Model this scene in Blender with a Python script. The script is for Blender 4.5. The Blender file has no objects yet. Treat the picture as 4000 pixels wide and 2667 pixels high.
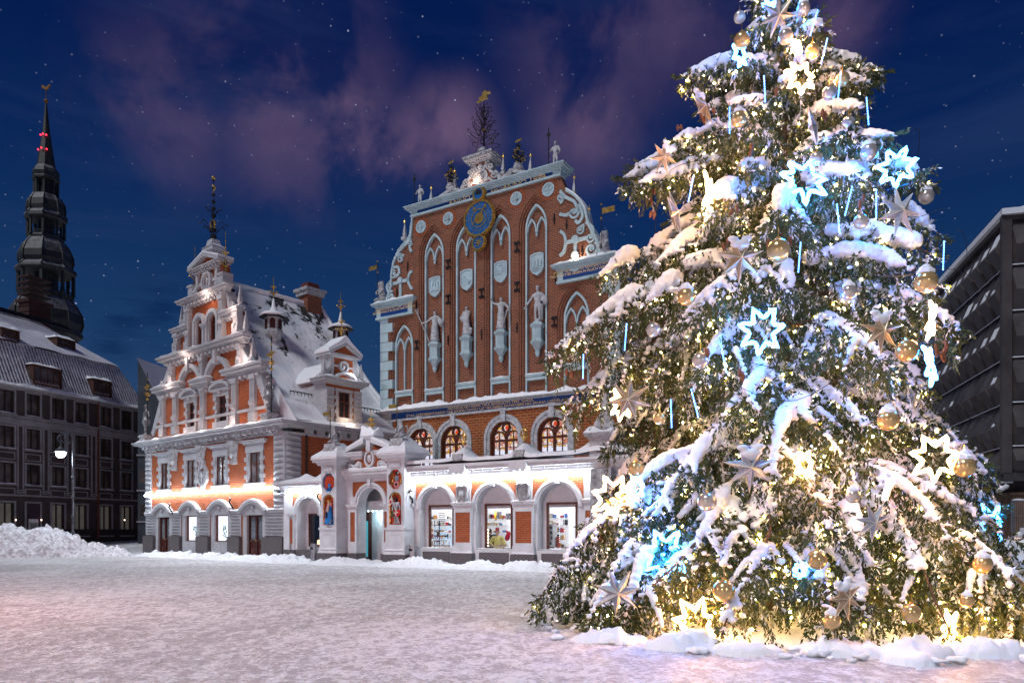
import bpy, math, random
import numpy as np
from mathutils import Vector, Matrix, noise
from mathutils.geometry import tessellate_polygon
R = math.radians
PI = math.pi
sc = bpy.context.scene
COL = sc.collection

# ---------------------------------------------------------------- camera
FPX, CX, HY, EYE = 2950.0, 2000.0, 2070.0, 1.7      # measured on the 4000 px wide photograph
cam = bpy.data.cameras.new('camera')
cam.lens = 36 * FPX / 4000
cam.shift_y = (HY - 1333.5) / 4000
cam.clip_end = 3000
camo = bpy.data.objects.new('camera', cam)
camo.location = (0, 0, EYE)
camo.rotation_euler = (R(90), 0, 0)
COL.objects.link(camo)
sc.camera = camo
sc.view_settings.view_transform = 'Standard'
sc.view_settings.look = 'None'
sc.view_settings.exposure = 0
sc.view_settings.gamma = 1
sc.cycles.use_denoising = True
sc.cycles.sample_clamp_indirect = 3
sc.cycles.max_bounces = 5
sc.cycles.diffuse_bounces = 3
sc.cycles.glossy_bounces = 3
sc.cycles.transmission_bounces = 4
sc.cycles.caustics_reflective = False
sc.cycles.caustics_refractive = False


def srgb(h):
    if isinstance(h, str):
        c = [int(h[i:i + 2], 16) / 255 for i in (0, 2, 4)]
        return tuple(x / 12.92 if x <= .04045 else ((x + .055) / 1.055) ** 2.4 for x in c)
    return h


class NT:
    """small node tree writer"""
    def __init__(s, tree):
        s.t = tree
        tree.nodes.clear()

    def n(s, typ, **kw):
        nd = s.t.nodes.new(typ)
        for k, v in kw.items():
            if k.startswith('i_'):
                nd.inputs[k[2:].replace('_', ' ')].default_value = v
            else:
                setattr(nd, k, v)
        return nd

    def l(s, a, b):
        s.t.links.new(a, b)

    def val(s, x, sock):
        if hasattr(x, 'is_output'):
            s.l(x, sock)
        else:
            sock.default_value = x

    def math(s, op, a, b=0.0, c=None, clamp=False):
        nd = s.n('ShaderNodeMath', operation=op, use_clamp=clamp)
        s.val(a, nd.inputs[0])
        s.val(b, nd.inputs[1])
        if c is not None:
            s.val(c, nd.inputs[2])
        return nd.outputs[0]

    def mix(s, f, a, b, blend='MIX'):
        nd = s.n('ShaderNodeMix', data_type='RGBA', blend_type=blend)
        s.val(f, nd.inputs[0])
        for x, k in ((a, 6), (b, 7)):
            s.val(x if hasattr(x, 'is_output') else (*x[:3], 1), nd.inputs[k])
        return nd.outputs[2]

    def noise(s, scale, detail=3, rough=.55, vec=None, dist=0.0):
        nd = s.n('ShaderNodeTexNoise')
        nd.inputs['Scale'].default_value = scale
        nd.inputs['Detail'].default_value = detail
        nd.inputs['Roughness'].default_value = rough
        nd.inputs['Distortion'].default_value = dist
        if vec is not None:
            s.l(vec, nd.inputs['Vector'])
        return nd.outputs[0]

    def maprange(s, x, a, b, c=0.0, d=1.0, smooth=True):
        nd = s.n('ShaderNodeMapRange', interpolation_type='SMOOTHSTEP' if smooth else 'LINEAR')
        s.val(x, nd.inputs[0])
        for i, v in enumerate((a, b, c, d)):
            nd.inputs[i + 1].default_value = v
        return nd.outputs[0]


# ---------------------------------------------------------------- night sky
w = bpy.data.worlds.new('World')
sc.world = w
w.use_nodes = True
T = NT(w.node_tree)
tc = T.n('ShaderNodeTexCoord').outputs['Generated']
sep = T.n('ShaderNodeSeparateXYZ')
T.l(tc, sep.inputs[0])
ramp = T.n('ShaderNodeValToRGB')
T.l(sep.outputs[2], ramp.inputs[0])
cr = ramp.color_ramp
cr.elements[0].position = 0.0
cr.elements[0].color = (.026, .066, .150, 1)
cr.elements[1].position = 1.0
cr.elements[1].color = (.0008, .006, .055, 1)
for p, c in ((.12, (.022, .060, .146)), (.24, (.010, .041, .125)), (.38, (.0035, .022, .098)), (.52, (.0014, .0115, .075))):
    e = cr.elements.new(p)
    e.color = (*c, 1)


def pdir(px, py):
    return Vector((px - CX, FPX, HY - py)).normalized()


wv = T.n('ShaderNodeVectorMath', operation='MULTIPLY')
T.l(tc, wv.inputs[0])
wv.inputs[1].default_value = (1.3, 1.0, 1.2)
warp = T.noise(5.0, 7, .58, wv.outputs[0], .25)
fine = T.noise(9.0, 6, .65, wv.outputs[0], .3)
total = None
for px, py, r, s in ((640, 430, .10, .5), (1050, 230, .13, .5), (1180, 420, .13, .75), (1330, 480, .085, .9), (1400, 600, .07, 1.1),
                     (1500, 640, .06, 1.1), (1600, 590, .07, .9), (1760, 520, .07, 1.0), (1830, 480, .04, .8),
                     (2280, 480, .08, .8), (2330, 200, .12, .5), (2650, 90, .09, .5), (3240, 60, .07, .7), (1260, 60, .08, .4)):
    dn = T.n('ShaderNodeVectorMath', operation='DISTANCE')
    T.l(tc, dn.inputs[0])
    dn.inputs[1].default_value = pdir(px, py)
    g = T.maprange(dn.outputs['Value'], r * 1.25, 0.0, 0, s)
    total = g if total is None else T.math('MAXIMUM', total, g)
cl = T.math('MULTIPLY', total, T.maprange(warp, .40, .60, .06, 1.0))
cl = T.math('MULTIPLY', cl, T.maprange(fine, .30, .70, .75, 1.1))
streak = T.n('ShaderNodeVectorMath', operation='MULTIPLY')
T.l(tc, streak.inputs[0])
streak.inputs[1].default_value = (1.0, 1.0, 6.0)
st = T.noise(2.6, 6, .6, streak.outputs[0], .5)
base = T.mix(T.maprange(st, .45, .75, 0, .22), ramp.outputs[0], (.036, .060, .165))
# small dark clouds low over the roofs
total = None
for px, py, r in ((480, 1240, .045), (440, 1345, .035), (640, 1220, .06), (200, 1150, .04)):
    dn = T.n('ShaderNodeVectorMath', operation='DISTANCE')
    T.l(tc, dn.inputs[0])
    dn.inputs[1].default_value = pdir(px, py)
    g = T.maprange(dn.outputs['Value'], r, 0.0, 0, 1)
    total = g if total is None else T.math('MAXIMUM', total, g)
dk = T.math('MULTIPLY', total, T.maprange(T.noise(14, 4, .6, streak.outputs[0]), .4, .62, 0, .8))
base = T.mix(dk, base, (.004, .022, .085))
skyc = T.mix(T.math('MULTIPLY', cl, .72, clamp=True), base, (.175, .105, .190))
# stars
vo = T.n('ShaderNodeTexVoronoi', feature='F1')
vo.inputs['Scale'].default_value = 62
T.l(tc, vo.inputs['Vector'])
s1 = T.maprange(vo.outputs['Distance'], .085, .035, 0, 1)
sepc = T.n('ShaderNodeSeparateColor')
T.l(vo.outputs['Color'], sepc.inputs[0])
s1 = T.math('MULTIPLY', s1, T.math('POWER', sepc.outputs[0], 3.0))
vo2 = T.n('ShaderNodeTexVoronoi', feature='F1')
vo2.inputs['Scale'].default_value = 118
T.l(tc, vo2.inputs['Vector'])
s2 = T.maprange(vo2.outputs['Distance'], .13, .05, 0, .35)
sepd = T.n('ShaderNodeSeparateColor')
T.l(vo2.outputs['Color'], sepd.inputs[0])
s2 = T.math('MULTIPLY', s2, T.math('POWER', sepd.outputs[1], 3.0))
stars = T.math('ADD', s1, s2)
stars = T.math('MULTIPLY', stars, T.maprange(sep.outputs[2], .02, .25, 0, 1))
skyc = T.mix(T.math('MULTIPLY', stars, .55, clamp=True), skyc, (.62, .68, .95))
bg = T.n('ShaderNodeBackground')
T.l(skyc, bg.inputs[0])
bg.inputs[1].default_value = 1.0
# last trace of twilight from the physical sky, sun far under the horizon
ns = T.n('ShaderNodeTexSky', sky_type='NISHITA', sun_disc=False)
ns.sun_elevation = R(-6)
ns.sun_rotation = R(250)
bg2 = T.n('ShaderNodeBackground')
T.l(ns.outputs[0], bg2.inputs[0])
bg2.inputs[1].default_value = .05
ad = T.n('ShaderNodeAddShader')
T.l(bg.outputs[0], ad.inputs[0])
T.l(bg2.outputs[0], ad.inputs[1])
wo = T.n('ShaderNodeOutputWorld')
T.l(ad.outputs[0], wo.inputs[0])

# ---------------------------------------------------------------- soft distant fill added to brighten the night square, behind the left shoulder
sun = bpy.data.lights.new('sun', 'SUN')
sun.energy = 1.9
sun.angle = R(14)
sun.color = (.92, .97, 1.0)
so = bpy.data.objects.new('sun', sun)
COL.objects.link(so)
_L = Vector((-.42, -.38, .82))
so.rotation_euler = _L.to_track_quat('Z', 'Y').to_euler()


def lamp(name, kind, loc, energy, color, size=.1, aim=None, cone=60, blend=.5):
    d = bpy.data.lights.new(name, kind)
    d.energy = energy
    d.color = color
    if kind == 'AREA':
        d.size = size
    else:
        d.shadow_soft_size = size
    if kind == 'SPOT':
        d.spot_size = R(cone)
        d.spot_blend = blend
    o = bpy.data.objects.new(name, d)
    o.location = loc
    if aim is not None:
        o.rotation_euler = (Vector(loc) - Vector(aim)).to_track_quat('Z', 'Y').to_euler()
    COL.objects.link(o)
    return o


# ---------------------------------------------------------------- materials
MATS = {}


def mat(name, col, rough=.75, metal=0, var=.18, vs=3.0, bump=0, bs=20.0, em=None, es=0, spec=.3, col2=None):
    if name in MATS:
        return MATS[name]
    m = bpy.data.materials.new(name)
    m.use_nodes = True
    t = NT(m.node_tree)
    p = t.n('ShaderNodeBsdfPrincipled')
    o = t.n('ShaderNodeOutputMaterial')
    t.l(p.outputs[0], o.inputs[0])
    oc = t.n('ShaderNodeTexCoord').outputs['Object']
    c = srgb(col)
    if var > 0:
        a = t.noise(vs, 5, .6, oc)
        b = t.maprange(a, .3, .7, 0, 1)
        lo = tuple(x * (1 - var) for x in c)
        hi = srgb(col2) if col2 else tuple(min(1, x * (1 + var * .7)) for x in c)
        t.l(t.mix(b, lo, hi), p.inputs['Base Color'])
    else:
        p.inputs['Base Color'].default_value = (*c, 1)
    p.inputs['Roughness'].default_value = rough
    p.inputs['Metallic'].default_value = metal
    p.inputs['Specular IOR Level'].default_value = spec
    if bump:
        bn = t.n('ShaderNodeBump')
        bn.inputs['Strength'].default_value = bump
        bn.inputs['Distance'].default_value = .03
        t.l(t.noise(bs, 4, .6, oc), bn.inputs['Height'])
        t.l(bn.outputs[0], p.inputs['Normal'])
    if em:
        p.inputs['Emission Color'].default_value = (*srgb(em), 1)
        p.inputs['Emission Strength'].default_value = es
    MATS[name] = m
    return m


def brick_mat(name, c1, c2, mortar, bw=.30, rh=.10, ms=.014, dirt=.35):
    m = bpy.data.materials.new(name)
    m.use_nodes = True
    t = NT(m.node_tree)
    p = t.n('ShaderNodeBsdfPrincipled')
    o = t.n('ShaderNodeOutputMaterial')
    t.l(p.outputs[0], o.inputs[0])
    oc = t.n('ShaderNodeTexCoord').outputs['Object']
    s = t.n('ShaderNodeSeparateXYZ')
    t.l(oc, s.inputs[0])
    cb = t.n('ShaderNodeCombineXYZ')
    t.l(t.math('ADD', s.outputs[0], s.outputs[1]), cb.inputs[0])
    t.l(s.outputs[2], cb.inputs[1])
    b = t.n('ShaderNodeTexBrick')
    t.l(cb.outputs[0], b.inputs['Vector'])
    b.inputs['Scale'].default_value = 1
    b.inputs['Brick Width'].default_value = bw
    b.inputs['Row Height'].default_value = rh
    b.inputs['Mortar Size'].default_value = ms
    b.inputs['Bias'].default_value = 0
    b.inputs['Color1'].default_value = (*c1, 1)
    b.inputs['Color2'].default_value = (*c2, 1)
    b.inputs['Mortar'].default_value = (*mortar, 1)
    n = t.noise(.9, 5, .65, oc)
    c = t.mix(t.maprange(n, .35, .75, 0, dirt), b.outputs[0], tuple(x * .45 for x in c1))
    t.l(c, p.inputs['Base Color'])
    p.inputs['Roughness'].default_value = .85
    p.inputs['Specular IOR Level'].default_value = .2
    bn = t.n('ShaderNodeBump')
    bn.inputs['Strength'].default_value = .5
    bn.inputs['Distance'].default_value = .02
    t.l(b.outputs['Fac'], bn.inputs['Height'])
    bn.invert = True
    t.l(bn.outputs[0], p.inputs['Normal'])
    MATS[name] = m
    return m


ORANGE = brick_mat('orange brick', (.42, .088, .024), (.31, .056, .016), (.33, .17, .10), dirt=.3)
RED = brick_mat('red brick', (.225, .062, .030), (.12, .036, .022), (.30, .18, .12), bw=.30, rh=.105, ms=.015, dirt=.25)
WHITE = mat('white plaster', (.41, .42, .445), .7, var=.12, vs=1.6, bump=.15, bs=14)
WHITEA = mat('brightened arcade plaster', (.64, .65, .68), .7, var=.12, vs=1.6, bump=.15, bs=14)  # same plaster as WHITE, its colour lightened so the arcade looks brighter lit
STONE = mat('carved stone', (.42, .43, .45), .8, var=.35, vs=5, bump=.4, bs=30)
BLUE = mat('pale blue plaster', (.38, .50, .54), .7, var=.14, vs=1.5, bump=.12)
SNOW = mat('snow', (.80, .81, .85), .55, var=.05, vs=2, bump=.55, bs=9, spec=.25)
CRUST = mat('crusted snow', (.66, .64, .68), .65, var=.42, vs=4.5, bump=1.0, bs=8, spec=.2)
GRANITE = mat('grey granite', (.115, .10, .105), .5, var=.35, vs=20, bump=.1)
WOOD = mat('dark red wood', (.065, .016, .012), .4, var=.3, vs=6)
FRAMEW = mat('brown window frame', (.10, .028, .016), .45, var=.2)
GLASSD = mat('dark window glass', (.012, .013, .018), .08, var=.3, vs=.7, spec=.6)
GOLD = mat('gilded metal', (.80, .50, .13), .32, .85, var=.35, vs=6)
IRON = mat('black iron', (.02, .02, .022), .5, .4, var=.2)
ENAMEL = mat('blue enamel', (.006, .045, .19), .45, var=.15, vs=2)
DIAL = mat('clock blue', (.010, .10, .30), .4, var=.3, vs=3)


class MB:
    """collects geometry; build() links it as one mesh object"""
    def __init__(s):
        s.v, s.f, s.m = [], [], []

    def add(s, vs, fs, mi=0):
        o = len(s.v)
        s.v.extend(tuple(v) for v in vs)
        s.f.extend(tuple(i + o for i in f) for f in fs)
        s.m.extend([mi] * len(fs))

    def box(s, x0, x1, y0, y1, z0, z1, mi=0):
        if x0 > x1: x0, x1 = x1, x0
        if y0 > y1: y0, y1 = y1, y0
        if z0 > z1: z0, z1 = z1, z0
        s.add([(x0, y0, z0), (x1, y0, z0), (x1, y1, z0), (x0, y1, z0), (x0, y0, z1), (x1, y0, z1), (x1, y1, z1), (x0, y1, z1)],
              [(0, 3, 2, 1), (4, 5, 6, 7), (0, 1, 5, 4), (1, 2, 6, 5), (2, 3, 7, 6), (3, 0, 4, 7)], mi)

    def frust(s, x0, x1, y0, y1, z0, z1, dx, dy, mi=0):
        """box whose top is inset by dx, dy"""
        s.add([(x0, y0, z0), (x1, y0, z0), (x1, y1, z0), (x0, y1, z0), (x0 + dx, y0 + dy, z1), (x1 - dx, y0 + dy, z1), (x1 - dx, y1 - dy, z1), (x0 + dx, y1 - dy, z1)],
              [(0, 3, 2, 1), (4, 5, 6, 7), (0, 1, 5, 4), (1, 2, 6, 5), (2, 3, 7, 6), (3, 0, 4, 7)], mi)

    def prism(s, pts, y0, y1, mi=0, holes=(), mr=None):
        """polygon in x,z with holes, from depth y0 (front) to y1"""
        loops = [list(pts)] + [list(h) for h in holes]
        flat = [p for l in loops for p in l]
        tris = tessellate_polygon([[Vector((p[0], p[1], 0)) for p in l] for l in loops])
        n = len(flat)
        s.add([(p[0], y0, p[1]) for p in flat] + [(p[0], y1, p[1]) for p in flat],
              [tuple(t) for t in tris] + [tuple(i + n for i in t[::-1]) for t in tris], mi)
        for l in loops:
            k = len(l)
            s.add([(p[0], y0, p[1]) for p in l] + [(p[0], y1, p[1]) for p in l],
                  [(i, (i + 1) % k, (i + 1) % k + k, i + k) for i in range(k)], mi if mr is None else mr)

    def strip(s, a, b, y0, y1, mi=0, closed=False):
        """band between two outlines in x,z"""
        n = len(a)
        vs = [(p[0], y0, p[1]) for p in a] + [(p[0], y0, p[1]) for p in b] + [(p[0], y1, p[1]) for p in a] + [(p[0], y1, p[1]) for p in b]
        fs = []
        for i in range(n if closed else n - 1):
            j = (i + 1) % n
            fs += [(i, j, n + j, n + i), (2 * n + i, 3 * n + i, 3 * n + j, 2 * n + j), (i, 2 * n + i, 2 * n + j, j), (n + i, n + j, 3 * n + j, 3 * n + i)]
        if not closed:
            fs += [(0, n, 3 * n, 2 * n), (n - 1, 3 * n - 1, 4 * n - 1, 2 * n - 1)]
        s.add(vs, fs, mi)

    def tube(s, pts, r, n=6, mi=0, closed=False):
        pts = [Vector(p) for p in pts]
        k = len(pts)
        rr = r if isinstance(r, (list, tuple)) else [r] * k
        vs, fs = [], []
        up = None
        for i, p in enumerate(pts):
            if closed:
                d = (pts[(i + 1) % k] - pts[i - 1])
            else:
                d = pts[min(i + 1, k - 1)] - pts[max(i - 1, 0)]
            if d.length < 1e-9:
                d = Vector((0, 0, 1))
            d.normalize()
            if up is None:
                up = d.orthogonal().normalized()
            up = (up - d * up.dot(d))
            if up.length < 1e-6:
                up = d.orthogonal()
            up.normalize()
            q = d.cross(up)
            for a in range(n):
                an = 2 * PI * a / n
                vs.append(p + (up * math.cos(an) + q * math.sin(an)) * rr[i])
        for i in range(k if closed else k - 1):
            j = (i + 1) % k
            for a in range(n):
                b = (a + 1) % n
                fs.append((i * n + a, i * n + b, j * n + b, j * n + a))
        if not closed:
            fs += [tuple(range(n))[::-1], tuple((k - 1) * n + a for a in range(n))]
        s.add(vs, fs, mi)

    def lathe(s, prof, cx=0, cy=0, n=12, mi=0, ph=0, a0=0, a1=2 * PI):
        vs, fs = [], []
        full = abs(a1 - a0 - 2 * PI) < 1e-6
        m = n if full else n + 1
        for r, z in prof:
            for a in range(m):
                an = a0 + (a1 - a0) * a / n + ph
                vs.append((cx + r * math.cos(an), cy + r * math.sin(an), z))
        for i in range(len(prof) - 1):
            for a in range(n):
                b = (a + 1) % m
                fs.append((i * m + a, i * m + b, (i + 1) * m + b, (i + 1) * m + a))
        if full:
            fs += [tuple(range(m))[::-1], tuple((len(prof) - 1) * m + a for a in range(m))]
        s.add(vs, fs, mi)

    def ball(s, c, r, n=8, mi=0, sx=1, sy=1, sz=1):
        m = max(3, n // 2)
        vs, fs = [], []
        for i in range(1, m):
            t = PI * i / m
            for a in range(n):
                an = 2 * PI * a / n
                vs.append((c[0] + r * sx * math.sin(t) * math.cos(an), c[1] + r * sy * math.sin(t) * math.sin(an), c[2] + r * sz * math.cos(t)))
        top = len(vs)
        vs += [(c[0], c[1], c[2] + r * sz), (c[0], c[1], c[2] - r * sz)]
        for i in range(m - 2):
            for a in range(n):
                b = (a + 1) % n
                fs.append((i * n + a, (i + 1) * n + a, (i + 1) * n + b, i * n + b))
        for a in range(n):
            b = (a + 1) % n
            fs += [(top, a, b), (top + 1, (m - 2) * n + b, (m - 2) * n + a)]
        s.add(vs, fs, mi)

    def cap(s, p0, r0, p1, r1, n=8, mi=0):
        """closed capsule with two radii"""
        p0, p1 = Vector(p0), Vector(p1)
        d = p1 - p0
        if d.length < 1e-6:
            d = Vector((0, 0, 1e-3))
        d.normalize()
        s.tube([p0 - d * r0 * .97, p0 - d * r0 * .7, p0, p1, p1 + d * r1 * .7, p1 + d * r1 * .97],
               [r0 * .22, r0 * .72, r0, r1, r1 * .72, r1 * .22], n, mi)

    def build(s, name, mats, parent=None, smooth=False, loc=None, rz=0, mods=None):
        me = bpy.data.meshes.new(name)
        me.from_pydata(s.v, [], s.f)
        if not isinstance(mats, (list, tuple)):
            mats = [mats]
        for m_ in mats:
            me.materials.append(m_)
        if len(mats) > 1:
            me.polygons.foreach_set('material_index', [min(i, len(mats) - 1) for i in s.m])
        if smooth:
            me.polygons.foreach_set('use_smooth', [True] * len(me.polygons))
        me.update()
        o = bpy.data.objects.new(name, me)
        COL.objects.link(o)
        if parent is not None:
            o.parent = parent
        if loc is not None:
            o.location = loc
        o.rotation_euler = (0, 0, rz)
        for kind, kw in (mods or []):
            md = o.modifiers.new(kind.lower(), kind)
            for k, v in kw.items():
                setattr(md, k, v)
        return o


CRUMB = bpy.data.textures.new('crumbly_snow', 'CLOUDS')
CRUMB.noise_scale = .09
CRUMB.noise_depth = 3


def remesh(vox, crumb=0):
    m = [('REMESH', dict(mode='VOXEL', voxel_size=vox, use_smooth_shade=True))]
    if crumb:
        m.append(('DISPLACE', dict(texture=CRUMB, strength=crumb, mid_level=.5)))
    return m


def tag(o, label=None, cat=None, group=None, kind=None):
    for k, v in (('label', label), ('category', cat), ('group', group), ('kind', kind)):
        if v:
            o[k] = v
    return o


def empty(name, loc, rz=0, label=None, cat=None, group=None):
    o = bpy.data.objects.new(name, None)
    COL.objects.link(o)
    o.location = loc
    o.rotation_euler = (0, 0, rz)
    return tag(o, label, cat, group)


def copy_tree(o, parent=None):
    c = o.copy()
    COL.objects.link(c)
    c.parent = parent
    for ch in [x for x in bpy.data.objects if x.parent == o and x != c]:
        copy_tree(ch, c)
    return c


class Frame:
    """a facade's own axes: x to the right along it, y back into the building, z up"""
    def __init__(s, ox, oy, deg, off=0.0):
        s.th = R(deg)
        s.c, s.s = math.cos(s.th), math.sin(s.th)
        s.ox, s.oy = ox + s.s * off, oy + s.c * off

    def u(s, px, off=0.0):
        a = (px - CX) / FPX
        return (a * (s.oy + off * s.c) - s.ox - off * s.s) / (s.c + a * s.s)

    def p(s, px, py, off=0.0):
        u = s.u(px, off)
        Y = s.oy - u * s.s + off * s.c
        return (u, EYE + (HY - py) / FPX * Y)

    def z(s, px, py, off=0.0):
        return s.p(px, py, off)[1]

    def world(s, x, y, z=0):
        return (s.ox + x * s.c + y * s.s, s.oy - x * s.s + y * s.c, z)

    def root(s, name, label, cat, group=None):
        return empty(name, (s.ox, s.oy, 0), -s.th, label, cat, group)


def arch(cx, zs, w, h, n=16, kind='round'):
    """from the left spring over the top to the right spring"""
    if kind == 'round':
        return [(cx - w * math.cos(PI * i / n), zs + h * math.sin(PI * i / n)) for i in range(n + 1)]
    rad = (w * w + h * h) / (2 * w)
    a1 = math.atan2(h, rad - w)
    k = n // 2
    left = [(cx - w + rad - rad * math.cos(a1 * i / k), zs + rad * math.sin(a1 * i / k)) for i in range(k + 1)]
    right = [(2 * cx - x, z) for x, z in left[:-1]][::-1]
    return left + right


def opening(cx, z0, zs, w, h, n=16, kind='round'):
    return [(cx - w, z0)] + arch(cx, zs, w, h, n, kind) + [(cx + w, z0)]


def rect(x0, x1, z0, z1):
    return [(x0, z0), (x0, z1), (x1, z1), (x1, z0)]


def cornice(mb, x0, x1, z0, z1, proj, y=0, mi=0, ends=True, back=.1):
    h = z1 - z0
    for a, b, p in ((0, .28, .35), (.28, .46, .5), (.46, .78, .85), (.78, 1, 1.0)):
        e = proj * p if ends else 0
        mb.box(x0 - e, x1 + e, y - proj * p, y + back, z0 + h * a, z0 + h * b, mi)


def modil(mb, x0, x1, z0, z1, proj, n, y=0, wd=.5, mi=0):
    st = (x1 - x0) / n
    for i in range(n):
        c = x0 + st * (i + .5)
        w_ = st * wd / 2
        mb.box(c - w_, c + w_, y - proj, y + .02, z0 + (z1 - z0) * .4, z1, mi)
        mb.box(c - w_ * .8, c + w_ * .8, y - proj * .55, y + .02, z0, z0 + (z1 - z0) * .4, mi)


def snowcap(mb, x0, x1, y0, y1, z, h, mi=0, seed=0, step=.16):
    """soft uneven snow lying on a ledge"""
    if x0 > x1: x0, x1 = x1, x0
    if y0 > y1: y0, y1 = y1, y0
    nx = max(3, int((x1 - x0) / step))
    ny = 5
    vs, fs = [], []
    for i in range(nx + 1):
        for j in range(ny + 1):
            u, v = i / nx, j / ny
            x, y = x0 + (x1 - x0) * u, y0 + (y1 - y0) * v
            e = min(1, (1 - abs(2 * v - 1)) * 3) ** .5 * min(1, min(u, 1 - u) * nx) ** .5
            q = noise.noise(Vector((x * 1.3 + seed, y * 1.3, z)))
            q2 = noise.noise(Vector((x * 4 + seed, y * 4, z * 2)))
            hh = h * e * max(.25, .8 + .7 * q + .3 * q2)
            yy = y + (0 if 0 < j < ny else (.03 * q2))
            vs.append((x, yy, z + hh))
    for i in range(nx):
        for j in range(ny):
            a = i * (ny + 1) + j
            fs.append((a, a + ny + 1, a + ny + 2, a + 1))
    k = len(vs)
    vs += [(x0, y0, z), (x1, y0, z), (x1, y1, z), (x0, y1, z)]
    fs += [(k, k + 3, k + 2, k + 1)]
    mb.add(vs, fs, mi)


def figure(mb, pose='stand', H=1.8, x=0, y=0, z=0, hands=None, robe=False, facing=-1, head=True, shrink=1.0, lean=0.0):
    """capsules of a human body, to be fused by a voxel remesh; hands = ((x,z),(x,z)) in units of H"""
    def P(a, b, c):
        return (x + (a + lean * c) * H, y + b * H * facing * -1, z + c * H)
    k = shrink
    hl, hr = hands or ((-.20, .46), (.20, .46))
    L = [(P(-.06, 0, .04), .036), (P(-.065, -.01, .28), .042), (P(-.055, 0, .50), .062)]
    RR = [(P(.085, -.03, .04), .036), (P(.09, -.05, .28), .042), (P(.055, 0, .50), .062)]
    for leg in (L, RR):
        for a, b in zip(leg, leg[1:]):
            mb.cap(a[0], a[1] * H * k, b[0], b[1] * H * k)
        f = leg[0][0]
        mb.cap(f, .03 * H * k, (f[0], f[1] - .08 * H, f[2] - .015 * H), .025 * H * k)
    mb.cap(P(0, 0, .53), .085 * H * k, P(0, 0, .63), .072 * H * k)
    mb.cap(P(-.03, 0, .62), .07 * H * k, P(-.05, 0, .76), .075 * H * k)
    mb.cap(P(.03, 0, .62), .07 * H * k, P(.05, 0, .76), .075 * H * k)
    mb.cap(P(-.10, 0, .80), .048 * H * k, P(.10, 0, .80), .048 * H * k)
    mb.cap(P(0, 0, .80), .035 * H * k, P(0, -.01, .88), .032 * H * k)
    if head:
        mb.ball(P(0, -.01, .93), .062 * H * k, 10, 0, .86, .95, 1.15)
        mb.ball(P(0, -.065, .925), .015 * H * k, 6)
    for sg, hd in ((-1, hl), (1, hr)):
        sh = P(sg * .125, 0, .80)
        hp = P(hd[0], -.08, hd[1])
        el = P((sg * .15 + hd[0]) / 2 + sg * .05, -.01, (.80 + hd[1]) / 2 - .05)
        mb.cap(sh, .042 * H * k, el, .033 * H * k)
        mb.cap(el, .033 * H * k, hp, .024 * H * k)
        mb.ball(hp, .032 * H * k, 6)
    if robe:
        mb.tube([P(0, 0, .03), P(.01, 0, .25), P(0, 0, .48), P(0, 0, .60)], [.16 * H * k, .135 * H * k, .115 * H * k, .085 * H * k], 9)
        mb.cap(P(.05, -.10, .10), .03 * H, P(.02, -.09, .5), .03 * H)
        mb.cap(P(-.07, -.10, .08), .03 * H, P(-.05, -.08, .5), .028 * H)

# ================================================================ the guild house with the tall brick gable
def ribbon(mb, pts, wd, y0, y1, mi=0, closed=False):
    """flat moulding of width wd following a path in x,z"""
    n = len(pts)
    a, b = [], []
    for i, p in enumerate(pts):
        q0 = pts[(i - 1) % n] if closed or i > 0 else pts[i]
        q1 = pts[(i + 1) % n] if closed or i < n - 1 else pts[i]
        dx, dz = q1[0] - q0[0], q1[1] - q0[1]
        l = math.hypot(dx, dz) or 1
        nx, nz = -dz / l * wd / 2, dx / l * wd / 2
        a.append((p[0] + nx, p[1] + nz))
        b.append((p[0] - nx, p[1] - nz))
    mb.strip(a, b, y0, y1, mi, closed)


def smooth_path(pts, k=5):
    """Catmull-Rom through the points"""
    out = []
    P_ = [pts[0]] + list(pts) + [pts[-1]]
    for i in range(1, len(P_) - 2):
        p0, p1, p2, p3 = [Vector(P_[i + j]) for j in (-1, 0, 1, 2)]
        for j in range(k):
            t = j / k
            out.append(tuple(.5 * ((2 * p1) + (p2 - p0) * t + (2 * p0 - 5 * p1 + 4 * p2 - p3) * t * t + (3 * p1 - p0 - 3 * p2 + p3) * t ** 3)))
    out.append(tuple(pts[-1]))
    return out


def circ(cx, cz, r, n=14, a0=0):
    return [(cx + r * math.cos(a0 + 2 * PI * i / n), cz + r * math.sin(a0 + 2 * PI * i / n)) for i in range(n)]


def scroll(mb, cx, cz, r, y0, mi=0, turn=1, a0=0):
    """volute: a spiral band round a boss"""
    pts = []
    for i in range(19):
        a = a0 + turn * 2 * PI * 1.25 * i / 18
        q = r * (1 - .68 * i / 18)
        pts.append((cx + q * math.cos(a), cz + q * math.sin(a)))
    ribbon(mb, pts, r * .34, y0 - .10, y0 + .04, mi)
    mb.ball((cx, y0 - .05, cz), r * .30, 8, mi)


def disc(mb, cx, cz, r, y0, y1, n=16, mi=0):
    c = circ(cx, cz, r, n)
    mb.prism(c, y0, y1, mi)


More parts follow.
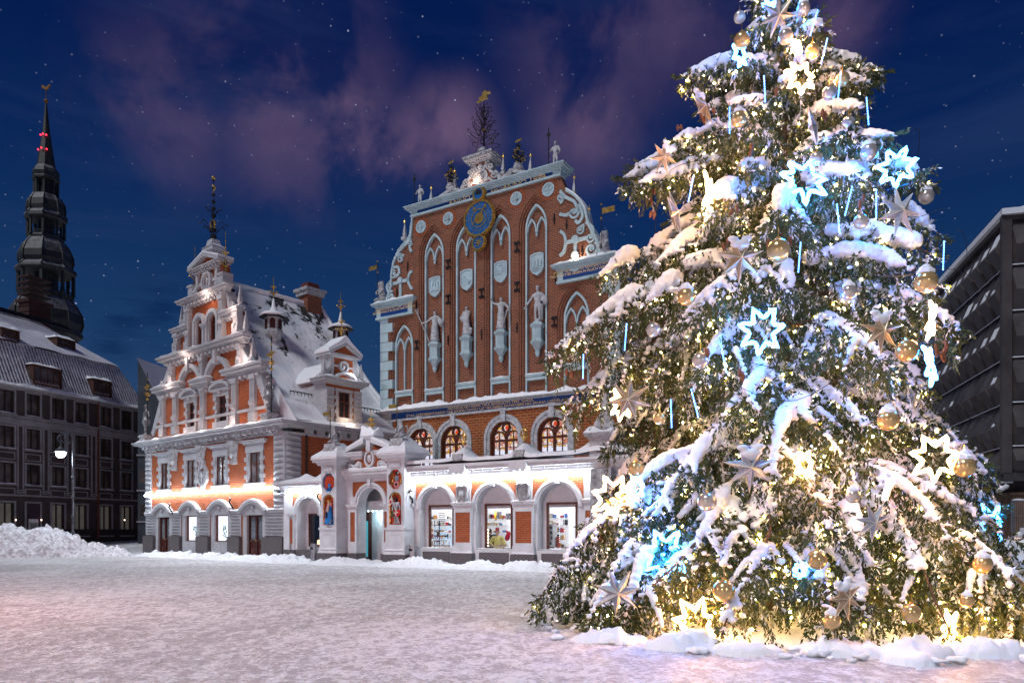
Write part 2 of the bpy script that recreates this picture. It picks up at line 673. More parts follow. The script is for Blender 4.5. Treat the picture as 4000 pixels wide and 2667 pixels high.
def lettering(txt, fr_root, x, y, z, size, m, align='LEFT', ext=.012, name='lettering', stretch=1.0):
    cu = bpy.data.curves.new(name, 'FONT')
    cu.body = txt
    cu.size = size
    cu.extrude = ext
    cu.align_x = align
    cu.align_y = 'CENTER'
    cu.materials.append(m)
    tmp = bpy.data.objects.new('tmp_text', cu)
    COL.objects.link(tmp)
    dg = bpy.context.evaluated_depsgraph_get()
    me = bpy.data.meshes.new_from_object(tmp.evaluated_get(dg))
    bpy.data.objects.remove(tmp)
    bpy.data.curves.remove(cu)
    me.name = name
    o = bpy.data.objects.new(name, me)
    COL.objects.link(o)
    o.parent = fr_root
    o.location = (x, y, z)
    o.rotation_euler = (R(90), 0, 0)
    o.scale = (stretch, 1, 1)
    return o


TEXTG = mat('pale gold letters', (.85, .60, .26), .5, var=0)


def obelisk(mb, x, y, z, h, r, mi=0):
    mb.box(x - r, x + r, y - r, y + r, z, z + h * .16, mi)
    mb.ball((x, y, z + h * .24), r * .75, 8, mi)
    mb.frust(x - r * .62, x + r * .62, y - r * .62, y + r * .62, z + h * .28, z + h * .92, r * .5, r * .5, mi)
    mb.ball((x, y, z + h * .95), r * .26, 6, mi)


def finial(mb, x, y, z, h, r, mi=0, seed=0, balls=5):
    """forged spire: rod with balls and curled leaves"""
    mb.tube([(x, y, z), (x, y, z + h)], [.035, .012], 5, mi)
    rn = random.Random(seed)
    for i in range(balls):
        q = (i + .6) / balls
        mb.ball((x, y, z + h * q), r * .2 * (1.25 - .8 * q), 6, mi)
    for lv, rr in ((.22, 1.0), (.48, .6)):
        for k in range(8):
            a = 2 * PI * k / 8 + lv
            pts = []
            for j in range(7):
                t = j / 6
                q = r * rr * (.15 + .85 * math.sin(t * 2.2))
                pts.append((x + math.cos(a) * q, y + math.sin(a) * q, z + h * lv + r * rr * (1.1 * t - .5 + .35 * math.sin(5 * t))))
            mb.tube(pts, .018, 4, mi)
            e = pts[-1]
            mb.ball(e, .04, 4, mi)


MF = Frame(1.18, 33.9, 32, off=8.5)
U, Z, P = MF.u, MF.z, MF.p
AFR = Frame(1.18, 33.9, 32)
hall = MF.root('guild_house', 'tall red brick guild house with a stepped gable, four pointed niches and a blue clock', 'historic building')
mb = MB()
wl, wr = U(1490), U(2418)
bl, br = U(1613), U(2187)
zb = (Z(1585, 1606) + Z(2221, 1528)) / 2            # top of the inscription ledge
zw = (Z(1500, 1222) + Z(2380, 1040)) / 2            # wing walls
zt = (Z(1613, 850) + Z(2182, 684)) / 2              # under the top band
# stepped side gables
left = [(wl, zw), P(1512, 1178), P(1530, 1120), P(1533, 1060), P(1552, 1000), P(1580, 965), P(1605, 935), (bl, zt)]
right = [(br, zt), P(2212, 745), P(2252, 772), P(2285, 820), P(2300, 878), P(2328, 930), P(2350, 985), P(2382, 1030), (wr, zw)]
outline = [(wl, zb)] + left + right + [(wr, zb)]
NI = [(1663, 1737, 912, 1518), (1785, 1862, 877, 1495), (1920, 1997, 838, 1475), (2056, 2140, 797, 1460)]
WI = [(1547, 1617, 1268, 1527), (2206, 2304, 1138, 1420)]
niches = []
for k, (a, b, t, s) in enumerate(NI + WI):
    u0, u1 = U(a, .25), U(b, .25)
    cx, hw = (u0 + u1) / 2, (u1 - u0) / 2
    za = Z((a + b) / 2, t, .25)
    zs = za - hw * 1.85
    niches.append((cx, hw, zs, za, Z((a + b) / 2, s, .2)))
holes = []
for cx, hw, zs, za, zsill in niches:
    g = .36
    holes.append(opening(cx, zb + .02, zs, hw + g, hw * 1.85 + g * 1.3, 16, 'pointed'))
mb.prism(outline, 0, .5, 0, holes)
wall = mb.build('gable_wall', [RED], hall)
# brick orders stepping back into each niche, and the panel behind
mb = MB()
for cx, hw, zs, za, zsill in niches:
    for g0, g1, y in ((.36, .24, .06), (.24, .12, .14), (.12, 0, .22)):
        A = opening(cx, zb + .02, zs, hw + g0, hw * 1.85 + g0 * 1.3, 16, 'pointed')
        B = opening(cx, zb + .02, zs, hw + g1, hw * 1.85 + g1 * 1.3, 16, 'pointed')
        mb.strip(A, B, y, y + .5)
    mb.prism(opening(cx, zb, zs, hw + .02, hw * 1.85 + .02, 16, 'pointed'), .34, .52)
mb.build('niche_brickwork', [RED], hall)
# pale blue tracery
for cx, hw, zs, za, zsill in niches:
    mb = MB()
    A = opening(cx, zb, zs, hw, hw * 1.85, 16, 'pointed')
    B = opening(cx, zb, zs, hw - .11, hw * 1.85 - .16, 16, 'pointed')
    mb.strip(A, B, .15, .36)
    zp = za - hw * 2.15
    wide = hw > .6
    for sg in (-1, 1):
        c2 = cx + sg * (hw - .06) / 2
        q = (hw - .06) / 2
        A = arch(c2, zp, q, q * 2.3, 14, 'pointed')
        B = arch(c2, zp, q - .085, q * 2.3 - .14, 14, 'pointed')
        mb.strip(A, B, .19, .36)
    if k > 3 and (cx, hw) in [(n_[0], n_[1]) for n_ in niches[4:]]:
        mb.box(cx - .045, cx + .045, .2, .36, zsill, zp)
    else:
        mb.lathe([(.01, zp - .36), (.07, zp - .30), (.10, zp - .20), (.05, zp - .14), (.12, zp - .06), (.12, zp + .02), (.01, zp + .05)], cx, .24, 8)
    mb.box(cx - hw, cx + hw, .08, .36, zsill - .12, zsill)
    mb.box(cx - hw + .05, cx + hw - .05, .14, .36, zsill - .34, zsill - .12)
    mb.build('niche_tracery', [BLUE], hall)
    sn = MB()
    snowcap(sn, cx - hw, cx + hw, .07, .34, zsill, .07, seed=cx)
    sn.build('snow_on_sill', [SNOW], hall)
# top band with the two dates
mb = MB()
zb0 = (Z(1634, 849) + Z(2154, 691.5)) / 2
zb1 = (Z(1634, 830) + Z(2154, 669)) / 2
zc = (Z(1600, 822) + Z(2182, 644)) / 2 + .05
mb.box(bl - .05, br + .05, -.10, .5, zt, zb0)
mb.box(bl - .10, br + .10, -.16, .5, zt + .06, zb0 - .02)
mb.box(bl - .06, br + .06, -.05, .5, zb0, zb1)
for e in (bl, br):
    mb.box(e - .12, e + .42 if e == bl else e + .12, -.09, .5, zb0, zb1) if e == bl else mb.box(e - .42, e + .12, -.09, .5, zb0, zb1)
cornice(mb, bl - .05, br + .05, zb1, zc, .42, 0, 0, back=.9)
mb.build('top_cornice', [BLUE], hall)
mb = MB()
mb.box(bl + .42, br - .42, -.075, 0, zb0 + .01, zb1 - .01)
mb.build('date_band', [ENAMEL], hall)
zl = (zb0 + zb1) / 2
lettering('ANNO 1334', hall, U(1755), -.09, zl, .44, TEXTG, stretch=1.25)
lettering('RENOV.', hall, U(1921), -.09, zl - .03, .30, TEXTG, stretch=1.2)
lettering('ANNO 1999', hall, U(1966), -.09, zl, .44, TEXTG, stretch=1.25)
sn = MB()
snowcap(sn, bl - .4, br + .4, -.38, .8, zc, .12, seed=2)
sn.build('snow_on_cornice', [SNOW], hall)
# wing ledges with small blue inscriptions
for sg, (a, b, ya, yb) in ((-1, (1478, 1612, 1228, 1190)), (1, (2184, 2400, 1080, 1030))):
    mb, sn, pn = MB(), MB(), MB()
    x0, x1 = U(a), U(b)
    z0 = (Z(a, ya) + Z(b, yb)) / 2
    mb.box(x0 - .05, x1 + .05, -.12, .5, z0 - .42, z0 + .22)
    mb.box(x0 - .1, x1 + .1, -.2, .5, z0 - .52, z0 - .40)
    cornice(mb, x0, x1, z0 + .22, z0 + .55, .38, 0, 0, back=.6)
    pn.box(x0 + .32, x1 - .32, -.14, 0, z0 - .33, z0 + .15)
    snowcap(sn, x0 - .3, x1 + .3, -.34, .3, z0 + .55, .16, seed=a)
    tx = ('DEN GERECHTEN GOTT LIEBT UND EHRT\nDEM GESCHLECHT ER SEGNET UND VERMEHRT' if sg < 0 else
          'WIDER GESETZ UND GEWISSEN HANDELN\nTHUT GOTTES SEGEN IN FLUCH VERWANDELN')
    wd = (x1 - x0 - .7)
    lettering(tx, hall, (x0 + x1) / 2, -.15, z0 + .02, wd / 13.2, TEXTG, 'CENTER', .004)
    lg = mb.build('wing_ledge', [BLUE], hall)
    pn.build('inscription_panel', [ENAMEL], lg)
    sn.build('snow_on_ledge', [SNOW], lg)
# scrollwork of the wings
SW = (MB(), MB())
for pts in ([(1611, 872), (1602, 925), (1575, 960), (1556, 985)], [(1580, 1000), (1556, 996), (1540, 1025), (1536, 1062)],
            [(1534, 1048), (1556, 1044), (1562, 1066), (1548, 1082)], [(1532, 1096), (1514, 1120), (1522, 1150), (1514, 1180), (1506, 1208)],
            [(1612, 950), (1603, 965), (1610, 985)], [(1613, 1060), (1602, 1070), (1597, 1096), (1604, 1118), (1613, 1130)],
            [(2190, 748), (2212, 772), (2246, 790), (2262, 830)], [(2262, 800), (2278, 842), (2262, 872), (2250, 862)],
            [(2285, 880), (2262, 895), (2262, 905)], [(2290, 870), (2316, 890), (2322, 930)], [(2312, 905), (2334, 940), (2340, 985), (2352, 1010)],
            [(2190, 905), (2206, 918), (2212, 948), (2204, 985), (2188, 1000)], [(2188, 838), (2212, 842), (2232, 832)], [(2190, 765), (2200, 780), (2190, 795)]):
    ribbon(SW[pts[0][0] > 1900], smooth_path([P(*q) for q in pts], 5), .17, -.10, .06)
for x, y, r in ((1568, 1012, .26), (1541, 1074, .28), (1527, 1114, .24), (1529, 1158, .34), (2244, 833, .36), (2268, 900, .26), (2308, 930, .30), (2311, 975, .42), (2346, 1004, .3), (1606, 948, .2), (2192, 772, .25)):
    c = P(x, y)
    scroll(SW[x > 1900], c[0], c[1], r, 0, a0=1, turn=1 if x < 1700 else -1)
for (xa, ya), (xb, yb) in (((1567, 1094), (1567, 1176)), ((1538, 1110), (1600, 1092)), ((2250, 935), (2250, 1030)), ((2211, 950), (2295, 930))):
    ribbon(SW[xa > 1900], [P(xa, ya), P(xb, yb)], .2, -.1, .06)
for x, y, r in ((1567, 1096, .2), (2250, 938, .24), (1567, 1178, .34), (2250, 1034, .42), (2250, 1000, .24)):
    c = P(x, y)
    disc(SW[x > 1900], c[0], c[1], r, -.16, .05, 12)
# edge mouldings that carry snow, seen from below and from the side
for q_, side in enumerate((left[1:], right[1:-1])):
    pts = smooth_path(side, 4)
    ribbon(SW[q_], pts, .11, -.12, .60)
for q_ in SW: q_.build('scrollwork', [BLUE], hall)
sn = MB()
for side in (left[1:], right[1:-1]):
    pts = smooth_path(side, 4)
    ribbon(sn, [(x, z + .11) for x, z in pts], .09, -.1, .55)
sn.build('snow_on_scrollwork', [SNOW], hall)
# round quatrefoil openings
for x, y in ((1646, 887), (1752, 855), (2018, 777), (2143, 741)):
    cx, cz = P(x, y)
    mb = MB()
    for g in range(20):
        a = 2 * PI * g / 20
        q = [(cx + r * math.cos(a + d), cz + r * math.sin(a + d)) for r, d in ((.42, -.09), (.62, -.07), (.62, .07), (.42, .09))]
        mb.prism(q, -.03, .02, 1)
    mb.strip(circ(cx, cz, .40, 20), circ(cx, cz, .31, 20), -.07, .02, 0, True)
    disc(mb, cx, cz, .33, -.02, .02, 16)
    for a in range(4):
        mb.strip(circ(cx + .16 * math.cos(a * PI / 2 + .78), cz + .16 * math.sin(a * PI / 2 + .78), .16, 10), circ(cx + .16 * math.cos(a * PI / 2 + .78), cz + .16 * math.sin(a * PI / 2 + .78), .11, 10), -.06, .0, 0, True)
    if x in (1752, 2018):
        disc(mb, cx + .03, cz - .03, .1, -.055, -.02, 8, 2)
    mb.build('quatrefoil', [BLUE, ORANGE, IRON], hall)
# quoins of the wings
for e, sg in ((wl, 1), (wr, -1)):
    mb = MB()
    for i in range(16):
        z0 = zb - 1.6 + i * .62
        if z0 > zw - .7: break
        ln = 1.0 if i % 2 else .62
        mb.box(e - sg * .06, e + sg * ln, -.06, .5, z0 + .015, z0 + .60)
    mb.build('quoins', [BLUE], hall)
# iron wall anchors
for x, y in ((1752, 1033), (1752, 1170), (1882, 1146), (2020, 965), (2020, 1120), (2166, 1257), (1629, 1348)):
    cx, cz = P(x, y)
    mb = MB()
    mb.box(cx - .03, cx + .03, -.07, 0, cz - .25, cz + .25)
    for sx in (-1, 1):
        for sz in (-1, 1):
            mb.strip(circ(cx + sx * .1, cz + sz * .22, .10, 8), circ(cx + sx * .1, cz + sz * .22, .05, 8), -.06, 0, 0, True)
    mb.build('wall_anchor', [IRON], hall)
for x, y in ((1628, 1195), (1594, 1042), (1752, 1330), (1882, 1306), (2020, 1281), (2166, 856), (1552, 1143), (2275, 980), (2214, 880), (2171, 1088)):
    cx, cz = P(x, y)
    mb = MB()
    mb.box(cx - .03, cx + .03, -.06, 0, cz - .3, cz + .3)
    mb.box(cx - .07, cx + .07, -.06, 0, cz - .04, cz + .04)
    mb.build('wall_anchor', [IRON], hall)
# shields on the niche panels
for x, y in ((1701, 1118), (1825, 1091), (1958, 1060), (2100, 1029)):
    cx, cz = P(x, y, .3)
    mb = MB()
    pts = [(cx - .46, cz + .52), (cx - .2, cz + .60), (cx + .2, cz + .60), (cx + .46, cz + .52), (cx + .46, cz - .30), (cx + .30, cz - .55), (cx, cz - .72), (cx - .30, cz - .55), (cx - .46, cz - .30)]
    mb.prism(pts, .24, .34)
    mb.strip(pts, [(cx + (a - cx) * .86, cz + (b - cz) * .86) for a, b in pts], .2, .26, 0, True)
    if x == 1701:
        for q in (-.22, 0, .22): mb.box(cx + q - .07, cx + q + .07, .19, .26, cz - .25, cz + .18)
        mb.box(cx - .33, cx + .33, .2, .26, cz - .3, cz - .05)
        ribbon(mb, [(cx - .2, cz + .2), (cx + .2, cz + .48)], .06, .2, .26)
        ribbon(mb, [(cx + .2, cz + .2), (cx - .2, cz + .48)], .06, .2, .26)
    elif x == 1825:
        ribbon(mb, [(cx - .28, cz + .30), (cx + .25, cz - .25)], .07, .2, .26)
        ribbon(mb, [(cx + .1, cz - .3), (cx + .3, cz - .1)], .07, .2, .26)
    elif x == 1958:
        for sg in (-1, 1):
            for q in range(4):
                ribbon(mb, [(cx + sg * .05, cz + .1 - q * .06), (cx + sg * .32, cz + .32 - q * .17)], .05, .2, .26)
            mb.ball((cx + sg * .08, .22, cz + .35), .07, 6)
        mb.ball((cx, .24, cz), .14, 8, 0, 1, .5, 1.8)
    else:
        for q, h in ((-.22, .3), (0, .42), (.22, .3)): mb.box(cx + q - .08, cx + q + .08, .19, .26, cz - .2, cz - .2 + h)
        for q in range(3): ribbon(mb, [(cx - .35, cz - .3 - q * .08), (cx, cz - .26 - q * .08), (cx + .35, cz - .3 - q * .08)], .03, .2, .26)
    mb.build('coat_of_arms', [BLUE], hall)
# consoles that carry the statues
PED = [(1697, 1335, 1455), (1821, 1310, 1436), (1956, 1288, 1416), (2099, 1258, 1395)]
for x, yt, yb in PED:
    cx, z1 = P(x, yt, 0)
    z0 = Z(x, yb, 0)
    h = z1 - z0
    mb = MB()
    mb.lathe([(.02, z0), (.12, z0 + h * .06), (.16, z0 + h * .15), (.13, z0 + h * .18), (.30, z0 + h * .34), (.43, z0 + h * .40), (.44, z0 + h * .45), (.34, z0 + h * .50), (.34, z0 + h * .80), (.38, z0 + h * .84),
              (.46, z0 + h * .90), (.44, z0 + h * .94), (.33, z0 + h * .97), (.30, z1)], cx, .05, 6, 0, R(30))
    mb.build('statue_console', [BLUE], hall)
# crowning pediment
mb, ob, sn = MB(), MB(), MB()
zc1 = zc
pc = U(1885, .3)
def CP(dx, dz): return (pc + dx, zc1 + dz)
body = [CP(-1.55, 0), CP(-1.5, .5), CP(-1.2, 1.2), CP(-.95, 1.5), CP(-.85, 2.6), CP(-.8, 3.0), CP(.8, 3.0), CP(.85, 2.6), CP(.95, 1.5), CP(1.2, 1.2), CP(1.5, .5), CP(1.55, 0)]
ob.prism(body, .15, .7)
mb.strip(circ(pc, zc1 + 1.35, .80, 20), circ(pc, zc1 + 1.35, .62, 20), .02, .2, 0, True)
disc(mb, pc, zc1 + 1.35, .64, .1, .2, 16)
mb.ball((pc, .12, zc1 + 1.35), .38, 10, 0, 1, .5, 1.1)
mb.ball((pc + .05, .0, zc1 + 1.5), .16, 8, 0)
mb.ball((pc, .1, zc1 + 2.45), .35, 8, 0, 1, .5, 1.1)
for sg in (-1, 1):
    scroll(mb, pc + sg * 1.0, zc1 + 2.25, .42, .12, a0=PI / 2, turn=sg)
    scroll(mb, pc + sg * 1.45, zc1 + 1.1, .42, .12, a0=PI / 2, turn=-sg)
    ribbon(mb, smooth_path([CP(sg * .8, 2.9), CP(sg * .95, 2.1), CP(sg * 1.1, 1.6), CP(sg * 1.75, 1.1), CP(sg * 1.95, .5), CP(sg * 1.6, .1)], 5), .26, .02, .75)
    ribbon(mb, [CP(0, .55), CP(sg * .9, .9), CP(sg * 1.6, .1)], .24, .02, .2)
    ribbon(mb, [CP(sg * .3, 2.0), CP(sg * .65, 2.9)], .2, .04, .2)
    mb.ball((pc + sg * 1.5, .1, zc1 + .25), .26, 8)
    # low outer scrolls
    ob.prism([CP(sg * 1.5, 0), CP(sg * 1.7, 1.1), CP(sg * 2.4, .9), CP(sg * 3.2, .75), CP(sg * 3.9, .35), CP(sg * 4.6, 0)], .2, .6)
    ribbon(mb, smooth_path([CP(sg * 1.9, 1.0), CP(sg * 2.1, .55), CP(sg * 2.7, .75), CP(sg * 3.1, 1.1), CP(sg * 3.5, .85), CP(sg * 4.2, .55), CP(sg * 5.2, .10)], 5), .3, .05, .75)
    scroll(mb, pc + sg * 3.0, zc1 + .82, .3, .15, a0=0, turn=sg)
    mb.lathe([(.24, zc1 + .9), (.38, zc1 + 1.15), (.44, zc1 + 1.45), (.3, zc1 + 1.75), (.34, zc1 + 1.85), (.05, zc1 + 1.88)], pc + sg * 3.55, .45, 10)
cornice(mb, pc - 1.05, pc + 1.05, zc1 + 3.0, zc1 + 3.75, .5, .15, 0, back=.9)
mb.frust(pc - 1.3, pc + 1.3, .0, .9, zc1 + 3.75, zc1 + 4.4, .8, .3)
mb.frust(pc - .4, pc + .4, .1, .8, zc1 + 4.4, zc1 + 4.9, .2, .15)
KX, KZ = .70, .53
def squat(o):
    """the crown is drawn large and set to its measured size about its foot"""
    o.scale = (KX, 1, KZ)
    o.location = (pc * (1 - KX), 0, zc1 * (1 - KZ))
    return o
squat(mb.build('pediment_scrolls', [STONE], hall))
squat(ob.build('pediment_wall', [ORANGE], hall))
for x, y, z, h in ((U(1683, .4), .45, zc1 + .1, 1.0), (U(2071, .4), .45, zc1 + .1, 1.15), (U(1775, .4), .45, zc1 + .6, 1.1), (U(1964, .4), .45, zc1 + .6, 1.1),
                   *[(P(a_, b_, .3)[0], .3, P(a_, b_, .3)[1] - .05, h_) for a_, b_, h_ in ((1581, 935, 1.15), (2243, 770, 1.1), (2302, 880, .9))]):
    mo = MB(); obelisk(mo, x, y, z, h, .17); ok_ = mo.build('obelisk', [STONE], hall); g = MB()
    g.ball((x, y, z + h * 1.03), .085, 8)
    g.tube([(x, y, z + h), (x, y, z + h + .28)], [.035, .01], 4)
    g.build('gilded_ball', [GOLD], ok_)
# the great iron tree on the top and the two gilded flower bushes
mb, g = MB(), MB()
fx, fy, fz = pc, .45, zc1 + 4.8
mb.tube([(fx, fy, fz), (fx, fy, fz + 5.6)], [.07, .03], 6)
rn = random.Random(5)
for lv in range(6):
    zz = fz + .5 + lv * .72
    rr = 1.25 - .17 * lv
    for k in range(6):
        a = k * PI / 3 + lv * .5
        pts = []
        for j in range(12):
            t = j / 11
            q = rr * (math.sin(t * 1.9) if t < .8 else math.sin(1.52) - (t - .8) * 2.2)
            h = .5 * math.sin(t * PI) + .35 * t - (.5 * max(0, t - .7) * 3)
            pts.append((fx + math.cos(a) * q, fy + math.sin(a) * q, zz + h))
        mb.tube(pts, .022, 4)
        mid = pts[7]
        mb.tube([pts[7], (mid[0] + math.cos(a + .8) * .3, mid[1] + math.sin(a + .8) * .3, mid[2] + .25), (mid[0] + math.cos(a + 1.4) * .2, mid[1] + math.sin(a + 1.4) * .2, mid[2] + .1)], .018, 4)
        (g if k % 3 == 0 else mb).ball(pts[-1], .065, 5)
g.ball((fx, fy, fz + 2.2), .16, 8)
for sg in (-1, 1):
    mb.tube([(fx + sg * .9, fy, fz - .2), (fx + sg * .1, fy, fz + 3.6)], .018, 4)
mb.tube([(fx - .55, fy, fz + 4.9), (fx + .55, fy, fz + 4.7)], .03, 4)
# rider and dragon weather vane as a gilded silhouette with thickness
vane = [(-.75, -.1), (-.45, .12), (-.5, .35), (-.2, .45), (-.12, .75), (.05, .95), (.3, .9), (.28, .72), (.62, .68), (.7, .5), (.4, .45), (.3, .15), (.45, -.12), (.1, .0), (-.1, -.1), (-.3, -.05), (-.5, -.22)]
g.prism([(fx + a, fz + 5.75 + b) for a, b in vane], fy - .05, fy + .05)
squat(mb.build('iron_finial', [IRON], hall))
squat(g.build('gilded_vane', [GOLD], hall))
for sg, seed in ((-1, 1), (1, 2)):
    bx, by, bz = pc + sg * 3.55, .45, zc1 + 1.85
    mb, g = MB(), MB()
    mb.tube([(bx, by, bz), (bx, by, bz + 2.6)], .035, 5)
    rn = random.Random(seed)
    for i in range(46):
        t = rn.random()
        zz = bz + .35 + t * 1.15
        rr = (.62 * math.sin(.35 + t * 2.4)) * rn.uniform(.6, 1.0)
        a = rn.uniform(0, 2 * PI)
        p = (bx + rr * math.cos(a), by + rr * math.sin(a), zz)
        mb.tube([(bx, by, zz - .25), p], .02, 4)
        (g if rn.random() < .6 else mb).ball(p, rn.uniform(.07, .12), 6, 0, 1, 1, .7)
    g.ball((bx, by, bz + 1.75), .16, 6)
    for k in range(8):
        a = k * PI / 4
        mb.tube([(bx, by, bz + 2.0), (bx + .28 * math.cos(a), by + .28 * math.sin(a), bz + 2.15)], [.05, .02], 4)
    g.prism([(bx - .35, bz + 2.62), (bx - .1, bz + 2.55), (bx + .12, bz + 2.6), (bx + .3, bz + 2.85), (bx + .12, bz + 2.78), (bx - .05, bz + 2.8)], by - .03, by + .03)
    squat(mb.build('flower_bush_finial', [IRON], hall))
    squat(g.build('gilded_flowers', [GOLD], hall))

# inscription ledge across the facade
i0, i1 = U(1470), wr + .3
zi1 = (Z(1585, 1614) + Z(2221, 1536)) / 2
zi0 = (Z(1585, 1638) + Z(2221, 1563)) / 2
mb = MB()
cornice(mb, i0, i1, zi1, zb, .45, 0, 0, back=.5)
mb.box(i0, i1, -.06, .5, zi0 - .05, zi1)
mb.box(i0, i1, -.14, .5, zi0 - .15, zi0 - .04)
mb.build('inscription_ledge', [STONE], hall)
mb = MB()
mb.box(i0 + 1.4, i1 - .8, -.10, 0, zi0, zi1 - .02)
mb.build('inscription_band', [ENAMEL], hall)
hgt = zi1 - zi0
def fit(o, x0, x1):
    bpy.context.view_layer.update()
    w_ = max(o.dimensions.x, .01)
    o.scale = ((x1 - x0) / w_, 1, 1)
o = lettering('MELNGALVJU NAMS TIKA SAGRAUTS 1941. GADĀ,', hall, U(1753), -.11, (zi0 + zi1) / 2 + hgt * .24, hgt * .52, TEXTG, ext=.01)
fit(o, U(1753), U(2088))
o = lettering('ĒTAS ASTOŅSIMTGADEI PAR GODU NAMU UZ VECAJIEM PAMATIEM NO JAUNA UZCĒLA R', hall, U(1592), -.11, (zi0 + zi1) / 2 - hgt * .24, hgt * .52, TEXTG, ext=.01)
fit(o, U(1592), U(2222))
sn = MB()
snowcap(sn, i0, i1, -.42, .05, zb, .30, seed=9)
sn.build('snow_on_inscription_ledge', [SNOW], hall)

# ---- the storey of lit round-arched windows
STAIN = bpy.data.materials.new('lit stained glass')
STAIN.use_nodes = True
t = NT(STAIN.node_tree)
p_ = t.n('ShaderNodeBsdfPrincipled')
o_ = t.n('ShaderNodeOutputMaterial')
t.l(p_.outputs[0], o_.inputs[0])
oc = t.n('ShaderNodeTexCoord').outputs['Object']
vv = t.n('ShaderNodeTexVoronoi', feature='DISTANCE_TO_EDGE')
vv.inputs['Scale'].default_value = 5.5
t.l(oc, vv.inputs['Vector'])
v3 = t.n('ShaderNodeTexVoronoi')
v3.inputs['Scale'].default_value = 5.5
t.l(oc, v3.inputs['Vector'])
sp = t.n('ShaderNodeSeparateColor')
t.l(v3.outputs['Color'], sp.inputs[0])
c_ = t.mix(t.maprange(sp.outputs[0], .55, .8), (.95, .80, .80), (.75, .22, .12))
c_ = t.mix(t.maprange(sp.outputs[1], .7, .8), c_, (.85, .45, .08))
c_ = t.mix(t.maprange(vv.outputs['Distance'], .06, .03), c_, (.06, .02, .02))
t.l(c_, p_.inputs['Emission Color'])
p_.inputs['Emission Strength'].default_value = .85
p_.inputs['Base Color'].default_value = (.1, .1, .1, 1)
CLEARLIT = mat('lit clear glass', (.1, .1, .12), .2, em=(.80, .82, 1.0), es=.9, var=0)
RUBY = mat('lit ruby glass', (.1, .02, .01), .2, em=(.75, .06, .02), es=.9, var=0)
WIN = [(1577, 1712, 1650), (1703, 1844, 1636), (1893, 2047, 1613), (2076, 2243, 1602)]
mb = MB()
zlo = EYE + 1.6
wins = []
for a, b, t_ in WIN:
    u0, u1 = U(a), U(b)
    cx, hw = (u0 + u1) / 2, (u1 - u0) / 2
    za = Z((a + b) / 2, t_)
    wins.append((cx, hw, za))
# even spacing and size, as the masons built it
hw = sum(w_[1] for w_ in wins[1:]) / 3
za = sum(w_[2] for w_ in wins[1:]) / 3
sill = Z(1973, 1800)
hs = [opening(cx, sill, za - hw, hw - .42, hw - .42, 18) for cx, _, _ in wins]
mb.prism([(wl, zlo), (wl, zi0), (wr, zi0), (wr, zlo)], 0, .5, 0, hs)
mb.build('window_storey_wall', [brick_mat('brown brick', (.30, .070, .018), (.21, .045, .014), (.36, .20, .10), bw=.42, rh=.16, ms=.022)], hall)
for cx, _, _ in wins:
    zs = za - hw
    mb = MB()
    mb.strip(opening(cx, sill, zs, hw, hw, 18), opening(cx, sill, zs, hw - .18, hw - .18, 18), -.09, .05)
    mb.strip(opening(cx, sill, zs, hw - .18, hw - .18, 18), opening(cx, sill, zs, hw - .40, hw - .40, 18), -.04, .5)
    mb.frust(cx - .17, cx + .17, -.16, .1, za - .45, za + .28, .0, 0)
    mb.box(cx - .26, cx + .26, -.18, .1, za + .2, za + .36)
    mb.build('window_surround', [STONE], hall)
    q = hw - .40
    mb = MB()
    mb.strip(opening(cx, sill, zs, q, q, 18), opening(cx, sill, zs, q - .13, q - .13, 18), .22, .34)
    mb.box(cx - .07, cx + .07, .2, .34, sill, zs + q * .35)
    zt_ = zs - .15
    mb.box(cx - q, cx + q, .19, .34, zt_ - .07, zt_ + .07)
    for sg in (-1, 1):
        c2 = cx + sg * q / 2
        mb.strip(arch(c2, zt_ + .1, q / 2, q / 2, 12), arch(c2, zt_ + .1, q / 2 - .09, q / 2 - .09, 12), .2, .34)
        mb.box(c2 - .015, c2 + .015, .24, .34, sill, zt_ + q * .5)
        for z_ in (sill + (zt_ - sill) * .33, sill + (zt_ - sill) * .66):
            mb.box(c2 - q / 2, c2 + q / 2, .24, .34, z_ - .012, z_ + .012)
    mb.strip(circ(cx, zs + q * .62, q * .30, 14), circ(cx, zs + q * .62, q * .20, 14), .18, .34, 0, True)
    win = mb.build('window', [FRAMEW], hall)
    mb = MB()
    mb.prism(opening(cx, zt_, zs, q - .05, q - .05, 18), .36, .38, 0)
    mb.box(cx - q, cx + q, .36, .38, sill + (zt_ - sill) * .55, zt_, 0)
    mb.box(cx - q, cx + q, .36, .38, sill, sill + (zt_ - sill) * .55, 1)
    disc(mb, cx, zs + q * .62, q * .13, .33, .35, 10, 2)
    mb.build('pane', [STAIN, CLEARLIT, RUBY], win)
# body and roof behind
mb = MB()
mb.box(wl + .1, wr - .1, .52, 15, 0, zw - .5, 0)
mb.build('rear_wall', [RED], hall)
mb = MB()
m_ = (bl + br) / 2
for sg in (-1, 1):
    e = wl if sg < 0 else wr
    mb.add([(e, .6, zw - .5), (e, 15, zw - .5), (m_, 15, zc - .8), (m_, .6, zc - .8), (e, .6, zw - .8), (e, 15, zw - .8), (m_, 15, zc - 1.1), (m_, .6, zc - 1.1)],
           [(0, 1, 2, 3), (4, 7, 6, 5), (0, 3, 7, 4), (1, 5, 6, 2)])
mb.build('roof', [SNOW], hall)

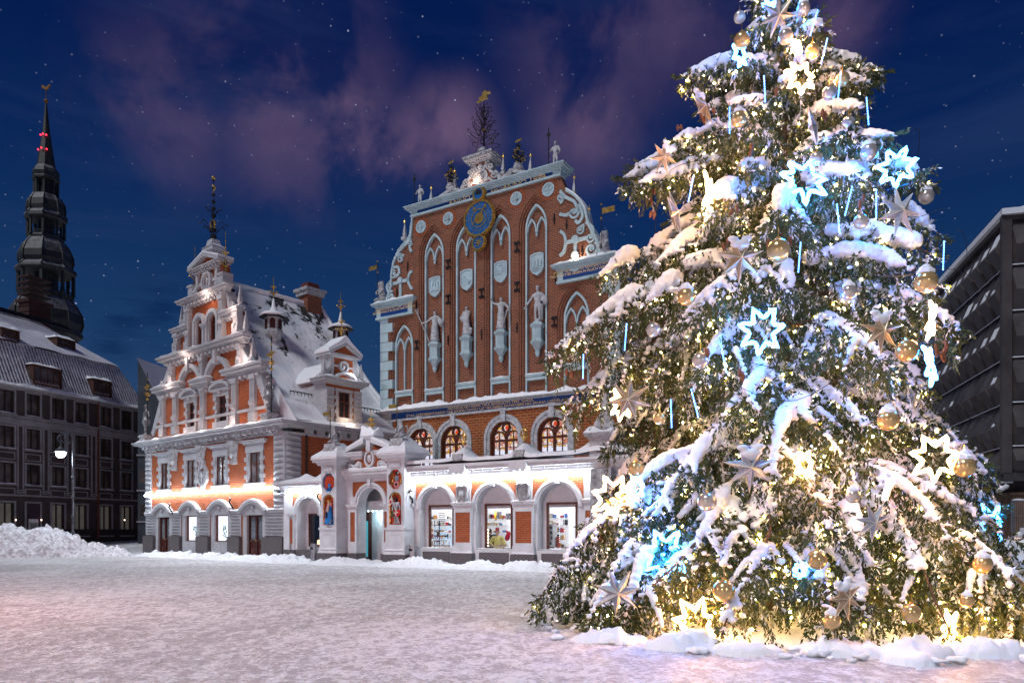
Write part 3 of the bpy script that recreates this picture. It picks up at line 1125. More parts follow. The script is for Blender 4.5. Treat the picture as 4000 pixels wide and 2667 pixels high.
# stone warriors, beasts and statues stand on the house but are figures of their own
def statue(fr, x, y, z, H, label, cat='statue', pose=None, robe=False, m=STONE, extra=None, vox=.045, lean=0, name='stone_statue', group='stone figures on the guild house'):
    e = empty(name, fr.world(x, y, z), -fr.th, label, cat, group)
    mb = MB()
    figure(mb, H=H, hands=pose, robe=robe, lean=lean)
    mb.cap((0, 0, .02), .2, (0, 0, .05), .16)
    if extra:
        extra(mb, H)
    mb.build('body', [m], e, mods=remesh(vox), smooth=True)
    return e


def with_cloak(mb, H):
    mb.cap((.16 * H, .06, .72 * H), .07 * H, (.24 * H, .05, .56 * H), .10 * H)


cons = [(P(x, y, .0)[0], P(x, y, .0)[1]) for x, y, _ in PED]
HH = [1.95, 1.8, 1.95, 2.05]
e = statue(MF, cons[0][0], .05, cons[0][1], HH[0], 'bearded stone sea god leaning out with a long trident on the lowest console', pose=((-.46, .66), (.27, .52)), robe=True, extra=with_cloak)
mb = MB()
mb.tube([(-1.30, -.16, 2.0), (-.30, -.16, -.05)], .03, 5)
for q in (-.13, 0, .13):
    mb.tube([(-1.28 + q * .4, -.16, 1.95), (-1.36 + q, -.16, 2.25)], .022, 4)
mb.build('trident', [STONE], e)
e = statue(MF, cons[1][0], .05, cons[1][1], HH[1], 'stone woman holding gathered cloth at her waist on the second lowest console', pose=((-.18, .56), (-.08, .60)), robe=True,
           extra=lambda mb, H: (mb.cap((-.16 * H, -.12, .60 * H), .07 * H, (-.10 * H, -.14, .52 * H), .08 * H), mb.cap((.15 * H, 0, .1 * H), .07 * H, (.18 * H, 0, .2 * H), .06 * H)))
e = statue(MF, cons[2][0], .05, cons[2][1], HH[2], 'stone woman raising one arm high and resting the other on a sword', pose=((-.34, 1.02), (.29, .56)), robe=True)
mb = MB()
mb.tube([(.56, -.16, 1.12), (.18, -.2, .05)], .035, 5)
mb.tube([(.40, -.16, 1.0), (.68, -.16, 1.08)], .03, 5)
mb.build('sword', [STONE], e)
e = statue(MF, cons[3][0], .05, cons[3][1], HH[3], 'stone youth in a round brimmed hat pointing down with one hand, on the topmost console', pose=((-.40, .42), (.13, .58)),
           extra=lambda mb, H: (mb.lathe([(.03, .985 * H), (.15, .99 * H), (.10, 1.03 * H), (.02, 1.05 * H)], 0, 0, 10), with_cloak(mb, H), mb.cap((.12 * H, .04, .1 * H), .05 * H, (.12 * H, .04, .45 * H), .05 * H)))
for x, H, lab in ((1641, 1.4, 'stone warrior with an upright halberd at the lower end of the top cornice'), (2170, 1.5, 'stone warrior with an upright lance at the upper end of the top cornice')):
    u = U(x, .3)
    e = statue(MF, u, .3, zc + .05, H, lab, pose=((-.24, .62), (.18, .5)), extra=lambda mb, H: mb.ball((0, 0, .97 * H), .07 * H, 8))
    mb = MB()
    mb.tube([(-.24 * H, -.17, .0), (-.24 * H, -.17, H * 1.55)], .03, 5)
    mb.prism([(-.24 * H - .14, H * 1.28), (-.24 * H, H * 1.42), (-.24 * H + .14, H * 1.28), (-.24 * H, H * 1.18)], -.19, -.15)
    mb.build('halberd', [IRON], e)


def lion(fr, x, y, z, H, label, banner=True, flip=1, group='stone lions holding vanes'):
    """seated lion, upright on its haunches"""
    e = empty('stone_lion', fr.world(x, y, z), -fr.th, label, 'stone lion', group)
    mb = MB()
    mb.cap((0, .10 * H, .18 * H), .20 * H, (0, 0, .52 * H), .17 * H)
    mb.cap((0, 0, .52 * H), .17 * H, (0, -.04 * H, .72 * H), .17 * H)
    mb.ball((0, -.05 * H, .84 * H), .17 * H, 10)
    mb.cap((0, -.15 * H, .82 * H), .09 * H, (0, -.24 * H, .79 * H), .065 * H)
    for sg in (-1, 1):
        mb.ball((sg * .11 * H, -.04 * H, .98 * H), .045 * H, 6)
        mb.cap((sg * .17 * H, .02 * H, .16 * H), .12 * H, (sg * .18 * H, -.22 * H, .08 * H), .07 * H)
        mb.cap((sg * .13 * H, -.06 * H, .58 * H), .08 * H, (sg * .12 * H, -.26 * H, .40 * H), .05 * H)
        mb.cap((sg * .12 * H, -.26 * H, .40 * H), .05 * H, (sg * .08 * H, -.28 * H, .34 * H), .055 * H)
        mb.cap((sg * .18 * H, -.20 * H, .06 * H), .055 * H, (sg * .18 * H, -.32 * H, .045 * H), .045 * H)
    mb.tube([(0, .22 * H, .1 * H), (.1 * H * flip, .38 * H, .25 * H), (.22 * H * flip, .32 * H, .5 * H), (.16 * H * flip, .25 * H, .7 * H)], [.05 * H, .045 * H, .045 * H, .08 * H], 7)
    mb.build('body', [STONE], e, mods=remesh(.035), smooth=True)
    if banner:
        b = MB()
        b.tube([(0, -.30 * H, .25 * H), (0, -.30 * H, 1.9 * H)], .022, 5)
        b.build('pole', [IRON], e)
        b = MB()
        b.box(-.55 * H if flip > 0 else .05, -.05 if flip > 0 else .55 * H, -.30 * H - .015, -.30 * H + .015, 1.55 * H, 1.75 * H)
        b.ball((0, -.30 * H, 1.40 * H), .07, 6)
        b.ball((0, -.30 * H, 1.92 * H), .06, 6)
        b.build('vane', [GOLD], e)
    return e


c = P(1491, 1180, .2)
lion(MF, c[0], .2, c[1], 1.35, 'stone lion on the low wing ledge beside the smaller roof, carrying a lattice vane')
c = P(2362, 1006, .2)
lion(MF, c[0], .2, c[1], 1.45, 'stone lion on the high wing ledge next to the spruce, carrying a gold banner', flip=-1)
lamp('gable_ledge_light_high', 'POINT', MF.world(U(2262), -.35, Z(2262, 1040) + .35), 55, (1, .72, .5), .1)
lamp('pediment_light', 'POINT', MF.world(pc - .3, -.25, zc + .45), 26, (1, .70, .5), .1)

# astronomical clock
ck = P(1880, 858)
e = empty('astronomical_clock', MF.world(ck[0], -.10, ck[1]), -MF.th, 'round blue astronomical clock with a gilded toothed rim, high on the brick gable', 'clock')
rr = 1.02
mb = MB(); disc(mb, 0, 0, rr, -.16, -.02, 36); mb.build('dial', [DIAL], e)
mb = MB()
mb.strip(circ(0, 0, rr + .06, 40), circ(0, 0, rr - .03, 40), -.22, -.02, 0, True)
for i in range(44):
    a = 2 * PI * i / 44
    mb.ball(((rr + .11) * math.cos(a), -.1, (rr + .11) * math.sin(a)), .062, 6)
mb.build('toothed_rim', [GOLD], e)
mb = MB()
mb.strip(circ(0, 0, .56, 30), circ(0, 0, .50, 30), -.185, -.15, 0, True)
disc(mb, .03, -.02, .33, -.19, -.15, 20)
for r_ in (.78, .98):
    mb.strip(circ(0, 0, r_, 36), circ(0, 0, r_ - .012, 36), -.17, -.15, 0, True)
for i in range(24):
    a = 2 * PI * i / 24
    ribbon(mb, [(.64 * math.cos(a), .64 * math.sin(a)), (.74 * math.cos(a), .74 * math.sin(a))], .025, -.17, -.15)
    if i % 2 == 0:
        ribbon(mb, [(.86 * math.cos(a), .86 * math.sin(a)), (.95 * math.cos(a), .95 * math.sin(a))], .05, -.17, -.15)
mb.build('hour_marks', [GOLD], e)
mb = MB()
ribbon(mb, [(-.42, -.30), (.55, .68)], .05, -.24, -.21)
ribbon(mb, [(-.1, -.1), (.30, .30)], .09, -.235, -.215)
disc(mb, .50, .64, .09, -.25, -.2, 8)
disc(mb, -.32, .60, .10, -.22, -.17, 10)
mb.build('hand', [GOLD], e)
for dz, r_, nm in ((rr + .42, .34, 'moon_dial'), (-rr - .46, .40, 'lower_dial')):
    mb = MB(); disc(mb, 0, dz, r_, -.20, -.02, 20)
    o = mb.build(nm, [DIAL], e)
    mb = MB()
    mb.strip(circ(0, dz, r_ + .05, 24), circ(0, dz, r_ - .02, 24), -.25, -.02, 0, True)
    for i in range(20):
        a = 2 * PI * i / 20
        mb.ball(((r_ + .10) * math.cos(a), -.12, dz + (r_ + .10) * math.sin(a)), .07, 5)
    mb.build('toothed_rim', [GOLD], o)
    mb = MB()
    if dz > 0:
        disc(mb, -.08, dz + .1, .14, -.23, -.19, 10); disc(mb, .1, dz + .1, .12, -.23, -.19, 10)
        mb.build('moon', [IRON], o)
    else:
        for i in range(8):
            a = PI * i / 4
            ribbon(mb, [(0, dz), (.28 * math.cos(a), dz + .28 * math.sin(a))], .05, -.23, -.19)
        mb.build('star', [GOLD], o)

# ================================================================ the low arcade of shops in front of it
U, Z, P = AFR.u, AFR.z, AFR.p
arc = AFR.root('shop_arcade', 'low white and orange brick arcade with three lit arched shop windows and an arched entrance', 'shop arcade')
ARCH = [(1627, 1785, 1886), (1844, 2018, 1877), (2083, 2279, 1870)]
sp = []
for a, b, t_ in ARCH:
    u0, u1 = U(a), U(b)
    sp.append(((u0 + u1) / 2, (u1 - u0) / 2, Z((a + b) / 2, t_)))
hw = sum(x[1] for x in sp) / 3
za = sum(x[2] for x in sp) / 3
zs = za - hw
step = (sp[2][0] - sp[0][0]) / 2
cxs = [sp[0][0], sp[0][0] + step, sp[0][0] + 2 * step]
x0, x1 = U(1593), U(2470)
xr = min(x1, wr + .1)
zco0, zco1 = (Z(1600, 1857) + Z(2300, 1840)) / 2, (Z(1600, 1822) + Z(2300, 1795)) / 2
xs1 = cxs[2] + step / 2 + .15
DP = .50                                        # depth of the recess
bot = .80
hs = [opening(c, bot, zs, hw - .20, hw - .20, 20) for c in cxs]
mb = MB()
mb.prism([(x0, 0), (x0, zco0), (x1, zco0), (x1, 0)], 0, DP, 0, hs)
mb.box(x0, x1, DP, DP + .25, zs + .0, zco0)
mb.box(x0, x1, DP, DP + .25, 0, bot + .02)
mb.box(x0, xr, .3, 8.4, zco0, zco0 + .2)
mb.box(xr, x1, .3, 1.6, zco0, zco0 + .2); mb.box(x1 - .3, x1, DP, 1.6, 0, zco0)
for c in cxs:
    mb.strip(arch(c, zs, hw, hw, 20), arch(c, zs, hw - .12, hw - .12, 20), -.10, .05)
    mb.strip(arch(c, zs, hw - .12, hw - .12, 20), arch(c, zs, hw - .22, hw - .22, 20), -.05, .05)
    mb.frust(c - .10, c + .10, -.20, .05, za - .25, zco0, 0, 0)
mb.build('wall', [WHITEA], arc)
# orange spandrels
mb = MB()
for c in cxs:
    for sg in (-1, 1):
        pts = [(c + sg * .28, zco0 - .12), (c + sg * (hw + .02), zco0 - .12), (c + sg * (hw + .02), zs + hw * .22)]
        n = 8
        for i in range(n + 1):
            an = R(13) + (R(74) - R(13)) * i / n
            pts.append((c + sg * (hw + .05) * math.cos(an), zs + (hw + .05) * math.sin(an)))
        mb.prism(pts, -.02, .02)
for c, w_ in [(cxs[0] - step / 2 - .08, .26)] + [(cxs[i] + step / 2, .42) for i in (0, 1)] + [(cxs[2] + step / 2 - .05, .26)]:
    mb.box(c - w_, c + w_, -.135, .0, 1.12, 2.55)
mb.build('brick_panels', [ORANGE], arc)
# piers
sn = MB()
piers = [cxs[0] - step / 2 - .08, cxs[0] + step / 2, cxs[1] + step / 2, cxs[2] + step / 2]
for i, c in enumerate(piers):
    mb, gr = MB(), MB()
    w_ = step / 2 - hw + .20 if 0 < i < 3 else .45
    q = w_ - .13
    pw = .42 if 0 < i < 3 else .26
    mb.box(c - q, c - pw - .002, -.16, .02, .98, 2.78)
    mb.box(c + pw + .002, c + q, -.16, .02, .98, 2.78)
    mb.box(c - pw, c + pw, -.158, .02, .98, 1.12)
    mb.box(c - pw, c + pw, -.158, .02, 2.55, 2.78)
    mb.box(c - q - .05, c + q + .05, -.21, .3, .60, .985)
    cornice(mb, c - q + .02, c + q - .02, 2.78, 3.02, .16, -.12, 0, back=.25)
    snowcap(sn, c - q - .1, c + q + .1, -.26, 0, 3.02, .05, seed=i)
    gr.box(c - q - .12, c + q + .12, -.30, DP, 0, .58)
    gr.box(c - q - .10, c + q + .10, -.27, .02, .58, .62)
    snowcap(sn, c - q - .1, c + q + .1, -.27, -.16, .62, .09, seed=i + 9, step=.1)
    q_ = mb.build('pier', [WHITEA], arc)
    gr.build('plinth', [GRANITE], q_)
for c in cxs:
    gr = MB()
    gr.box(c - hw + .42, c + hw - .42, -.04, DP, 0, .66)
    gr.box(c - hw + .1, c + hw - .1, .02, DP, .66, .82)
    snowcap(sn, c - hw + .15, c + hw - .15, .04, .4, .82, .035, seed=c)
    gr.build('granite_sill', [GRANITE], arc)
# main ledge
mb = MB()
cornice(mb, x0 - .1, x1, zco0, zco1, .62, 0, 0, back=.4)
mb.box(x0, x1, -.08, 0, zco0 - .14, zco0)
for i in range(30):
    c = x0 + .3 + i * .55
    if c > x1: break
    mb.box(c - .05, c + .05, -.36, 0, zco0 + .12, zco0 + .20)
for c in piers[1:3]:
    mb.box(c - .45, c + .45, -.68, 0, zco0 + .08, zco1 - .02)
    for q in (-.3, 0, .3):
        mb.box(c + q - .09, c + q + .09, -.70, 0, zco0 - .02, zco0 + .1)
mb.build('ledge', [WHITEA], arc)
# carved shields between the arches
for i, c in enumerate(piers[1:3]):
    mb = MB()
    zc_ = zs + hw * .52
    mb.box(c - .40, c + .40, -.10, 0, zc_ - .55, zc_ + .72)
    pts = [(c - .34, zc_ + .34), (c - .18, zc_ + .44), (c, zc_ + .40), (c + .18, zc_ + .44), (c + .34, zc_ + .34), (c + .32, zc_ - .15), (c + .16, zc_ - .38), (c, zc_ - .48), (c - .16, zc_ - .38), (c - .32, zc_ - .15)]
    mb.prism(pts, -.20, -.08, 1)
    mb.strip(pts, [(c + (a - c) * .8, zc_ + (b - zc_) * .8) for a, b in pts], -.26, -.18, 1, True)
    if i == 0:
        mb.ball((c, -.22, zc_ + .02), .17, 8, 1, 1, .6, 1.1)
        ribbon(mb, [(c - .2, zc_ - .25), (c, zc_ - .05), (c + .2, zc_ - .25)], .08, -.26, -.18, 1)
    else:
        for q in range(3):
            mb.box(c - .2, c + .2, -.25, -.18, zc_ - .05 + q * .13, zc_ + .02 + q * .13, 1)
            mb.box(c - .19 + q * .14, c - .14 + q * .14, -.25, -.18, zc_ - .05, zc_ + .3, 1)
        ribbon(mb, [(c - .2, zc_ - .12), (c, zc_ - .3), (c + .2, zc_ - .12)], .08, -.26, -.18, 1)
    mb.build('carved_shield', [WHITEA, STONE], arc)
# shop windows
SHOPWHITE = mat('glowing shop interior', (.75, .76, .78), .8, em=(.90, .92, 1.0), es=.45, var=.05)  # walls, floor and ceiling glow by themselves to brighten the shops
GLASS = bpy.data.materials.new('shop glass')
GLASS.use_nodes = True
t = NT(GLASS.node_tree)
o_ = t.n('ShaderNodeOutputMaterial'); tr = t.n('ShaderNodeBsdfTransparent'); gl = t.n('ShaderNodeBsdfGlossy', i_Roughness=.03); mx = t.n('ShaderNodeMixShader', i_Fac=.07)
t.l(tr.outputs[0], mx.inputs[1]); t.l(gl.outputs[0], mx.inputs[2]); t.l(mx.outputs[0], o_.inputs[0])
shops = []
for k, ((a, b, ya, yb), cx_) in enumerate(zip(((1670, 1766, 1975, 2142), (1891, 2009, 1968, 2147), (2132, 2246, 1964, 2147)), cxs)):
    u0, u1 = cx_ - .73, cx_ + .66
    z0, z1 = .86, 2.86
    shops.append((u0, u1, z0, z1))
    mb = MB()
    for q in ((u0 - .07, u0, z0, z1), (u1, u1 + .07, z0, z1), (u0 - .07, u1 + .07, z1, z1 + .09), (u0 - .07, u1 + .07, z0 - .06, z0)):
        mb.box(q[0], q[1], DP - .10, DP + .05, q[2], q[3])
    wn = mb.build('shop_window', [FRAMEW], arc)
    mb = MB(); mb.box(u0, u1, DP - .02, DP - .01, z0, z1)
    mb.build('pane', [GLASS], wn)
# wall around the shop windows
mb = MB()
for (u0, u1, z0, z1), c in zip(shops, cxs):
    mb.prism([(c - hw - .1, bot - .25), (c - hw - .1, zs + hw), (c + hw + .1, zs + hw), (c + hw + .1, bot - .25)], DP - .035, DP - .002, 0, [rect(u0 - .071, u1 + .071, z0 - .06, z1 + .09)])
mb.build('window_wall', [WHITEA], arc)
mb = MB()
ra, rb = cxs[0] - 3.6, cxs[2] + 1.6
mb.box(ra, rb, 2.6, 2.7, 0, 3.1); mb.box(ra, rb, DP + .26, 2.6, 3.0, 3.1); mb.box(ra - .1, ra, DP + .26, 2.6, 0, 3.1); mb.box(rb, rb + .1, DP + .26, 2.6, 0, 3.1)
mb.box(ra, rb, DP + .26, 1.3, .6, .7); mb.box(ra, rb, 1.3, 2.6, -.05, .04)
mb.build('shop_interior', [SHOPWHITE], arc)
# things on show, one cabinet per window
rn = random.Random(3)
BRN = mat('shelf wood', (.10, .05, .03), .6)
SHELFW = mat('white shelf', (.7, .7, .72), .6)
CARD = mat('craft goods', (.35, .16, .08), .7, col2=(.6, .5, .4), vs=9, var=.5)
PALEG = mat('glassware', (.55, .70, .80), .2, em=(.6, .8, 1.0), es=.5, vs=9)
u0, u1, z0, z1 = shops[0]
e = empty('shop_display', AFR.world((u0 + u1) / 2 - .42, .98, .7), -AFR.th, 'glittering glassware shelves in the shop window next to the knight pillar', 'shop display')
mb = MB()
for x in (-.58, -.28):
    mb.box(x - .015, x + .015, .2, .24, .0, 1.5)
for q in range(5):
    mb.box(-.6, .1, .1, .35, .2 + q * .26, .225 + q * .26)
mb.build('shelf', [IRON], e)
mb = MB()
for q in range(70):
    x, z = rn.uniform(-.58, .58), rn.choice([.225, .485, .745, 1.005])
    mb.lathe([(.01, z), (.035, z + .01), (.04, z + .08), (.02, z + .12), (.03, z + .17), (.005, z + .18)], x, .22 + rn.uniform(-.1, .1), 6)
mb.build('glassware', [PALEG], e)
mb = MB()
for q in range(26):
    x = rn.uniform(-.6, .6)
    mb.ball((x, .0 + rn.uniform(-.15, .15), .22), rn.uniform(.03, .07), 6)
mb.build('trinkets', [CARD], e)
mb = MB()
for zz in (1.55, 1.85):
    mb.box(-.38, .0, .3, .32, zz, zz + .03); mb.box(-.38, .0, .3, .32, zz - .1, zz - .07)
    for q in range(5):
        mb.prism([(-.36 + q * .08, zz - .2), (-.32 + q * .08, zz - .13), (-.30 + q * .08, zz - .2)], .3, .31)
mb.box(-.16, -.02, -.15, -.13, .68, .93, 0)
mb.build('hanging_decorations', [BRN], e)
u0, u1, z0, z1 = shops[1]
e = empty('shop_display', AFR.world((u0 + u1) / 2 - .42, .98, .7), -AFR.th, 'pictures, bulb-lit mirror and small goods behind the shop window in the middle of three', 'shop display')
PIC = mat('blue picture', (.10, .25, .55), .5, vs=12, var=.8, col2=(.7, .72, .7))
mb = MB()
for x, z, w_, h in ((-.18, 1.55, .28, .34), (.40, 1.52, .32, .30)):
    mb.box(x - w_ / 2, x + w_ / 2, .4, .43, z, z + h)
mb.build('picture', [PIC], e)
mb = MB(); mb.box(-.10, .05, .39, .40, 1.57, 1.70); mb.box(-.5, -.36, .5, .52, 1.5, 1.9)
mb.build('poster', [mat('yellow paper', (.8, .5, .03), .6)], e)
mb = MB()
mb.box(-.62, -.50, .02, .12, .16, 1.05)
mb.build('mirror_board', [BRN], e)
mb = MB()
for q in range(6): mb.ball((-.53, .0, .26 + q * .15), .045, 8)
mb.build('mirror_bulbs', [mat('warm bulb', (1, .8, .5), .5, em=(1, .82, .55), es=5, var=0)], e)
mb = MB()
for q in range(40):
    mb.ball((rn.uniform(-.45, .62), rn.uniform(-.15, .15), .2 + rn.uniform(0, .12)), rn.uniform(.02, .05), 6)
mb.build('trinkets', [CARD], e)
mb = MB()
mb.cap((.50, .1, .62), .13, (.58, .1, .85), .10); mb.cap((.60, .1, .84), .06, (.50, .05, .95), .05)
mb.build('red_plush_toy', [mat('red felt', (.45, .01, .03), .9)], e, mods=remesh(.02))
mb = MB()
for q in range(14):
    x, z = rn.uniform(-.2, .5), rn.uniform(1.05, 1.9)
    mb.tube([(x, .05, z), (x, .05, z + .25)], .004, 3); mb.ball((x, .05, z), .025, 5)
mb.build('hanging_decorations', [IRON], e)
u0, u1, z0, z1 = shops[2]
e = empty('shop_display', AFR.world((u0 + u1) / 2 - .42, .98, .7), -AFR.th, 'white shelves, dark door and dangling light strings in the shop window beside the spruce', 'shop display')
mb = MB()
mb.box(-.6, -.57, 0, .4, .2, 1.3); mb.box(-.36, -.33, 0, .4, .2, 1.3)
for q in range(5): mb.box(-.6, -.33, 0, .4, .3 + q * .24, .32 + q * .24)
mb.build('shelf', [SHELFW], e)
mb = MB(); mb.box(.22, .56, 1.3, 1.35, .2, 1.45)
mb.build('dark_door', [BRN], e)
mb = MB()
for q in range(16): mb.ball((rn.uniform(-.56, -.36), .15, .4 + rn.randrange(4) * .24), rn.uniform(.04, .07), 7)
for q in range(14): mb.ball((rn.uniform(-.6, .6), -.1, .22), rn.uniform(.03, .06), 7)
mb.build('trinkets', [mat('dark pottery', (.03, .04, .07), .4, vs=12, var=.6, col2=(.25, .12, .06))], e)
mb = MB(); mb.lathe([(.10, .2), (.09, .68), (.07, .7)], -.22, .3, 8)
mb.build('red_vase', [mat('terracotta', (.35, .06, .03), .6)], e)
mb = MB()
for x in (-.05, .2, .48, .6):
    for q in range(16): mb.ball((x, .1, .45 + q * .09), .012, 4)
mb.build('light_string', [mat('cold bulb', (1, 1, 1), .5, em=(.9, .95, 1), es=6, var=0)], e)
for (u0, u1, z0, z1), en in zip(shops, (34, 34, 30)):
    lamp('shop_light', 'POINT', AFR.world((u0 + u1) / 2 - .8, 1.5, 2.6), en, (1, .95, .92), .15)

rn = random.Random(21)
GOODS = [mat('goods red', (.40, .03, .03)), mat('goods amber', (.55, .28, .05)), mat('goods blue', (.06, .15, .40)), mat('goods dark', (.03, .025, .03)), mat('goods cream', (.55, .5, .4))]
for (u0, u1, z0, z1), lab in zip(shops, ('wall shelves of small goods deep inside the shop beside the knight pillar', 'wall shelves and framed pictures deep inside the middle shop', 'wall shelves deep inside the shop beside the spruce')):
    e = empty('wall_shelves', AFR.world((u0 + u1) / 2 - 1.72, 2.35, 0), -AFR.th, lab, 'shelves', 'wall shelves in the shops')
    mb, gd = MB(), MB()
    for zz in (.9, 1.25, 1.6, 1.95, 2.3):
        mb.box(-.85, .85, 0, .24, zz - .02, zz)
        x_ = -.82
        while x_ < .78:
            w_, h_ = rn.uniform(.04, .16), rn.uniform(.06, .26)
            if rn.random() < .72: gd.box(x_, x_ + w_, .02, .18, zz, zz + h_, rn.randrange(5))
            x_ += w_ + rn.uniform(.01, .08)
    mb.build('shelf', [SHELFW], e); gd.build('goods', GOODS, e)
# two customers in the middle shop
def person(fr, x, y, H, label, coat, hair, hands, cat='person', rz=0, trousers=None):
    e = empty('person', fr.world(x, y, .05), -fr.th + rz, label, cat)
    mb = MB(); figure(mb, H=H, hands=hands)
    for o_ in (mb.build('body', [mat('skin', (.45, .26, .18), .6)], e, mods=remesh(.014), smooth=True),): pass
    mb = MB()
    k = H
    mb.cap((0, 0, .47 * k), .125 * k, (0, 0, .62 * k), .115 * k)
    mb.cap((0, 0, .62 * k), .115 * k, (0, 0, .74 * k), .115 * k)
    mb.cap((-.11 * k, 0, .79 * k), .06 * k, (.11 * k, 0, .79 * k), .06 * k)
    for sg, hd in ((-1, hands[0]), (1, hands[1])):
        el = ((sg * .15 + hd[0]) / 2 + sg * .05, -.01, (.80 + hd[1]) / 2 - .05)
        mb.cap((sg * .13 * k, 0, .79 * k), .058 * k, (el[0] * k, 0, el[2] * k), .05 * k)
        mb.cap((el[0] * k, 0, el[2] * k), .05 * k, (hd[0] * .92 * k, -.07 * k, hd[1] * 1.02 * k), .038 * k)
    mb.build('coat', [coat], e, mods=remesh(.02), smooth=True)
    mb = MB()
    for sg in (-1, 1): mb.cap((sg * .06 * k, 0, .06 * k), .05 * k, (sg * .055 * k, 0, .5 * k), .075 * k)
    mb.build('trousers', [mat('dark trousers', (.02, .02, .03), .9)], e, mods=remesh(.02), smooth=True)
    mb = MB(); mb.ball((0, .012 * k, .95 * k), .070 * k, 10, 0, .9, .95, 1.05)
    mb.build('hair', [hair], e, smooth=True)
    return e


u0, u1, z0, z1 = shops[1]
cm = (u0 + u1) / 2
person(AFR, cm - .92, 1.75, 1.62, 'person in a pale yellow padded coat standing inside the middle shop', mat('yellow coat', (.62, .56, .16), .8), mat('brown hair', (.10, .05, .03), .8), ((-.16, .55), (.2, .5)), rz=.5)
person(AFR, cm - 1.45, 1.9, 1.70, 'person in a dark coat bending over goods inside the middle shop', mat('dark coat', (.02, .02, .03), .8), mat('black hair', (.02, .015, .01), .8), ((-.2, .45), (.2, .45)), rz=2.6)

# snow lying on the arcade roof, heaped at the small crests
ya = -.55
nx, ny = 150, 26
vs, fs = [], []
for i in range(nx + 1):
    for j in range(ny + 1):
        u, v = x0 - .1 + (x1 - x0 + .1) * i / nx, -.58 + 9.0 * (j / ny) ** 1.8
        q = noise.noise(Vector((u * .7, v * .7, 3))) * .10 + noise.noise(Vector((u * 3, v * 3, 5))) * .03
        e_ = min(1, (j + .4) / 2.5) ** .5
        crest = sum(.55 * math.exp(-((u - c) / .42) ** 2) * (1 + 0 * u) for c in piers[1:3]) + .6 * math.exp(-((u - (cxs[2] + hw + .9)) / .8) ** 2)
        crest *= math.exp(-((v - .1) / .75) ** 2)
        if u > xr: v = -.58 + 2.1 * (j / ny)
        vs.append((u, v, zco1 + .02 + (.30 + q) * e_ + crest * e_ + .02 * v))
for i in range(nx):
    for j in range(ny):
        a = i * (ny + 1) + j
        fs.append((a, a + ny + 1, a + ny + 2, a + 1))
sn.add(vs, fs)
sn.box(x0 - .1, xr, -.58, 8.3, zco1, zco1 + .03)
sn.build('snow_cover', [SNOW], arc, smooth=False)
for c, H in ((piers[1], .0), (piers[2], .0)):
    mb = MB()
    mb.box(c - .28, c + .28, -.62, -.3, zco1 + .18, zco1 + .48)
    for q in (-.2, 0, .2): mb.ball((c + q, -.62, zco1 + .22), .09, 6)
    mb.build('crest_stone', [STONE], arc)
    g = MB()
    zz = zco1 + .95
    g.ball((c, -.1, zz + .12), .09, 8)
    for sg in (-1, 1):
        g.tube([(c, -.1, zz + .1), (c + sg * .14, -.1, zz + .2), (c + sg * .16, -.1, zz + .42), (c + sg * .05, -.1, zz + .5)], [.04, .05, .04, .02], 5)
    g.tube([(c, -.1, zz), (c, -.1, zz + .7)], [.06, .02], 5)
    g.ball((c, -.1, zz + .5), .07, 6)
    g.build('gilded_crest', [GOLD], arc)

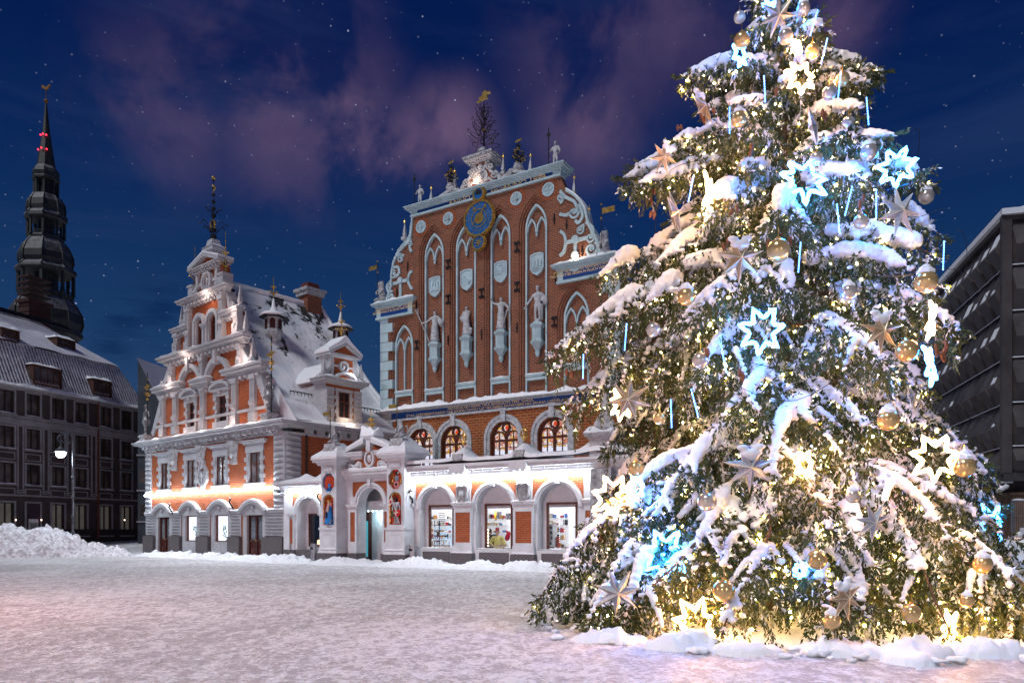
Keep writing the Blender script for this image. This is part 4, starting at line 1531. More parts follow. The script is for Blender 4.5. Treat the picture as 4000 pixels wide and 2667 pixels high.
# ---- pillars of the entrance
def pillar(xa, xb, who):
    """painted relief pillar, standing forward of the arcade; xa, xb pixel columns of its face"""
    f = -.75
    u0, u1 = U(xa, f), U(xb, f)
    u1 = u0 + 1.12
    c = (u0 + u1) / 2
    hwp = .56
    d0, d1 = f, .55
    zA, zB = .62, 4.82
    mb, gr, sn = MB(), MB(), MB()
    gr.box(c - hwp - .17, c + hwp + .17, d0 - .17, d1, 0, .50)
    mb.frust(c - hwp - .14, c + hwp + .14, d0 - .14, d1, .50, .74, .08, .08)
    mb.box(c - hwp - .05, c + hwp + .05, d0 - .05, d1, .74, 1.72)
    mb.box(c - hwp - .10, c + hwp + .10, d0 - .10, d1, 1.72, 1.84)
    mb.strip(rect(c - .42, c + .42, .95, 1.5), rect(c - .38, c + .38, .99, 1.46), d0 - .065, d0 - .04, 0, True)
    # body with octagon and tall niche cut out
    ocz = 4.22
    octo = [(c + .50 * math.cos(R(22.5) + i * PI / 4), ocz + .55 * math.sin(R(22.5) + i * PI / 4)) for i in range(8)]
    nich = opening(c, 1.98, 3.28, .42, .34, 12)
    mb.prism(rect(c - hwp, c + hwp, 1.84, zB), d0, d0 + .16, 0, [octo, nich])
    mb.box(c - hwp, c + hwp, d0 + .17, d1, 1.84, zB)
    for i in range(8):
        a, b = octo[i], octo[(i + 1) % 8]
        ribbon(mb, [a, b], .05, d0 - .03, d0 + .02)
    ribbon(mb, nich, .05, d0 - .03, d0 + .02)
    mb.box(c - .35, c + .35, d0 - .08, d0, zB - .02, zB + .22)
    for q in (-.22, 0, .22): mb.box(c + q - .07, c + q + .07, d0 - .11, d0, zB + .02, zB + .16)
    mb.box(c - hwp, c + hwp, d0, d1, zB, zB + .3)
    cornice(mb, c - hwp, c + hwp, zB + .3, zB + .66, .38, d0, 0, back=d1 - d0)
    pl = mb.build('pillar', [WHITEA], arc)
    gr.build('plinth', [GRANITE], pl)
    # concave snow roof
    zc_ = zB + .66
    W, D = hwp + .36, (d1 - d0) / 2 + .36
    cy = (d0 + d1) / 2
    vs, fs = [], []
    N = 9
    for k, (t_, h_) in enumerate(((1.0, .0), (1.0, .10), (.86, .26), (.64, .44), (.44, .66), (.30, .82), (.22, .86))):
        ring = [(-1, -1), (-.33, -1.02), (.33, -1.02), (1, -1), (1.02, -.33), (1.02, .33), (1, 1), (.33, 1.02), (-.33, 1.02), (-1, 1), (-1.02, .33), (-1.02, -.33)]
        for a, b in ring:
            n_ = noise.noise(Vector((a * 2 + c, b * 2, k * .7))) * .04
            vs.append((c + a * W * (t_ + n_), cy + b * D * (t_ + n_), zc_ + h_ + n_))
    for k in range(6):
        for a in range(12):
            b = (a + 1) % 12
            fs.append((k * 12 + a, k * 12 + b, k * 12 + 12 + b, k * 12 + 12 + a))
    fs.append(tuple(6 * 12 + a for a in range(12)))
    sn.add(vs, fs)
    snowcap(sn, c - hwp - .12, c + hwp + .12, d0 - .13, d0 + .02, .70, .10, seed=c)
    sn.build('snow_cap', [SNOW], pl)
    mb = MB()
    mb.box(c - .40, c + .40, d0 + .05, d0 + .5, zc_ + .42, zc_ + .78)
    for q in (-.25, 0, .25): mb.ball((c + q, d0 + .0, zc_ + .44), .14, 8)
    mb.build('carved_capstone', [STONE], pl)
    REDP = mat('red niche paint', (.45, .05, .015), .6)
    mb = MB(); mb.prism(nich, d0 + .13, d0 + .15); mb.prism(octo, d0 + .12, d0 + .14)
    mb.build('niche_back', [REDP if who else REDP], pl)
    g = MB()
    for i in range(26):                                   # gilded vine work in the arch of the niche
        an = PI * (i + .5) / 26
        r_ = .30 + .06 * math.sin(i * 2.2)
        px_, pz_ = c + r_ * math.cos(an) * 1.2, 3.26 + r_ * math.sin(an)
        g.tube([(px_, d0 + .06, pz_), (px_ + .06 * math.cos(i * 2.4), d0 + .02, pz_ + .06 * math.sin(i * 2.4)), (px_ + .03 * math.cos(i), d0 + .04, pz_ - .05)], .016, 4)
    for sg in (-1, 1):
        g.tube([(c + sg * .39, d0 + .04, 1.98), (c + sg * .39, d0 + .04, 3.25)], .022, 5)
        for q in range(5): g.ball((c + sg * .39, d0 + .04, 2.05 + q * .28), .04, 6)
    if who:
        for i in range(34):
            a = i * 2.4
            sg = -1 if i % 2 else 1
            px_, pz_ = c + sg * (.20 + .16 * abs(math.sin(a))), ocz - .32 + .66 * (i / 34)
            g.tube([(px_, d0 + .09, pz_), (px_ + .05, d0 + .05, pz_ + .05 * math.sin(a)), (px_ + .02, d0 + .07, pz_ + .09)], .018, 4)
    g.build('gilded_carving', [GOLD], pl)
    mb = MB()
    y_ = d0 + .06
    if not who:                                           # towered gate on blue
        BL = mat('blue paint', (.01, .16, .50), .5)
        mb.prism([(c + (a - c) * .97, ocz + (b - ocz) * .97) for a, b in octo], d0 + .10, d0 + .118, 1)
        mb.box(c - .27, c + .27, y_, d0 + .12, ocz - .33, ocz + .30)
        mb.box(c - .32, c + .32, y_, d0 + .12, ocz - .33, ocz - .22)
        for q in (-.22, 0, .22): mb.box(c + q - .05, c + q + .05, y_, d0 + .12, ocz + .30, ocz + .38)
        for sg in (-1, 1): mb.box(c + sg * .30 - .06, c + sg * .30 + .06, y_ + .01, d0 + .12, ocz - .2, ocz + .2)
        mb.prism(opening(c, ocz - .33, ocz - .14, .09, .09, 8), y_ - .02, y_ + .01, 1)
        ribbon(mb, [(c - .12, ocz + .36), (c + .12, ocz + .5)], .035, y_ - .02, y_ + .02, 2)
        ribbon(mb, [(c + .12, ocz + .36), (c - .12, ocz + .5)], .035, y_ - .02, y_ + .02, 2)
        mb.ball((c, y_ - .01, ocz - .24), .05, 6, 2)
        mb.build('gate_emblem', [REDP, BL, GOLD], pl)
    else:                                                 # shield with helmet
        mb.prism([(c - .17, ocz - .10), (c + .17, ocz - .10), (c + .16, ocz - .34), (c, ocz - .46), (c - .16, ocz - .34)], y_, d0 + .12, 0)
        mb.ball((c, y_ + .02, ocz - .24), .08, 8, 1)
        mb.ball((c, y_ + .04, ocz + .05), .15, 8, 2, 1, .5, 1.1)
        mb.ball((c, y_ + .03, ocz + .30), .10, 8, 1, 1, .6, 1.0)
        ribbon(mb, [(c + .08, ocz + .28), (c + .20, ocz + .42)], .05, y_, y_ + .04, 3)
        mb.build('helmet_emblem', [mat('pink paint', (.6, .22, .22), .6), IRON, mat('steel paint', (.3, .36, .42), .4, .5), mat('white paint', (.7, .7, .7), .6)], pl)
    # the painted relief figure
    H = 1.22
    zf = 2.02
    if not who:
        ROBE = mat('blue robe paint', (.02, .20, .55), .5)
        FLESH = mat('painted flesh', (.62, .42, .34), .6)
        mb = MB()
        mb.tube([(c, y_, zf), (c + .02, y_, zf + .3), (c, y_, zf + .62), (c, y_, zf + .95)], [.27, .23, .20, .14], 10)
        for q in (-.13, -.03, .08, .16): mb.cap((c + q, y_ - .15, zf + .05), .035, (c + q * .6, y_ - .12, zf + .75), .035)
        rb = mb.build('robed_figure', [ROBE], pl, mods=remesh(.02), smooth=True)
        mb = MB()
        mb.ball((c, y_ - .04, zf + 1.06), .085, 10, 0, .9, .95, 1.15)
        mb.cap((c + .04, y_ - .17, zf + .68), .07, (c + .07, y_ - .17, zf + .86), .06)
        mb.ball((c + .10, y_ - .18, zf + .95), .055, 8)
        mb.cap((c - .1, y_ - .12, zf + .7), .035, (c + .08, y_ - .2, zf + .66), .03)
        mb.cap((c - .14, y_, zf + .88), .05, (c - .1, y_ - .12, zf + .7), .04)
        mb.build('face_and_child', [FLESH], rb, mods=remesh(.014), smooth=True)
        mb = MB()
        mb.lathe([(.07, zf + 1.14), (.13, zf + 1.26), (.11, zf + 1.22), (.02, zf + 1.18)], c, y_ - .03, 10)
        for k in range(5): mb.ball((c + .12 * math.cos(k * 1.25), y_ - .03 + .12 * math.sin(k * 1.25), zf + 1.27), .02, 5)
        mb.tube([(c - .1, y_ - .12, zf + .03), (c, y_ - .2, zf - .02), (c + .22, y_ - .15, zf + .08), (c + .27, y_ - .1, zf + .2)], .025, 5)
        mb.build('crown_and_crescent', [GOLD], rb)
        mb = MB(); mb.cap((c + .03, y_ - .24, zf + .35), .045, (c + .02, y_ - .24, zf + .55), .04); mb.ball((c + .02, y_ - .26, zf + .62), .04, 6)
        mb.build('iron_bracket', [IRON], rb)
        mb = MB(); mb.cap((c + .12, y_, zf + .95), .06, (c + .16, y_ - .02, zf + 1.12), .05); mb.cap((c - .12, y_, zf + .85), .04, (c - .1, y_, zf + 1.08), .04)
        mb.build('pink_veil', [mat('pink paint', (.6, .22, .22), .6)], rb, mods=remesh(.02), smooth=True)
    else:
        ARM = mat('painted armour', (.48, .50, .54), .4, .3)
        mb = MB()
        figure(mb, H=1.28, x=c, y=y_, z=zf, hands=((-.12, .52), (.16, .47)), head=False)
        kn = mb.build('knight_figure', [ARM], pl, mods=remesh(.018), smooth=True)
        mb = MB()
        mb.ball((c, y_ - .02, zf + 1.17), .09, 10, 0, .9, 1, 1.15)
        for k in range(7): mb.tube([(c, y_, zf + 1.22), (c + .17 * math.cos(.2 + k * .45), y_ - .03, zf + 1.22 + .10 * math.sin(.2 + k * .45))], [.03, .015], 5)
        mb.cap((c + .02, y_ - .2, zf + .42), .06, (c + .02, y_ - .2, zf + .56), .05)
        mb.build('dark_head', [mat('dark painted skin', (.025, .02, .02), .5)], kn)
        mb = MB()
        mb.lathe([(.24, zf + .36), (.22, zf + .5), (.17, zf + .66), (.12, zf + .72)], c - .04, y_ + .02, 12)
        mb.build('green_skirt', [mat('green paint', (.05, .12, .03), .7)], kn)
        mb = MB()
        sh = [(c + .04, zf + .62), (c + .40, zf + .70), (c + .42, zf + .44), (c + .28, zf + .34), (c + .12, zf + .40)]
        mb.prism(sh, y_ - .28, y_ - .22, 0)
        ribbon(mb, [(c + .22, zf + .38), (c + .24, zf + .66)], .05, y_ - .30, y_ - .27, 1)
        ribbon(mb, [(c + .09, zf + .52), (c + .38, zf + .56)], .05, y_ - .30, y_ - .27, 1)
        mb.build('red_shield', [mat('red paint', (.55, .015, .015), .5), mat('white paint', (.7, .7, .7), .6)], kn)
        mb = MB()
        mb.tube([(c + .30, y_ - .12, zf + .0), (c - .22, y_ - .12, zf + 1.42)], .018, 5, 0)
        mb.add([(c - .18, y_ - .14, zf + 1.30), (c - .40, y_ - .10, zf + 1.12), (c - .34, y_ - .16, zf + .92), (c - .12, y_ - .10, zf + 1.0),
                (c - .18, y_ - .12, zf + 1.30), (c - .40, y_ - .08, zf + 1.12), (c - .34, y_ - .14, zf + .92), (c - .12, y_ - .08, zf + 1.0)],
               [(0, 1, 2, 3), (7, 6, 5, 4), (0, 4, 5, 1), (1, 5, 6, 2), (2, 6, 7, 3), (3, 7, 4, 0)], 1)
        ribbon(mb, [(c - .26, zf + 1.2), (c - .22, zf + .98)], .03, y_ - .17, y_ - .13, 2)
        ribbon(mb, [(c - .36, zf + 1.05), (c - .14, zf + 1.14)], .03, y_ - .17, y_ - .13, 2)
        mb.build('banner', [mat('white paint', (.7, .7, .7), .6), mat('white paint', (.7, .7, .7), .6), mat('red paint', (.55, .015, .015), .5)], kn)
    return c, zc_ + .86, cy


pk = pillar(1511, 1593, True)
pm = pillar(1254, 1330, False)
lion(AFR, pk[0] - .05, pk[2] - .2, pk[1] - .04, .95, 'snowy stone lion with a gold vane on the cap of the knight pillar', flip=1, group='stone lions holding vanes')
lion(AFR, pm[0] - .05, pm[2] - .2, pm[1] - .04, .95, 'snowy stone lion with a dark vane on the cap of the blue robed figure pillar', flip=1, group='stone lions holding vanes')
# ---- entrance bay between the pillars
e0, e1 = pm[0] + .56, pk[0] - .56
ec = (e0 + e1) / 2
mb, ob, sn, gr = MB(), MB(), MB(), MB()
zE0, zE1 = 4.35, 4.85
zsE, rE = 3.05, .98
mb.prism(rect(e0, e1, 0, zE0), 0, .55, 0, [opening(ec, -.01 + .02, zsE, rE - .12, rE - .12, 20)])
mb.strip(arch(ec, zsE, rE + .14, rE + .14, 20), arch(ec, zsE, rE + .02, rE + .02, 20), -.10, .02)
mb.strip(arch(ec, zsE, rE + .02, rE + .02, 20), arch(ec, zsE, rE - .12, rE - .12, 20), -.05, .02)
mb.frust(ec - .1, ec + .1, -.2, .02, zsE + rE - .05, zE0, 0, 0)
for sg in (-1, 1):
    c_ = ec + sg * (rE + .20)
    cornice(mb, c_ - .28, c_ + .28, zsE - .22, zsE, .14, -.12, 0, back=.3)
    mb.box(c_ - .28, c_ - .17, -.14, 0, .7, zsE - .22)
    mb.box(c_ + .17, c_ + .28, -.14, 0, .7, zsE - .22)
    mb.box(c_ - .30, c_ + .30, -.16, 0, .5, 1.1)
    ob.box(c_ - .17, c_ + .17, -.10, 0, 1.1, 2.65)
    mb.box(c_ - .17, c_ + .17, -.13, 0, 2.65, zsE - .22)
    gr.box(c_ - .34, c_ + .34, -.22, .5, 0, .5)
    pts = [(ec + sg * .25, zE0 - .12), (ec + sg * (rE + .30), zE0 - .12), (ec + sg * (rE + .30), zsE + .45)]
    for i in range(9):
        an = R(20) + R(58) * i / 8
        pts.append((ec + sg * (rE + .16) * math.cos(an), zsE + (rE + .16) * math.sin(an)))
    ob.prism(pts, -.02, .01)
cornice(mb, e0 - .1, e1 + .1, zE0, zE1, .40, 0, 0, back=.5)
# broken pediment with an oval head
ob.prism([(ec - 1.1, zE1), (ec - 1.0, zE1 + .9), (ec, zE1 + 1.25), (ec + 1.0, zE1 + .9), (ec + 1.1, zE1)], -.05, .35)
mb.strip([(ec + .34 * math.cos(i * PI / 10), zE1 + .55 + .44 * math.sin(i * PI / 10)) for i in range(20)], [(ec + .24 * math.cos(i * PI / 10), zE1 + .55 + .33 * math.sin(i * PI / 10)) for i in range(20)], -.18, 0, 0, True)
mb.ball((ec, -.10, zE1 + .56), .17, 10, 0, .8, .7, 1.3)
mb.ball((ec, -.22, zE1 + .54), .04, 6)
mb.frust(ec - .14, ec + .14, -.25, .1, zE1 + .95, zE1 + 1.5, 0, 0)
for sg in (-1, 1):
    cornice(mb, ec + sg * .92 - .3, ec + sg * .92 + .3, zE1 + .55, zE1 + .95, .25, -.05, 0, back=.4)
    mb.add([(ec + sg * .25, -.34, zE1 + 1.35), (ec + sg * 1.50, -.34, zE1 + .95), (ec + sg * 1.50, .35, zE1 + .95), (ec + sg * .25, .35, zE1 + 1.35),
            (ec + sg * .25, -.34, zE1 + 1.56), (ec + sg * 1.50, -.34, zE1 + 1.08), (ec + sg * 1.50, .35, zE1 + 1.08), (ec + sg * .25, .35, zE1 + 1.56)],
           [(0, 1, 2, 3), (4, 7, 6, 5), (0, 4, 5, 1), (1, 5, 6, 2), (2, 6, 7, 3), (3, 7, 4, 0)])
    sn.add([(ec + sg * .25, -.33, zE1 + 1.565), (ec + sg * 1.50, -.33, zE1 + 1.085), (ec + sg * 1.50, .36, zE1 + 1.085), (ec + sg * .25, .36, zE1 + 1.565),
            (ec + sg * .28, -.30, zE1 + 1.70), (ec + sg * 1.44, -.30, zE1 + 1.22), (ec + sg * 1.44, .33, zE1 + 1.24), (ec + sg * .28, .33, zE1 + 1.72)],
           [(0, 1, 2, 3), (4, 7, 6, 5), (0, 4, 5, 1), (1, 5, 6, 2), (2, 6, 7, 3), (3, 7, 4, 0)])
    scroll(mb, ec + sg * .78, zE1 + .20, .22, -.05, a0=PI / 2, turn=sg)
    ribbon(mb, smooth_path([(ec + sg * .78, zE1 + .42), (ec + sg * 1.1, zE1 + .2), (ec + sg * 1.4, zE1 + .30), (ec + sg * 1.45, zE1 + .1)], 4), .12, -.12, .3)
cornice(mb, ec - .35, ec + .35, zE1 + 1.5, zE1 + 1.72, .18, -.15, 0, back=.5)
snowcap(sn, ec - .55, ec + .55, -.35, .38, zE1 + 1.72, .55, seed=1, step=.08)
snowcap(sn, e0, e1, -.38, .1, zE1, .10, seed=4)
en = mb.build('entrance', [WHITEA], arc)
ob.build('brick_panels', [ORANGE], en)
sn.build('snow_cap', [SNOW], en)
gr.build('plinth', [GRANITE], en)
mb = MB()
finial(mb, ec, .0, zE1 + 2.1, .95, .30, seed=2, balls=4)
mb.build('iron_rosette', [GOLD], en)
# vestibule with a red door, lit cyan
mb = MB()
mb.box(ec - 2.6, ec + 1.3, 1.7, 1.8, 0, 4.3)
mb.box(ec - 2.7, ec - 2.6, .60, 1.8, 0, 4.3)
mb.box(ec + 1.2, ec + 1.3, .60, 1.7, 0, 4.3)
mb.box(ec - 2.6, ec + 1.2, .9, 1.7, 2.75, 2.9)
mb.box(ec - 2.6, ec + 1.2, .86, .9, 2.75, 3.25)
mb.build('vestibule', [WHITEA], en)
mb = MB()
mb.box(ec - 2.45, ec - 1.50, 1.52, 1.69, 0, 2.7)
dr = mb.build('door_frame', [WOOD], en)
mb = MB(); mb.box(ec - 1.95, ec - 1.62, 1.48, 1.519, .25, 2.2); mb.build('pane', [mat('cyan lit glass', (.1, .3, .35), .2, em=(.08, .42, .52), es=.6, var=0)], dr)
mb = MB(); mb.box(ec - 2.38, ec - 2.02, 1.48, 1.519, .15, 1.0); mb.box(ec - 2.38, ec - 2.02, 1.48, 1.519, 1.15, 2.2); mb.build('panel', [mat('red door wood', (.14, .025, .02), .4)], dr)
mb = MB()
for q in (-.5, -.2, .1, .5): mb.ball((ec + q - .8, 1.2, 2.74), .035, 6)
mb.build('ceiling_spots', [mat('ceiling spot', (1, 1, 1), .5, em=(.7, .95, 1), es=18, var=0)], en)
lamp('vestibule_light', 'POINT', AFR.world(ec - .75, 1.35, 2.45), 24, (.55, .92, 1.0), .12)

# ---- short bay between the pillar and the corner house: one arch with a dark shop window
s0, s1 = U(1108, 0), pm[0] - .56
sc_ = (s0 + s1) / 2 + .1
mb, ob, sn, gr = MB(), MB(), MB(), MB()
zS0, zS1 = 3.95, 4.35
r_ = 1.02
zss = 2.62
mb.prism(rect(s0, s1, 0, zS0), 0, .7, 0, [opening(sc_, .6, zss, r_ - .15, r_ - .15, 18)])
mb.strip(arch(sc_, zss, r_ + .12, r_ + .12, 18), arch(sc_, zss, r_ - .02, r_ - .02, 18), -.1, .02)
mb.strip(arch(sc_, zss, r_ - .02, r_ - .02, 18), arch(sc_, zss, r_ - .15, r_ - .15, 18), -.05, .02)
mb.prism(rect(sc_ - r_, sc_ + r_, .5, zss + r_), .62, .68, 0, [rect(sc_ - .52, sc_ + .62, .86, 2.55)])
mb.frust(sc_ - .1, sc_ + .1, -.2, .02, zss + r_ - .1, zS0, 0, 0)
for sg in (-1, 1):
    c_ = sc_ + sg * (r_ + .22)
    cornice(mb, c_ - .2, c_ + .2, zss - .2, zss, .12, -.1, 0, back=.2)
    mb.box(c_ - .2, c_ - .13, -.12, 0, .6, zss - .2); mb.box(c_ + .13, c_ + .2, -.12, 0, .6, zss - .2)
    ob.box(c_ - .13, c_ + .13, -.07, 0, .95, 2.3)
    gr.box(c_ - .25, c_ + .25, -.18, .5, 0, .55)
    pts = [(sc_ + sg * .25, zS0 - .1), (sc_ + sg * (r_ + .2), zS0 - .1), (sc_ + sg * (r_ + .2), zss + .45)]
    for i in range(9):
        an = R(20) + R(55) * i / 8
        pts.append((sc_ + sg * (r_ + .14) * math.cos(an), zss + (r_ + .14) * math.sin(an)))
    ob.prism(pts, -.02, .01)
gr.box(s0, s1, -.04, .6, 0, .62)
cornice(mb, s0, s1, zS0, zS1, .45, 0, 0, back=.5)
snowcap(sn, s0, s1, -.42, 2.4, zS1, .36, seed=12)
sb = mb.build('side_bay', [WHITEA], arc)
ob.build('brick_panels', [ORANGE], sb)
sn.build('snow_cap', [SNOW], sb)
gr.build('plinth', [GRANITE], sb)
mb = MB()
for q in ((sc_ - .59, sc_ - .52, .86, 2.55), (sc_ + .62, sc_ + .69, .86, 2.55), (sc_ - .59, sc_ + .69, 2.55, 2.63), (sc_ - .59, sc_ + .69, .80, .86)):
    mb.box(q[0], q[1], .56, .68, q[2], q[3])
wn = mb.build('shop_window', [FRAMEW], sb)
mb = MB(); mb.box(sc_ - .52, sc_ + .62, .64, .65, .86, 2.55); mb.build('pane', [GLASS], wn)
mb = MB(); mb.box(sc_ - 1.3, sc_ + 1.3, 2.2, 2.3, 0, 3.2); mb.box(sc_ - 1.3, sc_ - 1.2, .7, 2.3, 0, 3.2); mb.box(sc_ + 1.2, sc_ + 1.3, .7, 2.3, 0, 3.2); mb.box(sc_ - 1.3, sc_ + 1.3, .7, 2.3, 3.1, 3.2)
mb.build('room', [mat('dim interior', (.05, .055, .08), .8)], wn)
e = empty('shop_display', AFR.world(sc_, 1.2, .85), -AFR.th, 'dim window display with coloured lights and small lit lanterns beside the rusticated corner', 'shop display')
mb = MB()
for q in range(24): mb.ball((rn.uniform(-.1, .5), .4, rn.uniform(.3, 1.5)), rn.uniform(.02, .06), 6)
mb.build('blue_lights', [mat('blue shop light', (.1, .3, 1), .5, em=(.15, .4, 1), es=1.6, var=0)], e)
mb = MB()
for q in (-.35, .28, .38): mb.lathe([(.05, .04), (.08, .1), (.07, .26), (.02, .32)], q, -.1, 6)
mb.build('lanterns', [mat('lantern glow', (1, .6, .3), .5, em=(1, .6, .3), es=3, var=0)], e)
mb = MB(); mb.box(-.5, .6, -.3, .3, 0, .05)
mb.build('tray', [BRN], e)

# strings of white bulbs under the ledges
BULB = mat('white festoon bulb', (1, 1, 1), .5, em=(.78, .89, 1.0), es=80, var=0)
def festoon(fr, x0, x1, y, z, n, label, group, sag=.04):
    e = empty('festoon_lights', fr.world(x0, y, z), -fr.th, label, 'festoon lights', group)
    L = x1 - x0
    mb = MB()
    mb.tube([(L * i / 40, 0, -sag * abs(math.sin(PI * i / 8)) * .6 + .05) for i in range(41)], .012, 4)
    mb.build('cable', [IRON], e)
    b = MB(); b.ball((0, 0, 0), .08, 8)
    src = None
    for i in range(n):
        x = L * (i + .5) / n
        z_ = -sag * abs(math.sin(PI * (i + .5) / n * 5)) * .6
        if src is None:
            src = b.build('bulb', [BULB], e, loc=(x, 0, z_)); o = src
        else:
            o = src.copy(); COL.objects.link(o); o.parent = e; o.location = (x, 0, z_)
    return e
festoon(AFR, x0 + .05, xs1 + .3, -.20, zco0 - .20, 44, 'row of white bulbs under the long snowy ledge above the three shop arches', 'white festoon lights on the facades')
festoon(AFR, s0 + .3, s1 - .1, -.20, zS0 - .14, 12, 'short row of white bulbs above the single dark shop arch', 'white festoon lights on the facades')

# carved end pillar with a stone figure on its cap
U = AFR.u
a0, a1 = U(2312), U(2405)
c = a0 + .62
mb, ob, sn = MB(), MB(), MB()
mb.box(c - .55, c + .55, -.55, .6, 0, 1.0); mb.box(c - .64, c + .64, -.64, .6, 1.95, 2.1); mb.box(c - .56, c + .56, -.56, .6, 1.0, 1.95)
ob.box(c - .38, c + .38, -.585, -.5, 1.1, 1.8)
mb.box(c - .48, c + .48, -.46, .6, 2.1, 4.3)
for i in range(7):
    for sg in (-1, 1):
        z_ = 2.3 + i * .28
        mb.tube([(c + sg * .05, -.47, z_), (c + sg * .3, -.50, z_ + .12), (c + sg * .36, -.48, z_ + .24), (c + sg * .22, -.5, z_ + .28), (c + sg * .2, -.48, z_ + .16)], .025, 4)
mb.box(c - .5, c + .5, -.5, .6, zco1, zco1 + .75); cornice(mb, c - .5, c + .5, zco1 + .75, zco1 + 1.0, .2, -.5, 0, back=1.1)
snowcap(sn, c - .66, c + .66, -.66, -.45, 2.1, .12, seed=2, step=.1); snowcap(sn, c - .7, c + .7, -.7, .6, zco1 + 1.0, .3, seed=5, step=.1)
ep = mb.build('end_pillar', [STONE], arc); ob.build('brick_panel', [ORANGE], ep); sn.build('snow_cap', [SNOW], ep)
statue(AFR, c, .0, zco1 + 1.2, 1.75, 'snowy stone figure on the cap of the carved end pillar beside the spruce', pose=((-.22, .5), (.18, .62)), robe=True, extra=lambda mb, H: (mb.cap((-.3, -.1, .15), .2, (-.2, -.1, .45), .13), mb.cap((.3, 0, .1), .2, (.25, 0, .3), .15)))

# ================================================================ the smaller gabled corner house
SF = Frame(-12.93, 43.0, 40)
U, Z, P = SF.u, SF.z, SF.p
ch = SF.root('corner_house', 'smaller orange brick house with white trim, stepped gable and steep snowy roof', 'historic building')
def zz(*pts): return sum(Z(a, b) for a, b in pts) / len(pts)
xl = U(572)
zc0, zc1 = zz((1054, 1695), (590, 1768)), zz((1054, 1650), (560, 1738))
zl0, zl1 = zz((1000, 1455), (660, 1545)), zz((1040, 1418), (610, 1512))
z20, z21 = zz((985, 1320), (640, 1440)), zz((1000, 1285), (632, 1412))
z30, z31 = zz((945, 1225), (672, 1315)), zz((950, 1203), (668, 1292))
z40, z41 = zz((915, 1135), (715, 1195)), zz((925, 1103), (704, 1180))
# ground floor and first floor
doors = [(620, 662, 2023), (966, 1026, 2006)]
gw = [(726, 769, 2015, 2115), (840, 891, 2008, 2113)]
fw = [(628, 658, 1815, 1915), (729, 764, 1798, 1904), (844, 883, 1779, 1894), (974, 1020, 1758, 1882)]
zdt = zz((641, 2023), (996, 2006)); zwt = zz((748, 2015), (865, 2008)); zwb = zz((748, 2115), (865, 2113))
zft = sum(Z((a + b) / 2, t_) for a, b, t_, _ in fw) / 4; zfb = sum(Z((a + b) / 2, s) for a, b, _, s in fw) / 4
holes = [rect(U(a), U(b), -.02 + .03, zdt) for a, b, _ in doors] + [rect(U(a), U(b), zwb, zwt) for a, b, _, _ in gw] + [rect(U(a), U(b), zfb, zft) for a, b, _, _ in fw]
mb = MB()
mb.prism(rect(xl, 0, 0, zc0 + .02), 0, .45, 0, holes, 1)
mb.box(-.45, 0, .45, 9.0, 0, zc0)                     # side wall towards the arcade
mb.box(xl, xl + .45, .45, 9.0, 0, zc0)
mb.build('brick_wall', [ORANGE, WHITE], ch)
# rusticated ground floor: piers of bevelled white blocks, hoods over every opening
zh0, zh1 = zz((687, 2010), (1052, 2002)), zz((641, 1977), (1000, 1950))
zp = zz((628, 2095), (1052, 2093))                    # top of the granite
mb, gr, sn = MB(), MB(), MB()
edges = [xl] + [U(q) for q in (612, 670, 712, 777, 823, 900, 945, 1034)] + [0]
pierx = [(xl, U(608)), (U(672), U(710)), (U(779), U(822)), (U(902), U(944)), (U(1036), 0)]
for a, b in pierx:
    n = 7
    for i in range(n):
        za_, zb_ = zp + (zh0 - zp) * i / n, zp + (zh0 - zp) * (i + 1) / n
        g_ = .05
        mb.box(a, b, -.05, 0, za_, zb_)
        x0_, x1_ = a + .03, b - .03
        vs = [(x0_, -.05, za_ + g_), (x1_, -.05, za_ + g_), (x1_, -.05, zb_ - g_), (x0_, -.05, zb_ - g_)]
        iy, ix = (zb_ - za_) * .25, min(.3, (b - a) * .25)
        vs += [(x0_ + ix, -.17, za_ + g_ + iy), (x1_ - ix, -.17, za_ + g_ + iy), (x1_ - ix, -.17, zb_ - g_ - iy), (x0_ + ix, -.17, zb_ - g_ - iy)]
        mb.add(vs, [(4, 5, 6, 7), (0, 1, 5, 4), (1, 2, 6, 5), (2, 3, 7, 6), (3, 0, 4, 7)])
    gr.box(a - .06, b + .06, -.24, .3, 0, zp)
    mb.box(a - .04, b + .04, -.14, 0, zh0, zh0 + .16)
    snowcap(sn, a - .05, b + .05, -.2, 0, zh0 + .16, .10, seed=a)
ops = [(U(a), U(b), zdt, True) for a, b, _ in doors] + [(U(a), U(b), zwt, False) for a, b, _, _ in gw]
for a, b, zt_, door in ops:
    c, h = (a + b) / 2, (b - a) / 2
    for sg in (-1, 1):
        e_ = c + sg * (h + .02)
        mb.box(e_, e_ + sg * .42, -.03, .02, .0, zh0 + .1)
    # bent hood
    H0 = zt_ + .22
    q = h + .52
    pts = [(c - q, H0), (c - q * .55, H0 + .38), (c - q * .25, H0 + .50), (c, H0 + .54), (c + q * .25, H0 + .50), (c + q * .55, H0 + .38), (c + q, H0)]
    mb.prism([(c - q, zt_)] + pts + [(c + q, zt_)], -.10, .02)
    ribbon(mb, pts, .16, -.30, .0)
    ribbon(sn, [(x, z + .14) for x, z in pts], .14, -.29, -.0)
    mb.ball((c, -.16, H0 + .18), .14, 8)
    if not door:
        gr.box(a - .35, b + .35, -.06, .1, 0, .28)
        mb.box(a - .40, b + .40, -.04, .02, .28, zwb)
mb.build('rusticated_base', [WHITE], ch)
gr.build('granite_plinth', [GRANITE], ch)
sn.build('snow_on_hoods', [SNOW], ch)
PANEL = mat('carved door panel', (.09, .02, .015), .35, var=.4, vs=20)
LACE = mat('door glass with iron lace', (.05, .07, .09), .2, vs=26, var=.8, col2=(.30, .34, .38))
